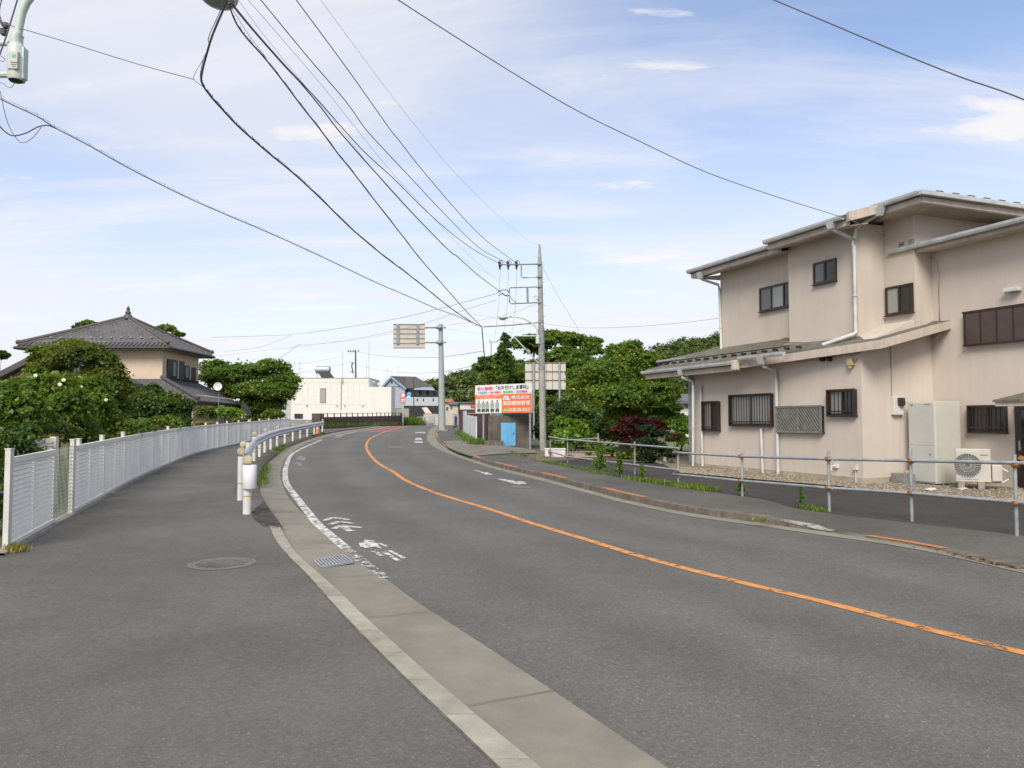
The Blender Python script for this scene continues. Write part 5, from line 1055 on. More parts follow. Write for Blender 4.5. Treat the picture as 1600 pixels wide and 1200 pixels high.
# parked van ------------------------------------------------------------
def van(px0, px1, ptop, pbot, Y):
    a, b = at(px0, pbot, Y), at(px1, pbot, Y); w = b.x - a.x; cx = (a.x + b.x) / 2; z0 = T(Y) ; h = at(0, ptop, Y).z - z0; L = 3.4; k = w / 1.48
    t = thing('parked_van', 'small white van parked nose-out beside the white gate wall', 'van', Vector((cx, Y, z0))); m = MB()
    prof = [(0, .22), (0, .52), (.05, .60), (.42, .72), (.85, .97), (1.2, 1.0), (3.3, .99), (3.4, .93), (3.4, .22)]
    n = len(prof); vs = []
    for sx in (-1, 1):
        for (yy, zz) in prof: ins = .0 if zz < .62 else .10 * (zz - .6) / .4; vs.append(Vector((cx + sx * (w / 2 - ins * w), Y + yy, z0 + zz * h)))
    m.add(vs, [tuple(range(n)), tuple(reversed(range(n, 2 * n)))] + [(i, n + i, n + (i + 1) % n, (i + 1) % n) for i in range(n)]); m.build('body', mat('van_white', (.62, .64, .66), .3, .04, 2), t, bevel=.05)
    m = MB(); m.hexa([Vector((cx - w * .41, Y + .40, z0 + .70 * h)), Vector((cx + w * .41, Y + .40, z0 + .70 * h)), Vector((cx + w * .37, Y + .83, z0 + .95 * h)), Vector((cx - w * .37, Y + .83, z0 + .95 * h))], [q + Vector((0, -.03, .03)) for q in [Vector((cx - w * .41, Y + .40, z0 + .70 * h)), Vector((cx + w * .41, Y + .40, z0 + .70 * h)), Vector((cx + w * .37, Y + .83, z0 + .95 * h)), Vector((cx - w * .37, Y + .83, z0 + .95 * h))]]); m.build('windscreen', M_['glass_m'], t)
    for sx in (-1, 1):
        m = MB(); m.box((cx + sx * w * .36, Y - .01, z0 + .44 * h), (w * .2, .06, h * .1)); m.build('headlight', mat('lamp_glass', (.7, .7, .68), .15, .02, 3), t, bevel=.02)
        for yy in (.7, 2.7): m = MB(); c = Vector((cx + sx * (w / 2 - .06), Y + yy, z0 + .28)); m.cyl(c - Vector((.09, 0, 0)), c + Vector((.09, 0, 0)), .28, seg=18); wh = m.build('wheel', mat('tyre', (.02, .02, .02), .8, .1, 8), t, True); m = MB(); m.cyl(c - Vector((.1, 0, 0)), c + Vector((.1, 0, 0)), .16, seg=12); m.build('rim', M_['steel'], wh, True)
    m = MB(); m.box((cx, Y - .02, z0 + .27 * h), (w * .9, .1, h * .16)); m.build('bumper', M_['dark'], t, bevel=.02)
    m = MB(); m.box((cx, Y - .08, z0 + .30 * h), (.33, .02, .16)); m.build('number_plate', M_['white'], t)
van(648.5, 662, 651, 663, 132)
# ============================================================ far houses on the right side of the lane
def house(name, label, x0, x1, ywall, yroof, Y, wm, rm, depth=7, hip=True, wins=()):
    a, b = X(x0, Y), X(x1, Y); g = T(Y) - .2; zw, zr_ = Z(ywall, Y), Z(yroof, Y); t = thing(name, label, 'house', Vector(((a + b) / 2, Y, g)), 'small houses down the lane')
    m = MB(); m.box(((a + b) / 2, Y + depth / 2, (zw + g) / 2), (b - a, depth, zw - g)); m.build('wall', wm, t)
    o_ = .4; E_ = [Vector((a - o_, Y - o_, zw)), Vector((b + o_, Y - o_, zw)), Vector((b + o_, Y + depth + o_, zw)), Vector((a - o_, Y + depth + o_, zw))]; ins = min(depth / 2, (b - a) / 2 - .2) if hip else -.0
    r0, r1 = Vector((a - o_ + ins, Y + depth / 2, zr_)), Vector((b + o_ - ins, Y + depth / 2, zr_)); m = MB(); m.add(E_ + [r0, r1] + [e - UP * .15 for e in E_], [(0, 1, 5, 4), (2, 3, 4, 5), (1, 2, 5), (3, 0, 4), (6, 7, 1, 0), (7, 8, 2, 1), (8, 9, 3, 2), (9, 6, 0, 3), (9, 8, 7, 6)]); m.build('roof', rm, t)
    for (u0, u1, v0, v1) in wins: wwin(u0, u1, v0, v1, Y, t, M_['glass_m'])
    return t
M_['oroof'] = mat('orange_roof', (.42, .13, .055), .8, .15, 2); M_['groof'] = mat('grey_roof', (.12, .125, .14), .7, .15, 2); M_['cream'] = mat('cream_wall', (.52, .48, .40), .8, .08, 2, streak=.1); M_['whitew'] = mat('white_wall', (.58, .57, .53), .8, .05, 2, streak=.1)
house('orange_roof_house', 'small cream house with an orange roof just right of the sign pole', 690, 704, 627.5, 622, 135, M_['cream'], M_['oroof'], 8, True, ((697, 700, 636, 641),))
house('grey_roof_house', 'cream house with a grey hip roof behind the narrow lane', 702, 716, 631, 627, 128, M_['cream'], M_['groof'], 8, True, ((704, 707, 635, 639),))
wh_ = house('white_house', 'white house with a flat roofline and a red panel left of the orange billboard', 718.5, 741, 628.5, 627, 125, M_['whitew'], M_['groof'], 9, False, ())
m = MB(); m.box(at(739, 633.5, 124.9), (.8, .1, .7)); m.build('red_panel', mat('red_panel', (.45, .09, .08), .6, .1, 3), wh_)
gg_ = wallthing('grey_garage', 'grey-blue garage front at the end of the lane with a dark doorway', 708, 717, 648, 664, 118, mat('garage_grey', (.30, .33, .36), .7, .06, 2), 'garage', 1.5)
m = MB(); m.box(at(712, 657, 117.1), (.35, .1, 1.3)); m.build('door', M_['dark'], gg_)
wallthing('dark_wall', 'dark brown wall with railing above it behind the white lane fence', 718, 746, 640.5, 662, 62, mat('dark_brown_wall', (.07, .045, .04), .8, .2, 3))
house('hill_house', 'pale flat house on the wooded slope above the lane', 703, 718, 612, 609.5, 190, M_['cream'], M_['groof'], 8, False)
tag(house('hill_house', 'long pale building half hidden by trees on the wooded slope beside the billboard', 714, 741, 611.5, 608, 215, M_['cream'], M_['groof'], 8, False))
house('side_house', 'white house wall glimpsed between the big green tree and the beige house', 1062, 1092, 627, 612, 46, M_['whitew'], M_['groof'], 8, False, ((1071, 1078, 620, 629) if False else (1071.5, 1078, 631, 637),))
house('peach_house', 'pale peach house wall glimpsed under the tree between the left house and white building', 380, 402, 636, 628, 76, M_['peach'], M_['groof'], 8, False)
house('back_house', 'cream house glimpsed through the trees right of the second billboard', 848, 877, 628, 621, 60, M_['cream'], M_['groof'], 8, False)
# ============================================================ BROWN BRIDGE FENCE
bf = thing('brown_fence', 'low dark brown panelled bridge fence with a top rail in front of the white building', 'fence', G(500, 664))
fa = at(500, 667, 80); fb_ = at(628, 662.8, 125); nP = 17
fa.y = 80; fb_.y = 125; m = MB(); dd_ = (fb_ - fa).normalized(); m.hexa([fa - UP * 1.2 - Vector((0, .6, 0)), fb_ - UP * 1.2 - Vector((0, .6, 0)), fb_ - UP * 1.2 + Vector((0, .3, 0)), fa - UP * 1.2 + Vector((0, .3, 0))], [fa - Vector((0, .6, 0)), fb_ - Vector((0, .6, 0)), fb_ + Vector((0, .3, 0)), fa + Vector((0, .3, 0))]); m.build('deck_kerb', M_['kerb_old'], bf)
for i in range(nP):
    a = fa.lerp(fb_, i / nP); b = fa.lerp(fb_, (i + 1) / nP); d = (b - a).normalized(); nn = Vector((-d.y, d.x, 0)); m = MB(); m.box((a + b) / 2 + UP * (.62 + .25 * i / nP), ((b - a).length - .08, .05, .80 + .3 * i / nP), (d, nn, UP)); m.build('panel', mat('dark_brown_panel', (.065, .034, .032), .6, .15, 3) if i == 0 else bpy.data.materials['dark_brown_panel'], bf)
    m = MB(); hq = 1.42 + .5 * i / nP; m.box(a + UP * hq / 2, (.10, .10, hq)); m.box((a + b) / 2 + UP * (hq - .05), ((b - a).length, .06, .05), (d, nn, UP)); m.build('post', bpy.data.materials['dark_brown_panel'], bf)
m = MB(); m.box(fb_ + UP * .9, (.6, .3, 1.8)); m.box(fa + Vector((-.35, .5, .6)), (1.2, .4, 1.6)); m.build('end_pillar', mat('pillar_brown', (.10, .075, .065), .8, .2, 3), bf)
o = blades('fence_weeds', [fa.lerp(fb_, i / 40) + Vector((0, -.35, 0)) for i in range(41)], 3600, .42, M_['weed'], None, 9, .035, .2); tag(o, 'green weeds along the foot of the brown bridge fence', 'weeds', kind='stuff')
# traffic cone by guard rail end
p = G(492, 679); t = thing('traffic_cone', 'orange and white traffic cone behind the far end of the guard rail', 'traffic cone', p + Vector((0, .8, 0))); q = p + Vector((0, .8, 0)); m = MB(); m.tube([q + UP * .03, q + UP * .36], [.17, .11], 14); m.tube([q + UP * .58, q + UP * .85], [.08, .03], 14); m.box(q + UP * .02, (.38, .38, .04)); m.build('cone', mat('cone_orange', (.62, .17, .09), .5, .08, 6), t, True); m = MB(); m.tube([q + UP * .36, q + UP * .58], [.11, .08], 14); m.build('band', M_['white'], t, True)
# ============================================================ ROUND ROAD SIGNS ON WHITE POST
YS_ = 124; p = Vector((X(629.5, YS_), YS_, T(YS_))); t = thing('road_sign', 'white post with two red-ringed round signs and a small blue round sign', 'road sign', p)
m = MB(); m.cyl(p, Vector((p.x, p.y, Z(611, YS_))), .12, seg=12); m.build('post', M_['white'], t, True)
M_['signred'] = mat('sign_red', (.60, .07, .08), .5, .03, 4); M_['signblue'] = mat('sign_blue', (.08, .36, .68), .5, .03, 4); M_['signwhite'] = mat('sign_white', (.75, .75, .75), .5, .03, 4)
def disc(c, r, mt, name, par, y=0, th=.02, seg=24):
    m = MB(); m.tube([c + Vector((0, -y, 0)), c + Vector((0, -y - th, 0))], [r, r], seg); return m.build(name, mt, par)
for py in (617.5, 625.8):
    c = at(629.5, py, YS_ - .15); s_ = disc(c, .46, M_['signred'], 'sign_disc', t); disc(c, .30, M_['signwhite'], 'face', s_, .022, .008)
    m = MB(); cc = c + Vector((0, -.034, 0)); 
    m.box(cc + Vector((-.02, 0, .02)), (.16, .006, .18)) if py < 620 else m.box(cc + Vector((.02, 0, 0)), (.22, .006, .15)); m.build('symbol', M_['signblue'] if py < 620 else M_['dark'], s_)
    if py > 620: m = MB(); m.box(cc - Vector((0, .006, 0)), (.56, .005, .07), (Vector((.7, 0, -.7)), Vector((0, 1, 0)), Vector((.7, 0, .7)))); m.build('slash', M_['signred'], s_)
c = at(639, 615.8, YS_ - .1); s_ = disc(c, .36, M_['signblue'], 'sign_disc', t); m = MB(); m.box(at(638.5, 620, YS_ - .12), (.62, .03, .18)); m.build('plate', M_['signwhite'], t)
m = MB(); m.box(at(634, 617.5, YS_ - .05), (1.0, .05, .05)); m.build('bracket', M_['steel_d'], t)
# ============================================================ OVERHEAD SIGN POLE (back of a direction sign)
b = G(691, 672.5, .02); YP = b.y; t = thing('sign_gantry', 'tall grey steel pole with two arms holding a sign seen from behind', 'road sign', b); print('gantry', b)
m = MB(); top = at(688.5, 507, YP); m.cyl(b, top, .28, .17, seg=20); m.sphere(top, (.17, .17, .06), 16, 6); m.build('pole', mat('gantry_grey', (.33, .36, .36), .5, .08, 4, streak=.1), t, True)
for py in (511.8, 535.2):
    m = MB(); m.cyl(at(616, py, YP - .25), at(697, py, YP - .25), .055, seg=10); m.build('arm', mat('arm_brown_grey', (.25, .2, .18), .6, .1, 4), t, True); m = MB(); c = at(685, py, YP - .25); m.tube([c - Vector((.22, 0, 0)), c - Vector((.1, 0, 0)), c + Vector((.2, 0, 0)), c + Vector((.3, 0, 0))], [.06, .14, .16, .06], 10); m.build('arm_socket', M_['steel_d'], t, True)
c0_, c1_ = at(614.8, 507, YP - .3), at(664, 544.5, YP - .3); m = MB(); m.box(((c0_.x + c1_.x) / 2, YP - .32, (c0_.z + c1_.z) / 2), (c1_.x - c0_.x, .03, c0_.z - c1_.z)); sp_ = m.build('sign_panel', mat('sign_back', (.46, .44, .39), .6, .05, 3, streak=.1), t)
m = MB()
for py in (507.5, 514.5, 522, 529.5, 537, 544): m.box(((c0_.x + c1_.x) / 2, YP - .36, at(0, py, YP).z), (c1_.x - c0_.x, .05, .045))
m.build('stiffener', mat('stiffener_brown', (.30, .24, .19), .6, .1, 3), sp_)
m = MB()
for px in (623, 653.5): m.box((at(px, 520, YP).x, YP - .4, (at(0, 508, YP).z + at(0, 539, YP).z) / 2), (.2, .05, at(0, 508, YP).z - at(0, 539, YP).z))
m.build('bracket', M_['steel_d'], sp_)
m = MB(); m.box(b + UP * .02, (.9, .9, .10)); m.build('base_plate', M_['concrete'], t)
# ============================================================ BILLBOARD WITH WRITING
YBb = G(756, 691.5, .0).y; print('billboard Y', YBb)
pL, pR = G(755, 689, 0), G(830, 702.5, 0)
YL_, YR_ = 38.5, 36.0
tlp, trp, brp, blp = at(743, 602, YL_), at(831.5, 599, YR_), at(833.5, 644.5, YR_), at(744.5, 646.5, YL_)
bb = thing('billboard', 'orange and white billboard with Japanese lettering and a group photo on two steel posts', 'billboard', Vector(((pL.x + pR.x) / 2, 37, T(37))))
bd = (trp - tlp); bd.z = 0; BW = bd.length; bd.normalize(); bn = Vector((bd.y, -bd.x, 0)); zT = (tlp.z + trp.z) / 2; zBt = (blp.z + brp.z) / 2; BH = zT - zBt; bo_ = Vector((tlp.x, tlp.y, zBt)) 
shear = (trp.z - tlp.z)
BAX = (bd, bn, UP)
def bp_(u, v, o=0.0): return bo_ + bd * (u * BW) + UP * (v * BH) + bn * o
m = MB(); m.box(bp_(.5, .5), (BW, .05, BH), BAX); panel = m.build('panel', mat('board_white', (.72, .72, .71), .5, .02, 2), bb)
M_['bor'] = mat('board_orange', (.78, .17, .04), .5, .02, 2)
def rect(u0, u1, v0, v1, mt, name, o, th=.006): m = MB(); m.box(bp_((u0 + u1) / 2, (v0 + v1) / 2, o), ((u1 - u0) * BW, th, (v1 - v0) * BH), BAX); return m.build(name, mt, panel)
rect(.002, .998, .002, .66, M_['bor'], 'orange_field', .028); rect(.02, .485, .004, .50, M_['signwhite'], 'photo_field', .034)
def text(s, u, v, hgt, mt, width=None, name='lettering', o=.042, bold=.0, al='LEFT'):
    cu = bpy.data.curves.new(name, 'FONT'); cu.body = s; cu.size = 1; cu.align_x = 'LEFT'; cu.align_y = 'BOTTOM_BASELINE'; cu.offset = bold; cu.extrude = 0.002; cu.resolution_u = 3
    ob = bpy.data.objects.new(name, cu); COL.objects.link(ob); dg = bpy.context.evaluated_depsgraph_get(); me = bpy.data.meshes.new_from_object(ob.evaluated_get(dg)); bpy.data.objects.remove(ob); 
    V = np.zeros(len(me.vertices) * 3); me.vertices.foreach_get('co', V); V = V.reshape(-1, 3); x0, x1 = V[:, 0].min(), V[:, 0].max(); y0, y1 = V[:, 1].min(), V[:, 1].max()
    sx = (width * BW) / (x1 - x0); sy = hgt * BH / (y1 - y0); base = bp_(u, v, o); W = np.zeros_like(V)
    for i in range(3): W[:, i] = base[i] + (V[:, 0] - x0) * sx * bd[i] + (V[:, 1] - y0) * sy * UP[i] + V[:, 2] * bn[i] - bb.location[i]
    me.vertices.foreach_set('co', W.ravel()); me.update(); me.materials.clear(); me.materials.append(mt); o2 = bpy.data.objects.new(name, me); COL.objects.link(o2); o2.parent = panel; return o2
def tcol(n, c): return mat('ink_' + n, c, .5, .01, 2)
K_ = tcol('black', (.05, .04, .05)); Rd = tcol('red', (.75, .03, .06)); Bl = tcol('blue', (.08, .38, .80)); Mg = tcol('magenta', (.72, .04, .25)); Gn = tcol('green', (.05, .50, .16)); Pu = tcol('purple', (.60, .10, .42)); Wh = tcol('white', (.82, .80, .78)); Gr = tcol('pale_green', (.25, .62, .25))
text('安心価格!!', .045, .81, .13, Rd, .30, bold=.012); text('『お片付けしま専科』', .385, .81, .15, K_, .56, bold=.008)
text('不用品買取', .05, .69, .085, Bl, .18, bold=.01); text('・', .245, .71, .03, K_, .01); text('庭の整理', .28, .69, .085, Mg, .18, bold=.01); text('・', .475, .71, .03, K_, .01); text('遺品整理', .505, .69, .085, Gn, .18, bold=.01); text('・', .70, .71, .03, K_, .01); text('生前整理', .74, .69, .085, Pu, .19, bold=.01)
text('お庭の一軒、粗大ゴミ、一戸建までも', .04, .592, .05, Wh, .42, bold=.012); text('まごころでお手伝いします', .10, .515, .05, Wh, .29, bold=.012)
text('株式会社', .655, .475, .13, Wh, .31, bold=.014); text('眞田建物管理', .51, .265, .155, Wh, .465, bold=.014); text('0120-55-5215', .61, .055, .12, Wh, .365, bold=.02)
m = MB(); m.add([bp_(.51, .455, .036), bp_(.64, .455, .036), bp_(.62, .50, .036), bp_(.60, .585, .036), bp_(.54, .60, .036), bp_(.515, .55, .036)], [(0, 1, 2, 3, 4, 5)]); m.build('logo', M_['signwhite'], panel)
m = MB(); m.box(bp_(.56, .535, .04), (.05 * BW, .004, .02 * BH), BAX); m.box(bp_(.585, .50, .04), (.05 * BW, .004, .02 * BH), BAX); m.box(bp_(.54, .50, .04), (.02 * BW, .004, .07 * BH), BAX); m.build('logo_mark', tcol('steel_blue', (.35, .38, .55)), panel)
rect(.515, .59, .055, .14, Gr, 'phone_mark', .036)
# the group photograph printed on the board: five standing figures
for i, (u, hb) in enumerate(((.075, .46), (.155, .435), (.23, .415), (.32, .45), (.41, .46))):
    m = MB(); e = .042
    m.add([bp_(u - .028, .15, e), bp_(u + .028, .15, e), bp_(u + .038, .27, e), bp_(u + .034, .345, e), bp_(u + .013, .39, e), bp_(u - .013, .39, e), bp_(u - .034, .345, e), bp_(u - .038, .25, e)], [tuple(range(8))]); m.build('printed_figure', tcol('jacket', (.30, .37, .30)) if i == 0 else bpy.data.materials['ink_jacket'], panel)
    m = MB(); m.tube([bp_(u, hb - .03, e + .001), bp_(u, hb - .03, e + .003)], [.055, .055], 12); m.build('printed_head', tcol('skin', (.20, .13, .10)) if i == 0 else bpy.data.materials['ink_skin'], panel)
    m = MB(); m.add([bp_(u - .032, .035, e), bp_(u - .004, .035, e), bp_(u, .11, e), bp_(u + .008, .035, e), bp_(u + .033, .035, e), bp_(u + .033, .149, e), bp_(u - .033, .149, e)], [tuple(range(7))]); m.build('printed_trousers', K_, panel)
for c_, pyb in ((bp_(.14, 0), 689), (bp_(.955, 0), 702)):
    m = MB(); q = c_ - bn * .05; m.cyl(Vector((q.x, q.y, T(q.y) - .2)), Vector((q.x, q.y, zT - .05)), .055, seg=12); m.build('post', M_['steel'], bb, True)
# rear blank billboard
YRb = 44; t = thing('blank_billboard', 'blank white billboard seen from behind with brown frame, behind the concrete utility pole', 'billboard', Vector((X(852, YRb), YRb, T(YRb))))
a_, b_ = at(820.5, 567, YRb), at(884, 608.5, YRb); m = MB(); m.box(((a_.x + b_.x) / 2, YRb, (a_.z + b_.z) / 2), (b_.x - a_.x, .05, a_.z - b_.z)); pn = m.build('panel', mat('blank_cream', (.52, .51, .46), .6, .04, 2, streak=.1), t)
m = MB()
for py in (567, 580.5, 594): m.box(((a_.x + b_.x) / 2, YRb - .05, at(0, py, YRb).z), (b_.x - a_.x, .04, .045))
for px in (831, 842, 853, 863): m.box((at(px, 580, YRb).x, YRb - .045, (a_.z + b_.z) / 2), (.03, .03, a_.z - b_.z))
m.build('frame', mat('frame_brown', (.28, .17, .12), .7, .15, 4), pn)
for px in (834, 874): m = MB(); x = at(px, 600, YRb).x; m.cyl(Vector((x, YRb - .12, T(YRb))), Vector((x, YRb - .12, a_.z)), .06, seg=10); m.build('post', M_['steel'], t, True)
# ============================================================ CONCRETE SHED, BLUE DOOR
YD = 37.2
t = thing('pump_shed', 'weathered concrete shed with a bright blue door under the billboard', 'shed', Vector((X(792, YD), YD, T(YD))))
a_, b_ = at(762.5, 650, YD), at(828.5, 701, YD); zt_ = (a_.z + at(0, 649.5, YD).z) / 2; m = MB(); m.box(((a_.x + b_.x) / 2, YD + 1.4, (zt_ + T(YD)) / 2 - .2), (b_.x - a_.x, 2.8, zt_ - T(YD) + .4)); m.build('wall', mat('stained_concrete', (.135, .12, .10), .95, .25, 1.5, .3, 40, streak=.35), t)
m = MB(); m.box(((a_.x + b_.x) / 2 + .1, YD + 1.4, zt_ + .06), (b_.x - a_.x - .3, 2.6, .10)); m.build('roof', mat('blue_sheet', (.10, .18, .24), .6, .15, 3), t)
d0_, d1_ = at(783, 660.5, YD), at(805.5, 697, YD); zg = T(YD) - .02; m = MB(); m.box(((d0_.x + d1_.x) / 2, YD - .02, (d0_.z + zg) / 2), (d1_.x - d0_.x, .05, d0_.z - zg)); dr = m.build('door', mat('bright_blue', (.13, .42, .72), .5, .06, 2, streak=.25), t)
m = MB()
for i in range(1, 8): x = d0_.x + (d1_.x - d0_.x) * i / 8; m.box((x, YD - .047, (d0_.z + zg) / 2), (.012, .008, d0_.z - zg - .04))
m.build('ribs', mat('blue_ribs', (.10, .34, .60), .5, .05, 2), dr); m = MB(); m.box((d1_.x - .09, YD - .07, (d0_.z + zg) / 2 + .05), (.03, .05, .12)); m.build('handle', M_['dark'], dr)
m = MB(); q = G(765, 695, 0); m.box((X(772, 36.6), 36.7, T(36.6) + .08), (.9, .5, .32)); tag(m.build('concrete_block', M_['kerb_old']), 'low mossy concrete ledge left of the blue shed door', 'ledge')
# white lane fence at left of billboard
t = thing('white_lane_fence', 'white painted board fence stepping down beside the lane left of the billboard', 'fence', G(744, 684))
A_, B_ = G(745, 685, 0), G(724, 672, 0); A_ = Vector((X(744.5, 39), 39, T(39))); B_ = Vector((X(724, 52), 52, T(52)))
for i in range(4):
    a = A_.lerp(B_, i / 4); b = A_.lerp(B_, (i + 1) / 4); h_ = at(0, 651.5, 39).z - T(39) if i < 3 else at(0, 642, 52).z - T(52); d = (b - a).normalized(); nn = Vector((-d.y, d.x, 0)); m = MB(); m.box((a + b) / 2 + UP * h_ / 2, ((b - a).length - .03, .05, h_), (d, nn, UP)); m.build('panel', mat('white_board', (.62, .64, .67), .6, .06, 3, streak=.2) if i == 0 else bpy.data.materials['white_board'], t)
    m = MB(); m.box(a + UP * (h_ / 2 + .01), (.06, .06, h_ + .02)); m.build('post', bpy.data.materials['white_board'], t)
wallthing('dark_red_shed', 'dark maroon low shed roof showing between the white lane fence and billboard', 733, 762, 647, 690, 47, mat('maroon', (.06, .03, .035), .7, .2, 3), 'shed', 2)
# foam boxes at pole foot
bx0 = at(868, 706, 29.5)
for i, (px, py, w, h, lab) in enumerate(((861, 705.5, .46, .24, 'pinkish white foam box behind another at the foot of the utility pole'), (872, 706.5, .50, .26, 'white foam box standing in front at the foot of the utility pole'))):
    Y_ = 28.2 - i * .5; p = Vector((X(px, Y_), Y_, T(Y_))); m = MB(); m.box(p + UP * (h / 2 + .0), (w, .32, h)); tt = thing('foam_box', lab, 'box', p); m.build('tub', mat('foam', (.66, .62, .62), .7, .04, 6) if i == 0 else bpy.data.materials['foam'], tt, bevel=.02); m = MB(); m.box(p + UP * (h + .03), (w + .03, .35, .05)); m.build('lid', bpy.data.materials['foam'], tt, bevel=.015)
# ============================================================ UTILITY POLE (centre)
YU = 32.5; ub = at(849, 704, YU); ub.z = T(YU); utop = at(843, 382, YU)
up_ = thing('utility_pole', 'tall concrete utility pole with crossarm brackets and insulators beside the billboard', 'utility pole', ub)
ul = lambda px, py, dy=0.0: at(px, py, YU + dy)
m = MB(); m.tube([ub - UP * .2, ub.lerp(utop, .3), ub.lerp(utop, .7), ub.lerp(utop, .9), utop], [.145, .135, .11, .10, .035], 20); m.build('shaft', M_['pole'], up_, True)
def pipe(name, pts, r, mt, par=None, dy=-.13, seg=8):
    m = MB(); m.tube([ul(a, b, dy) for a, b in pts], r, seg); return m.build(name, mt, par or up_, True)
pipe('crossarm', [(779, 413.5), (845, 412.5)], .035, M_['steel_d'])
pipe('crossarm_stay', [(814.5, 413.5), (814.5, 431), (817, 434), (845, 433.5)], .025, M_['steel_d'])
pipe('bracket_frame', [(845, 448), (797, 449.5), (796, 452), (796, 472), (799, 474.5), (845, 472.5)], .028, M_['steel_d'])
pipe('bracket_bar', [(824, 449.5), (824.5, 473.5)], .045, M_['steel_d'])
pipe('cable_arm', [(755, 510.5), (800, 508), (845, 503.5)], .028, M_['steel_d'])
pipe('guy_arm', [(806, 525), (838, 525)], .03, M_['gut']); pipe('guy_strut', [(803, 526), (841, 567)], .028, M_['gut']); pipe('guy_insulator', [(824, 546), (828, 550.5)], .045, M_['yellow'])
for py in (413, 434, 448.5, 472.5, 503.5, 525):
    c = ul(845, py); k = (657 - py) / 320; r = .15 - .05 * min(1, max(0, (700 - py) / 320)); c = ub.lerp(utop, (704 - py) / 322); m = MB(); m.tube([c - UP * .05, c + UP * .05], [r, r], 16); m.build('band', M_['steel_d'], up_, True)
for px in (781, 794, 807):
    i_ = thing; m = MB(); p = ul(px, 413, -.13); m.tube([p + UP * .02, p + UP * .12], [.06, .05], 10); m.tube([p - UP * .03, p - UP * .22], [.065, .03], 10); m.tube([p + Vector((.10 * math.cos(w) + .03, 0, .12 * math.sin(w) + .05)) for w in [math.pi * k / 8 for k in range(0, 17)]], .012, 6); m.build('insulator', M_['dark'], up_, True)
m = MB(); p = ul(792, 459, -.13); m.tube([ul(779, 456, -.13), ul(785, 453, -.13), ul(792, 453, -.13), ul(796, 458, -.13)], .02, 6); m.tube([ul(784, 458, -.13), ul(790, 462, -.13), ul(796, 462, -.13)], .03, 6); m.tube([ul(776, 459, -.13), ul(780, 454, -.13), ul(784, 459, -.13), ul(779, 462, -.13)], .018, 6); m.tube([ul(797, 462, -.13), ul(800, 468, -.13), ul(806, 473, -.13)], .014, 6); m.build('jumper_loops', M_['wire'], up_, True)
m = MB(); m.tube([ul(834, 465, -.1), ul(837, 462, -.1), ul(841, 464, -.1), ul(837, 467, -.1), ul(842, 470, -.1)], .014, 6); m.build('cable_loop', M_['wire'], up_, True)
# climbing bolts and wrap
m = MB()
for i in range(26): c = ub.lerp(utop, .17 + i * .028); s_ = 1 if i % 2 else -1; m.cyl(c, c + Vector((s_ * .2, -.02, 0)), .009, seg=5)
m.build('step_bolts', M_['steel_d'], up_)
m = MB(); c0, c1 = ub.lerp(utop, .39), ub.lerp(utop, .60); m.tube([c0, c1], [.140, .126], 20)
m.build('sleeve_wrap', mat('speckled_wrap', (.30, .30, .29), .8, .45, 22, col2=(.10, .10, .10)), up_, True)
# street lamp on it
sl = thing('street_lamp', 'pale green street lamp with a curved arm fixed to the centre utility pole', 'street lamp', ul(841, 537))
m = MB(); m.tube([ul(840, 525, -.2), ul(839.5, 516, -.2), ul(836, 509, -.2), ul(829, 503, -.2), ul(818, 497.5, -.2), ul(806, 495, -.2), ul(796, 495, -.2)], .035, 10); m.build('arm', M_['mint'], sl, True)
m = MB(); m.tube([ul(840, 524, -.2), ul(840.2, 537, -.2)], .085, 14); m.build('ballast_box', M_['mint'], sl, True)
m = MB(); m.sphere(ul(786.5, 496, -.2), (.22, .15, .085), 16, 10); m.build('lamp_head', M_['mint'], sl, True); m = MB(); m.sphere(ul(785, 498, -.2), (.14, .10, .07), 12, 8); m.build('lamp_glass', mat('lamp_lens', (.42, .36, .30), .3, .1, 5), sl, True)
# far dark pole behind white building and far arm pole
YF = 150; b_ = at(557, 600, YF); b_.z = T(YF); fp = thing('utility_pole', 'dark distant utility pole rising behind the roof of the white building', 'utility pole', b_)
m = MB(); m.tube([b_, at(555.5, 547, YF)], [.2, .15], 12); m.build('shaft', mat('dark_pole', (.11, .10, .10), .8, .15, 4), fp, True)
m = MB(); m.box(at(550, 549.5, YF - .2), (1.6, .08, .08)); m.box(at(551, 567, YF - .2), (1.0, .08, .08))
for px in (544, 548, 552, 560): m.tube([at(px, 550, YF - .2), at(px, 547, YF - .2)], .09, 6)
m.tube([at(551, 566, YF - .2), at(549.5, 572, YF - .2), at(552, 584, YF - .2)], .12, 6); m.box(at(549, 581, YF - .2), (.6, .3, .12)); m.build('fittings', M_['dark'], fp)
YF2 = 95; b_ = at(766, 600, YF2); b_.z = T(YF2); fp2 = thing('utility_pole', 'small distant pole top with a short crossarm left of the dark conifer', 'utility pole', b_); m = MB(); m.tube([b_, at(767.5, 535, YF2)], [.10, .06], 8); m.build('shaft', M_['pole'], fp2, True); m = MB(); m.box(at(771, 534.5, YF2), (1.0, .08, .08)); m.tube([at(765.5, 534, YF2), at(765.5, 531, YF2)], .06, 6); m.tube([at(777, 534, YF2), at(777, 531, YF2)], .06, 6); m.build('crossarm', M_['steel_d'], fp2)
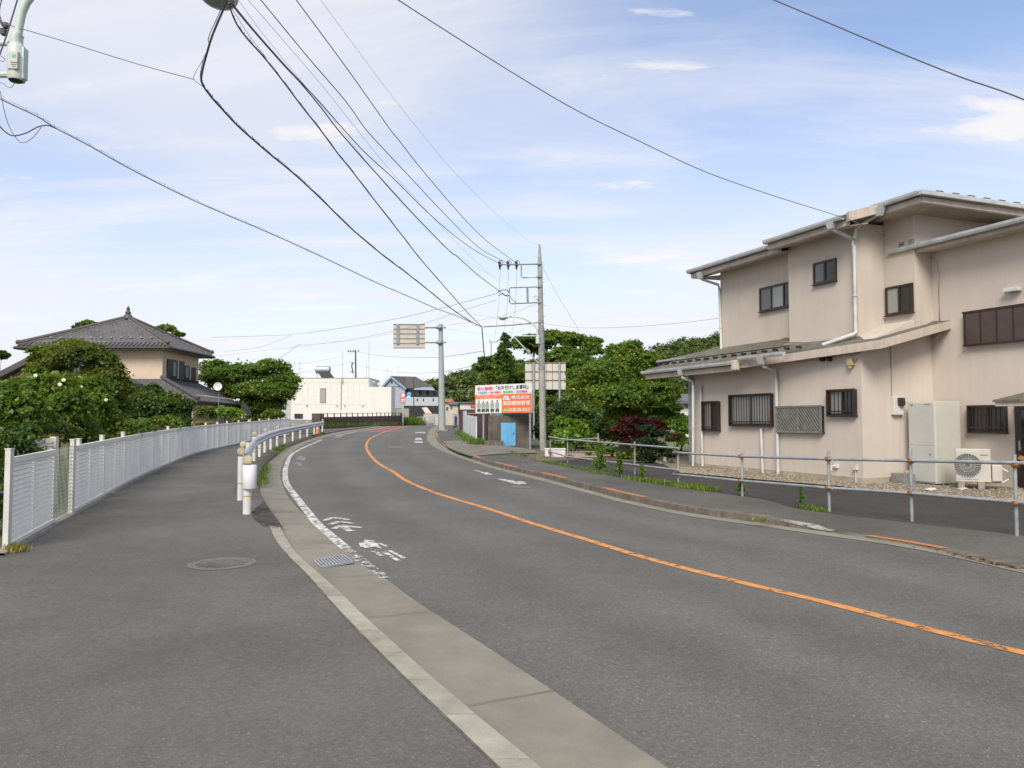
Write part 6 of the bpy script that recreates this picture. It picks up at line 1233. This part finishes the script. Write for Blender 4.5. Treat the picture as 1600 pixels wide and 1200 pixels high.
# ============================================================ NEAR LAMP TOP LEFT on its pole
YN = 8.6; nl = lambda px, py, dy=0.0: at(px, py, YN + dy)
pb = Vector((at(-46, 100, YN + .1).x, YN + .1, T(YN))); np_ = thing('utility_pole', 'near concrete utility pole standing just beyond the left edge of the view', 'utility pole', pb)
m = MB(); m.tube([pb - UP * .2, pb + UP * 9.5], [.17, .11], 24); m.build('shaft', M_['pole'], np_, True)
m = MB(); m.tube([Vector((pb.x, pb.y - .1, nl(0, 68).z)), nl(14, 68)], .03, 8); m.tube([Vector((pb.x, pb.y - .1, nl(0, 117).z)), nl(16, 117)], .035, 8); m.build('lamp_bracket', M_['mint'], np_, True)
m = MB(); m.tube([nl(0, 32), nl(4, 40), nl(11, 42), nl(12, 36)], .012, 6); m.box(nl(6, 50), (.05, .06, .07)); m.build('cable_fitting', M_['dark'], np_); m = MB(); m.box(nl(9, 40), (.04, .05, .06)); m.tube([nl(2, 88), nl(8, 92), nl(6, 96), nl(0, 95)], .004, 5); m.build('cable_fitting', M_['dark'], np_)
nlm = thing('street_lamp', 'near pale green street lamp with cylindrical ballast case at the top left corner', 'street lamp', nl(26, 128))
m = MB(); m.tube([nl(30.5, 52), nl(26, 57), nl(25, 80)], [.06, .068, .07], 20)
m.tube([nl(27, 60), nl(30, 40), nl(34, 20), nl(41, 4), nl(55, -14), nl(80, -34), nl(130, -56), nl(200, -62), nl(260, -48), nl(300, -28), nl(322, -14)], .046, 16); m.build('arm', M_['mint'], nlm, True)
m = MB(); m.tube([nl(25, 70), nl(26, 77), nl(26.3, 120), nl(26, 126)], [.075, .098, .098, .085], 28); m.build('ballast_case', M_['mint'], nlm, True)
m = MB(); m.box(nl(38.5, 100, .0), (.03, .09, .36)); m.box(nl(37, 121), (.05, .08, .06)); m.build('case_hinge', M_['mint'], nlm, bevel=.01)
m = MB(); m.tube([nl(25, 126.3), nl(25, 127.3)], [.07, .065], 20); m.build('cable_gland', M_['dark'], nlm)
m = MB(); q = nl(21.5, 95, -.085); m.box(q, (.11, .05, .20)); m.build('label_plate', mat('label_grey', (.50, .48, .49), .5, .05, 20), nlm, bevel=.005)
m = MB(); m.box(nl(21.5, 87, -.113), (.035, .004, .03)); m.build('label_mark', Gn, nlm)
m = MB()
for k in range(3): m.box(nl(21.5, 97 + 3 * k, -.113), (.08 - .02 * k, .003, .008))
m.build('label_lines', M_['steel_d'], nlm)
m = MB(); c = nl(340, -8); m.sphere(c, (.215, .30, .07), 28, 10); m.build('lamp_head', M_['mint'], nlm, True)
m = MB(); m.sphere(c - UP * .035, (.19, .26, .065), 24, 10); m.build('lamp_glass', mat('lamp_lens_grey', (.30, .32, .30), .3, .1, 5), nlm, True)
# ============================================================ CABLES
def wire(label, pts, Y0, Y1, r, mt='wire', group='overhead cables', n=5, name='overhead_cable', wig=0.0, taper=1.0):
    S = smooth(pts, n); L = [0.]
    for a, b in zip(S[:-1], S[1:]): L.append(L[-1] + math.hypot(b[0] - a[0], b[1] - a[1]))
    P = []; k = 0
    for (a, b), l in zip(S, L): w = 1 / Y0 + (1 / Y1 - 1 / Y0) * l / L[-1]; P.append(at(a, b, 1 / w))
    r *= .72; m = MB(); m.tube(P, [r * (1 + (taper - 1) * l / L[-1]) for l in L], 6)
    if wig:
        rnd = random.Random(len(label)); 
        for i in range(1, len(P) - 1):
            q = P[i]; 
            if i % 2 == 0: m.tube([q, q + UP * wig * rnd.uniform(.6, 1.2)], r * .4, 4)
        m.tube([q + UP * wig * .5 * (1 + .5 * math.sin(i * 1.7)) for i, q in enumerate(P)], r * .35, 4)
    return tag(m.build(name, M_[mt], None, True), label, 'cable', group)
wire('thick black cable bundle kinked at the thin stay, ending on the centre pole bracket', [(356,-8),(350,12),(332,55),(322,88),(316,112),(315,128),(325,145),(345,168),(370,195),(400,222),(421,240),(460,272),(500,309),(550,358),(600,400),(632,424),(665,450),(697,476),(714,488.5),(738,504),(753,511)], 7.5, 32.3, .016, wig=.04, taper=1.25)
wire('thin second strand beside the kinked cable bundle top left', [(353,-6),(342,22),(326,58),(327,72),(318,92),(313,118),(318,136),(336,160),(366,190),(396,219)], 7.5, 14, .006)
wire('thin loose strand joining the stay wire to the kinked bundle', [(318,136),(303,124),(306,112),(318,92)], 8.7, 8.3, .004)
wire('black cable sagging beside the straight feeder toward the centre pole', [(358,4),(360,14),(370,38),(386,60),(412,89),(440,124),(470,164),(500,202),(528,240),(546,262),(580,306),(630,370),(653,400),(691,444),(727,484.5),(753,511)], 7.2, 32.3, .011, wig=.03, taper=1.6)
wire('light lashed strand between the two black cables near the lamp', [(359,8),(370,25),(384,48),(404,75),(418,93)], 7.2, 10, .004)
wire('straight black feeder cable from the lamp head to the bracket frame', [(358,0),(362,7),(396,48),(440,98),(470,130),(500,166),(526,200),(562,242),(580,262),(640,328),(700,390),(714,400.5),(746,429),(783,457)], 7.2, 32.3, .010, taper=1.7)
wire('high voltage line ending at the leftmost insulator', [(361,3),(396,46),(440,96),(470,128),(500,160),(535,200),(570,238),(616,280),(660,324),(700,360),(740,390),(781,412)], 7.4, 32.3, .008, taper=1.7)
wire('high voltage line ending at the middle insulator', [(406,-2),(480,88),(540,158),(570,200),(606,240),(640,276),(700,340),(750,388),(794,411)], 8, 32.3, .008, taper=1.6)
wire('high voltage line ending at the insulator nearest the pole', [(460,-4),(540,104),(608,200),(620,215),(660,266),(720,336),(760,376),(807,411)], 8, 32.3, .008, taper=1.6)
wire('faint thin wire between the feeder and the middle line', [(386,-2),(440,60),(500,130),(548,190),(600,255),(660,322),(720,386),(778,440)], 9, 32.3, .004, 'wire2')
wire('faint thin wire just right of the lamp head', [(371,-2),(410,52),(470,126),(520,186),(580,262),(640,330),(700,390),(790,442)], 9, 32.3, .0035, 'wire2')
wire('very faint top wire reaching the tip of the centre pole', [(498,-4),(560,80),(620,160),(652,200),(700,258),(760,320),(820,372),(842,383)], 10, 32.4, .0035, 'wire2')
wire('long service cable from the top centre to the beige house', [(616,-4),(700,50),(800,113),(900,172),(1000,221),(1100,267.5),(1200,303),(1305,336),(1350,352),(1400,378)], 9, 19.0, .010, 'wire2')
wire('heavy cable crossing the top right corner', [(1200,-4),(1300,38),(1400,80),(1500,120),(1620,164),(1900,292),(2300,520)], 7, 4.6, .008)
wire('thin stay wire from the near pole to the kinked bundle', [(-30,27),(17,40),(105,66),(215,100),(303,124)], 8.5, 8.9, .007, 'wire2')
wire('lashed cable from the near pole sagging across the left sky', [(-20,143),(5,157),(58,182),(85,199),(140,228),(200,262),(285,305),(350,334),(400,355),(450,377),(500,400),(580,438),(600,447),(649,468),(681,482),(714,494),(752,510.5)], 8.6, 32.3, .0085, 'wire2', wig=.045, taper=1.7, n=6)
wire('drooping black service loop at the left edge', [(-6,190),(6,204),(20,212),(40,208),(60,198),(75,196),(88,201)], 8.6, 8.9, .010)
wire('thin drooping loop at the left edge below the lamp', [(0,142),(5,165),(12,192),(24,214),(35,223),(50,216),(65,198)], 8.6, 8.8, .006, 'wire2')
wire('thin loop hanging under the near ballast case', [(-2,128),(6,131),(12,136),(18,136),(24,128)], 8.6, 8.6, .005, 'wire2')
wire('black diagonal cable passing in front of the near lamp arm', [(30,-10),(18,30),(8,62),(-6,100)], 8.2, 8.2, .011)
wire('second dark cable at the extreme top left', [(4,-6),(-1,20),(6,42)], 8.3, 8.4, .008)
wire('black cable dropping from the bracket arm into the trees', [(753,511),(754,525),(757,560),(759,600)], 32.2, 34, .03)
wire('cable from the bracket frame to the left over the rooftops', [(775,459),(737,469),(697,479.6),(640,493.5),(600,501.6),(530,513),(464,522),(400,525),(330,527)], 32.3, 60, .014, 'wire2')
wire('low distribution line crossing behind the sign gantry', [(775,469),(730,483),(664,505),(614,517.5),(540,532),(470,541),(400,549),(340,556)], 32.3, 62, .010, 'wire2')
wire('faint line below the distribution line over the white building', [(843,473),(800,489),(740,502),(640,517),(540,533),(470,539)], 32.3, 62, .007, 'wire2')
wire('faint line falling toward the left tree crown', [(470,538),(464,540),(450,551),(437,560)], 62, 58, .02, 'wire2')
wire('sloping thin line from the joint down to the left trees', [(455,524),(430,534),(400,544),(350,549)], 62, 64, .014, 'wire2')
wire('sagging line from the dark distant pole to the trees', [(559,550),(600,556.5),(665,559),(714,555),(757,548)], 149, 60, .030, 'wire2')
wire('lower sagging line from the dark distant pole to the trees', [(558,570),(600,579),(650,583),(697,580),(746,570)], 149, 60, .026, 'wire2')
wire('thin line left of the dark distant pole', [(552,551),(520,560),(470,568),(420,573)], 149, 120, .02, 'wire2')
wire('lower thin line left of the dark distant pole', [(549,566),(510,575),(466,583),(430,587)], 149, 120, .024, 'wire2')
wire('thin line from the tree tops to the beige house wall', [(846,505),(907,512),(980,511),(1060,505),(1124,497)], 32.5, 24, .008, 'wire2')
wire('thin diagonal guy from the top of the centre pole', [(847,415),(860,441),(880,476),(900,508),(905,520)], 32.5, 36, .008, 'wire2')
for px, q in ((782, 'leftmost'), (795, 'middle'), (808, 'rightmost')): wire('vertical drop lead under the %s insulator of the centre pole' % q, [(px, 420), (px - 1.5, 450), (px - 3, 480), (px - 6, 505), (px - 10, 534)], 32.3, 40, .008, 'wire2')
wire('faint line right of the bracket arm end', [(738,491),(770,496),(800,503),(840,509)], 34, 33, .006, 'wire2')
wire('faint low line behind the gantry pole', [(820,517),(760,522),(700,514),(640,514)], 60, 70, .012, 'wire2')
# ============================================================ HILL
def prof(px):                    # skyline of the wooded hill as (px, py)
    K = [(560,640),(640,600),(660,594),(690,589),(720,577),(745,571),(775,563),(800,560),(860,556),(930,556),(1000,544),(1040,532),(1080,526),(1130,518),(1250,505),(1500,520),(1900,560)]
    for (a, u), (b, v) in zip(K[:-1], K[1:]):
        if a <= px <= b: return u + (v - u) * (px - a) / (b - a)
    return 640
YH = 340; rows = []
for k in range(9):
    f = k / 8; Y = 190 + (YH - 190) * f; rows.append([Vector(((px - 800) / 1200 * YH * (0.75 + .25 * f), Y, .6 + (at(px, prof(px), YH).z - 3.5 - .6) * (f ** .8))) for px in range(560, 1900, 20)])
rows.append([Vector((p.x * 1.1, YH + 160, -2)) for p in rows[-1]])
tag(sheet(rows).build('hill', M_['ground'], None, True), kind='structure')
rg = np.random.default_rng(21); bl = []
for i in range(900):
    f = rg.random() ** .7; px = rg.uniform(625, 1200); Y = 190 + (YH - 190) * f; x = (px - 800) / 1200 * YH * (0.75 + .25 * f); z = .6 + (at(px, prof(px), YH).z - 4.2 - .6) * (f ** .8); r = rg.uniform(2.2, 4.2); bl.append((Vector((x, Y, z + r * .4)), (r, r, r * .65)))
o = foliage('hill_forest', bl, 120000, .62, M_['hillgreen'], None, 22, per=30, spray=.5, fill=.05, up=.9, sub=0); tag(o, 'dense wooded hillside in the distance', 'forest', kind='stuff')
bl = pblobs([(672,607,170,12,10),(700,603,175,16,12),(730,600,172,16,12),(716,622,165,22,9),(745,616,170,16,14),(693,617,150,10,6),(668,618,160,8,6)]); o = foliage('slope_trees', bl, 16000, .5, M_['green2'], None, 23, per=24); 
o.data.materials[0] = leafmat('leaf_slope', (.06, .10, .025), (.13, .17, .045), (.2, .21, .07), .2); tag(o, 'lighter mixed trees at the foot of the wooded hill', 'woods', kind='stuff')
# ============================================================ TREES
def gb(px, py, Y): p = at(px, py, Y); return Vector((p.x, Y, T(Y) - .15))
tree('broad_tree', 'broad spreading tree with open tiered branches behind the two billboards', 'tree', gb(838, 640, 50), pblobs([(770,575,50,26,16),(788,562,52,18,11),(785,600,49,30,20),(835,538,52,36,16),(870,530,53,34,14),(905,535,52,28,16),(925,550,50,20,14),(884,560,50,32,17),(850,572,50,26,10),(895,572,49,36,20),(835,590,48,40,22),(810,620,47,40,22),(760,610,50,18,14),(880,600,47,26,20)]), 105000, .115, M_['green'], 31, .35, fill=.15, spray=.28, flat=.35, per=22, core=.74)
tree('conifer', 'small dark pointed conifer left of the lamp arm of the centre pole', 'tree', gb(788, 600, 46), pblobs([(789,528,46,6,9),(789,540,46,9,9),(787,556,46,12,12),(789,575,46,14,14)]), 9000, .10, M_['dgreen'], 32, .12, spray=.4, fill=.3)
tree('horizontal_tree', 'thin tree with flat pine-like layers beside the falling cable', 'tree', gb(765, 640, 44), pblobs([(757,560,44,9,3),(764,572,44,14,4),(756,566,44,10,2.5),(770,586,44,16,8)]), 3500, .13, M_['green'], 33, .07, flat=.2, spray=.5)
tree('round_tree', 'large rounded bright green tree between the rear billboard and the beige house', 'tree', gb(975, 690, 31), pblobs([(980,570,31,36,30),(945,590,30,38,28),(1010,585,31,34,28),(920,615,31,34,24),(960,625,29.5,44,30),(1010,625,30,44,28),(1036,612,32,20,20),(905,590,32,20,16),(985,548,31.5,18,16),(1035,640,31,26,18),(975,648,30.5,30,12)]), 95000, .07, leafmat('leaf_round', (.055, .115, .014), (.16, .25, .030), (.30, .37, .055)), 34, .22, fill=.12, spray=.24, per=22)
tree('red_maple', 'low dark red maple under the round green tree', 'tree', gb(995, 712, 26.5), pblobs([(995,664,26.5,30,15),(978,674,26.3,22,14),(1010,676,26.5,28,14),(990,688,26.2,22,10),(1022,665,26.8,16,10)]), 16000, .05, M_['maple'], 35, .05, spray=.35, flat=.3, up=1.0)
tree('clipped_pine', 'dark clipped garden pine in front of the red maple', 'tree', gb(1018, 712, 24.6), pblobs([(1010,672,24.6,16,8),(1028,680,24.6,16,9),(1006,690,24.4,18,7),(1022,700,24.4,22,10),(1030,712,24.2,22,12),(1012,715,24.4,16,10)]), 14000, .045, leafmat('leaf_pine', (.012, .032, .010), (.035, .065, .018), (.07, .09, .03)), 36, .05, spray=.35)
tree('orange_shrub', 'small orange-tinged mushroom-shaped shrub beside the beige house corner', 'shrub', gb(1058, 700, 27), pblobs([(1058,681,27,12,6),(1050,686,27,9,5)]), 3000, .05, M_['tan'], 37, .03, spray=.4)
def bush(name, label, px, pyb, Y, blobs, n, size, m_, seed, **kw):
    t = thing(name, label, kw.pop('cat', 'shrub'), gb(px, pyb, Y)); foliage('foliage', pblobs(blobs), n, size, m_, t, seed, **kw)
    mb = MB(); b0 = t.location; rnd = random.Random(seed)
    for bl_ in pblobs(blobs)[:6]: c = Vector(bl_[0]); mb.tube([b0 + Vector((rnd.uniform(-.1, .1), 0, -.1)), b0.lerp(c, .5) + Vector((rnd.uniform(-.1, .1), 0, 0)), c], [.035, .025, .01], 6)
    mb.build('stem', M_['bark'], t); return t
bush('broadleaf_shrub', 'bright green broad-leaved shrub right of the utility pole foot', 895, 700, 30.5, [(890,680,30.5,22,14),(905,670,30.8,20,14),(880,662,31,14,10),(915,690,30.5,16,12),(878,694,30.3,14,9)], 9000, .12, M_['green2'], 41, spray=.4)
bush('yellow_green_shrub', 'yellow-green leafy climber hanging beside the utility pole', 862, 690, 40, [(848,640,40,9,14),(856,655,40,14,10),(872,650,40,16,10),(846,622,40,6,14),(862,668,40,12,7)], 6000, .11, leafmat('leaf_yellow', (.07, .11, .012), (.20, .25, .03), (.34, .34, .06)), 42, spray=.35)
bush('dark_hedge', 'dark green hedge mass behind the broad-leaved shrub and under the trees', 935, 700, 35, [(940,670,35,30,22),(905,650,36,26,16),(965,680,34,22,18),(1000,660,35,24,16),(880,640,37,20,20),(1035,655,34,20,16),(850,680,38,12,22),(860,640,38,16,20)], 16000, .11, M_['dgreen'], 43, spray=.35)
bush('green_hedge', 'fresh green hedge between the red maple and the beige house', 1062, 705, 30, [(1055,665,30,18,14),(1073,670,29.6,12,14),(1060,655,30.5,16,8),(1072,690,29,10,10)], 7000, .085, M_['green2'], 44, spray=.35)
bush('low_garden_shrub', 'low green shrub row behind the pipe railing under the maple', 970, 712, 27, [(950,705,27.5,18,6),(985,712,26.5,20,9),(1005,716,26,16,8),(925,704,28.5,10,8),(935,698,28.5,8,6)], 7000, .06, M_['green'], 45, spray=.35)
# left side of the scene
tree('spreading_tree', 'spreading green tree with layered branches between the tiled house and white building', 'tree', gb(400, 660, 62), pblobs([(350,590,63,30,16),(338,575,64,20,12),(385,585,62,34,16),(425,575,61,22,13),(440,595,61,22,14),(410,610,60,36,14),(365,612,62,26,14),(430,618,60,24,12),(448,608,60,14,12),(395,634,61,20,16),(403,648,61,16,12),(418,634,60.5,22,14),(340,600,63,14,14)]), 95000, .13, M_['green'], 51, .3, fill=.2, spray=.28, flat=.4, per=22, core=1.0)
bush('background_tree_top', 'wispy tree top showing above the left part of the tiled roof', 130, 520, 75, [(135,506,75,13,4),(122,510,75,8,3)], 900, .3, M_['green'], 52, cat='tree'); bush('background_tree_top', 'wispy tree tops showing above the right hip of the tiled roof', 265, 530, 75, [(258,513,75,14,5),(280,522,75,10,4)], 1100, .3, M_['green'], 53, cat='tree'); bush('background_tree_top', 'dark foliage at the far left edge beside the porch roof', 2, 570, 60, [(2,556,60,12,9)], 900, .25, M_['dgreen'], 54, cat='tree')
bush('camellia_shrub', 'big glossy shrub with a few white flowers behind the left fence', 80, 700, 13.5, [(85,640,16.5,54,44),(35,650,14.5,44,40),(140,640,18.5,34,34),(70,602,16.5,44,18),(135,604,18.6,28,14),(20,615,15,30,20),(110,670,17.4,40,22),(160,655,20,16,26)], 44000, .055, leafmat('leaf_camellia', (0.053, 0.106, 0.014), (0.130, 0.214, 0.027), (0.242, 0.316, 0.052)), 55, spray=.28, fill=.12, long=1.9)
cs_ = bpy.data.objects[[o.name for o in bpy.data.objects if o.name.startswith('camellia_shrub')][0]]
for px, py in ((100,594),(94,601),(127,605),(33,607),(166,625),(56,587)):
    m = MB(); p = at(px, py, 17.2 if px > 110 else 15.0); r_ = .026; rnd = random.Random(px)
    for k in range(7): a = 6.28 * k / 7; m.sphere(p + Vector((math.cos(a) * r_, -.01, math.sin(a) * r_ * .8)), (r_ * .75, r_ * .45, r_ * .7), 8, 5)
    m.sphere(p - Vector((0, .01, 0)), r_ * .7, 8, 5); m.build('flower', mat('white_petals', (.66, .64, .48), .6, .05, 20) if px == 100 else bpy.data.materials['white_petals'], cs_, True)
bush('olive_tree', 'tall rounded olive and rust tinted shrub in front of the tiled house', 130, 690, 24, [(125,560,24,42,26),(90,565,24.5,32,20),(160,585,24,30,28),(140,610,23.5,50,30),(185,610,24.5,16,26),(115,545,24.2,24,14),(175,640,24,30,26)], 38000, .07, M_['olive'], 56, spray=.3, fill=.12)
bush('leafy_top', 'green leafy crown rising at the upper left of the olive tinted shrub', 90, 690, 26, [(80,555,26,28,16),(115,545,25.6,26,14),(60,575,26,20,16)], 9000, .09, M_['green'], 57, spray=.3)
bush('dark_shrub', 'dense dark green rounded shrub above the middle of the left fence', 240, 690, 28, [(235,640,28,42,26),(270,638,28.4,24,26),(215,620,28.5,26,16),(205,655,27.5,30,24),(240,612,28.5,14,12),(265,660,28,30,14)], 40000, .07, leafmat('leaf_midgreen', (0.035, 0.078, 0.016), (0.095, 0.160, 0.027), (0.172, 0.232, 0.042)), 58, spray=.3, fill=.12)
bush('clipped_shrub', 'round clipped olive-green shrub right of the tall garden shrubs', 325, 665, 44, [(323,646,44,14,11)], 4000, .11, M_['olive'], 59, spray=.4); bush('clipped_shrub', 'bright green clipped shrub next to the dark tiled porch corner', 357, 665, 44, [(357,646,44,18,9),(348,644,44,10,9)], 4000, .11, M_['green2'], 60, spray=.4); bush('clipped_shrub', 'yellow-green low shrub at the far end of the white louvred fence', 427, 660, 55, [(427,648,55,16,6)], 3000, .13, leafmat('leaf_yg', (.08, .12, .02), (.18, .22, .04)), 61, spray=.4)
bush('tan_shrub', 'low yellowish shrub tops just above the left fence', 100, 700, 15.8, [(95,676,15.5,30,14),(128,684,17,30,12),(70,690,14.5,22,14),(112,668,17.5,18,12),(150,680,18.5,16,12)], 12000, .045, leafmat('leaf_tanmix', (.06, .11, .02), (.15, .19, .04), (.33, .22, .09)), 62, spray=.35)
bush('fence_shrub', 'dark leafy undergrowth behind the near louvre panels', 10, 820, 11.6, [(10,760,11.8,30,60),(20,700,12,44,40),(92,760,14.8,24,50),(-30,800,11,30,60),(60,725,13.6,26,26)], 22000, .045, M_['dgreen'], 63, spray=.3)
bush('fence_shrub', 'green shrub line filling the gap above the middle louvre panels', 200, 700, 20, [(185,672,19,30,16),(215,668,21,26,14),(255,662,26,26,10),(160,690,17,20,12)], 12000, .06, M_['green'], 64, spray=.3)
bush('orange_flowers', 'orange-tinged low plants behind the fence near the clipped shrubs', 318, 670, 40, [(318,662,40,14,3.5),(375,656,46,12,3)], 1500, .09, M_['tan'], 65, spray=.4)
m = MB(); P_ = [at(375, 650, 53), at(392, 650, 53), at(390, 640, 53), at(378, 626, 53)]; m.plate(P_, (0, 1, 0), .2); tag(m.build('wood_screen', M_['dark']), 'dark triangular timber screen at the end of the tiled house', 'screen')
# dark railing at the extreme left edge
m = MB(); m.cyl(at(-60, 772, 9.8), at(16, 770, 9.8), .03, seg=10); m.cyl(at(-60, 860, 9.8), at(14, 858, 9.8), .03, seg=10); tag(m.build('handrail', M_['dark'], None, True), 'dark metal handrail beyond the near end of the louvred fence', 'handrail')
# ============================================================ WEEDS
def line_spots(pts, dz, n=40): 
    out = []
    for (a, b), (c, d) in zip(pts[:-1], pts[1:]): out += [G(a + (c - a) * i / n, b + (d - b) * i / n, dz) for i in range(n)]
    return out
def weeds(name, label, spots, n, h, seed, spread=.07, wid=.008, m_='weed'):
    rz = random.Random(seed); keep = [s_ for i, s_ in enumerate(spots) if math.sin(i * .37 + seed) + math.sin(i * .13) + rz.uniform(-.6, .6) > -.1]; spots = keep or spots
    o = blades(name, spots, n, h, M_[m_], None, seed, wid, spread); return tag(o, label, 'weeds', kind='stuff')
weeds('verge_grass', 'fringe of grass between the right sidewalk and the bare earth', line_spots([(797,707),(842,721),(887,730.5),(940,741),(998,752)], .0), 2200, .09, 71, .10)
weeds('verge_grass', 'bright grass clumps between the sidewalk and the forecourt below the railing', line_spots([(998,752),(1030,756),(1070,763),(1085,764),(1112,768)], .0), 2600, .11, 72, .12)
weeds('verge_grass', 'thin weeds at the forecourt edge near the middle railing posts', line_spots([(1240,790),(1285,801)], .0, 15), 500, .07, 73)
weeds('gutter_weeds', 'weeds growing along the guard rail foot', line_spots([(407,762),(412,740),(430,712),(448,700)], 0, 20) + line_spots([(432,704),(445,697)], 0, 40) + line_spots([(488,682),(506,677)], 0, 60), 2600, .10, 74)
weeds('fence_foot_weeds', 'dry weeds at the foot of the near fence post', [G(22 + i * .6, 861 + (i % 3), 0) for i in range(10)], 260, .09, 75, .06, m_='tan')
weeds('lane_weeds', 'tall weeds in front of the white lane fence', [Vector((X(p_, Y_), Y_, T(Y_))) for p_, Y_ in ((722,52),(726,48),(730,45),(736,42),(741,40),(745,38.5),(750,37.5))], 2200, .30, 76, .25, .014)
weeds('kerb_moss', 'small green tufts at the driveway kerb end', line_spots([(1182,815),(1196,813)], 0, 8) + line_spots([(690,690),(700,693)], 0, 8), 200, .04, 77)
def tallweed(label, px, py, h, n, seed, Y=None):
    p = G(px, py, 0); t = thing('tall_weed', label, 'weed', p, 'tall weeds by the railing'); rgx = np.random.default_rng(seed); m = MB()
    for k in range(6): a = rgx.uniform(0, 6.28); q = p + Vector((math.cos(a) * .12 * h, math.sin(a) * .12 * h, h * rgx.uniform(.7, 1))); m.tube([p, p.lerp(q, .5), q], [.006, .005, .002], 5)
    m.build('stem', M_['weed'], t); foliage('foliage', [(p + UP * h * .3, (.17 * h, .17 * h, .3 * h)), (p + UP * h * .68, (.11 * h, .11 * h, .28 * h))], n, .028, M_['weed'], t, seed, spray=.5, long=2.6, fill=.5)
for a in (('tall bushy green weed at the third far railing post', 937, 739, .82, 2600, 81), ('tall feathery weed right of the bushy one', 968, 745, .5, 1100, 82), ('thin upright weed below the lower rail', 1003, 747, .38, 350, 83), ('slim weed between the two railing posts in front of the house', 1158, 776, .42, 300, 84), ('thin weed stalk below the rail left of the middle post', 1251, 790, .36, 160, 85)): tallweed(*a)
blk = [o for o in bpy.data.objects if o.type == 'MESH' and o.parent is None and 'label' not in o.keys() and o.get('kind') is None]
print('untagged', [o.name for o in blk])
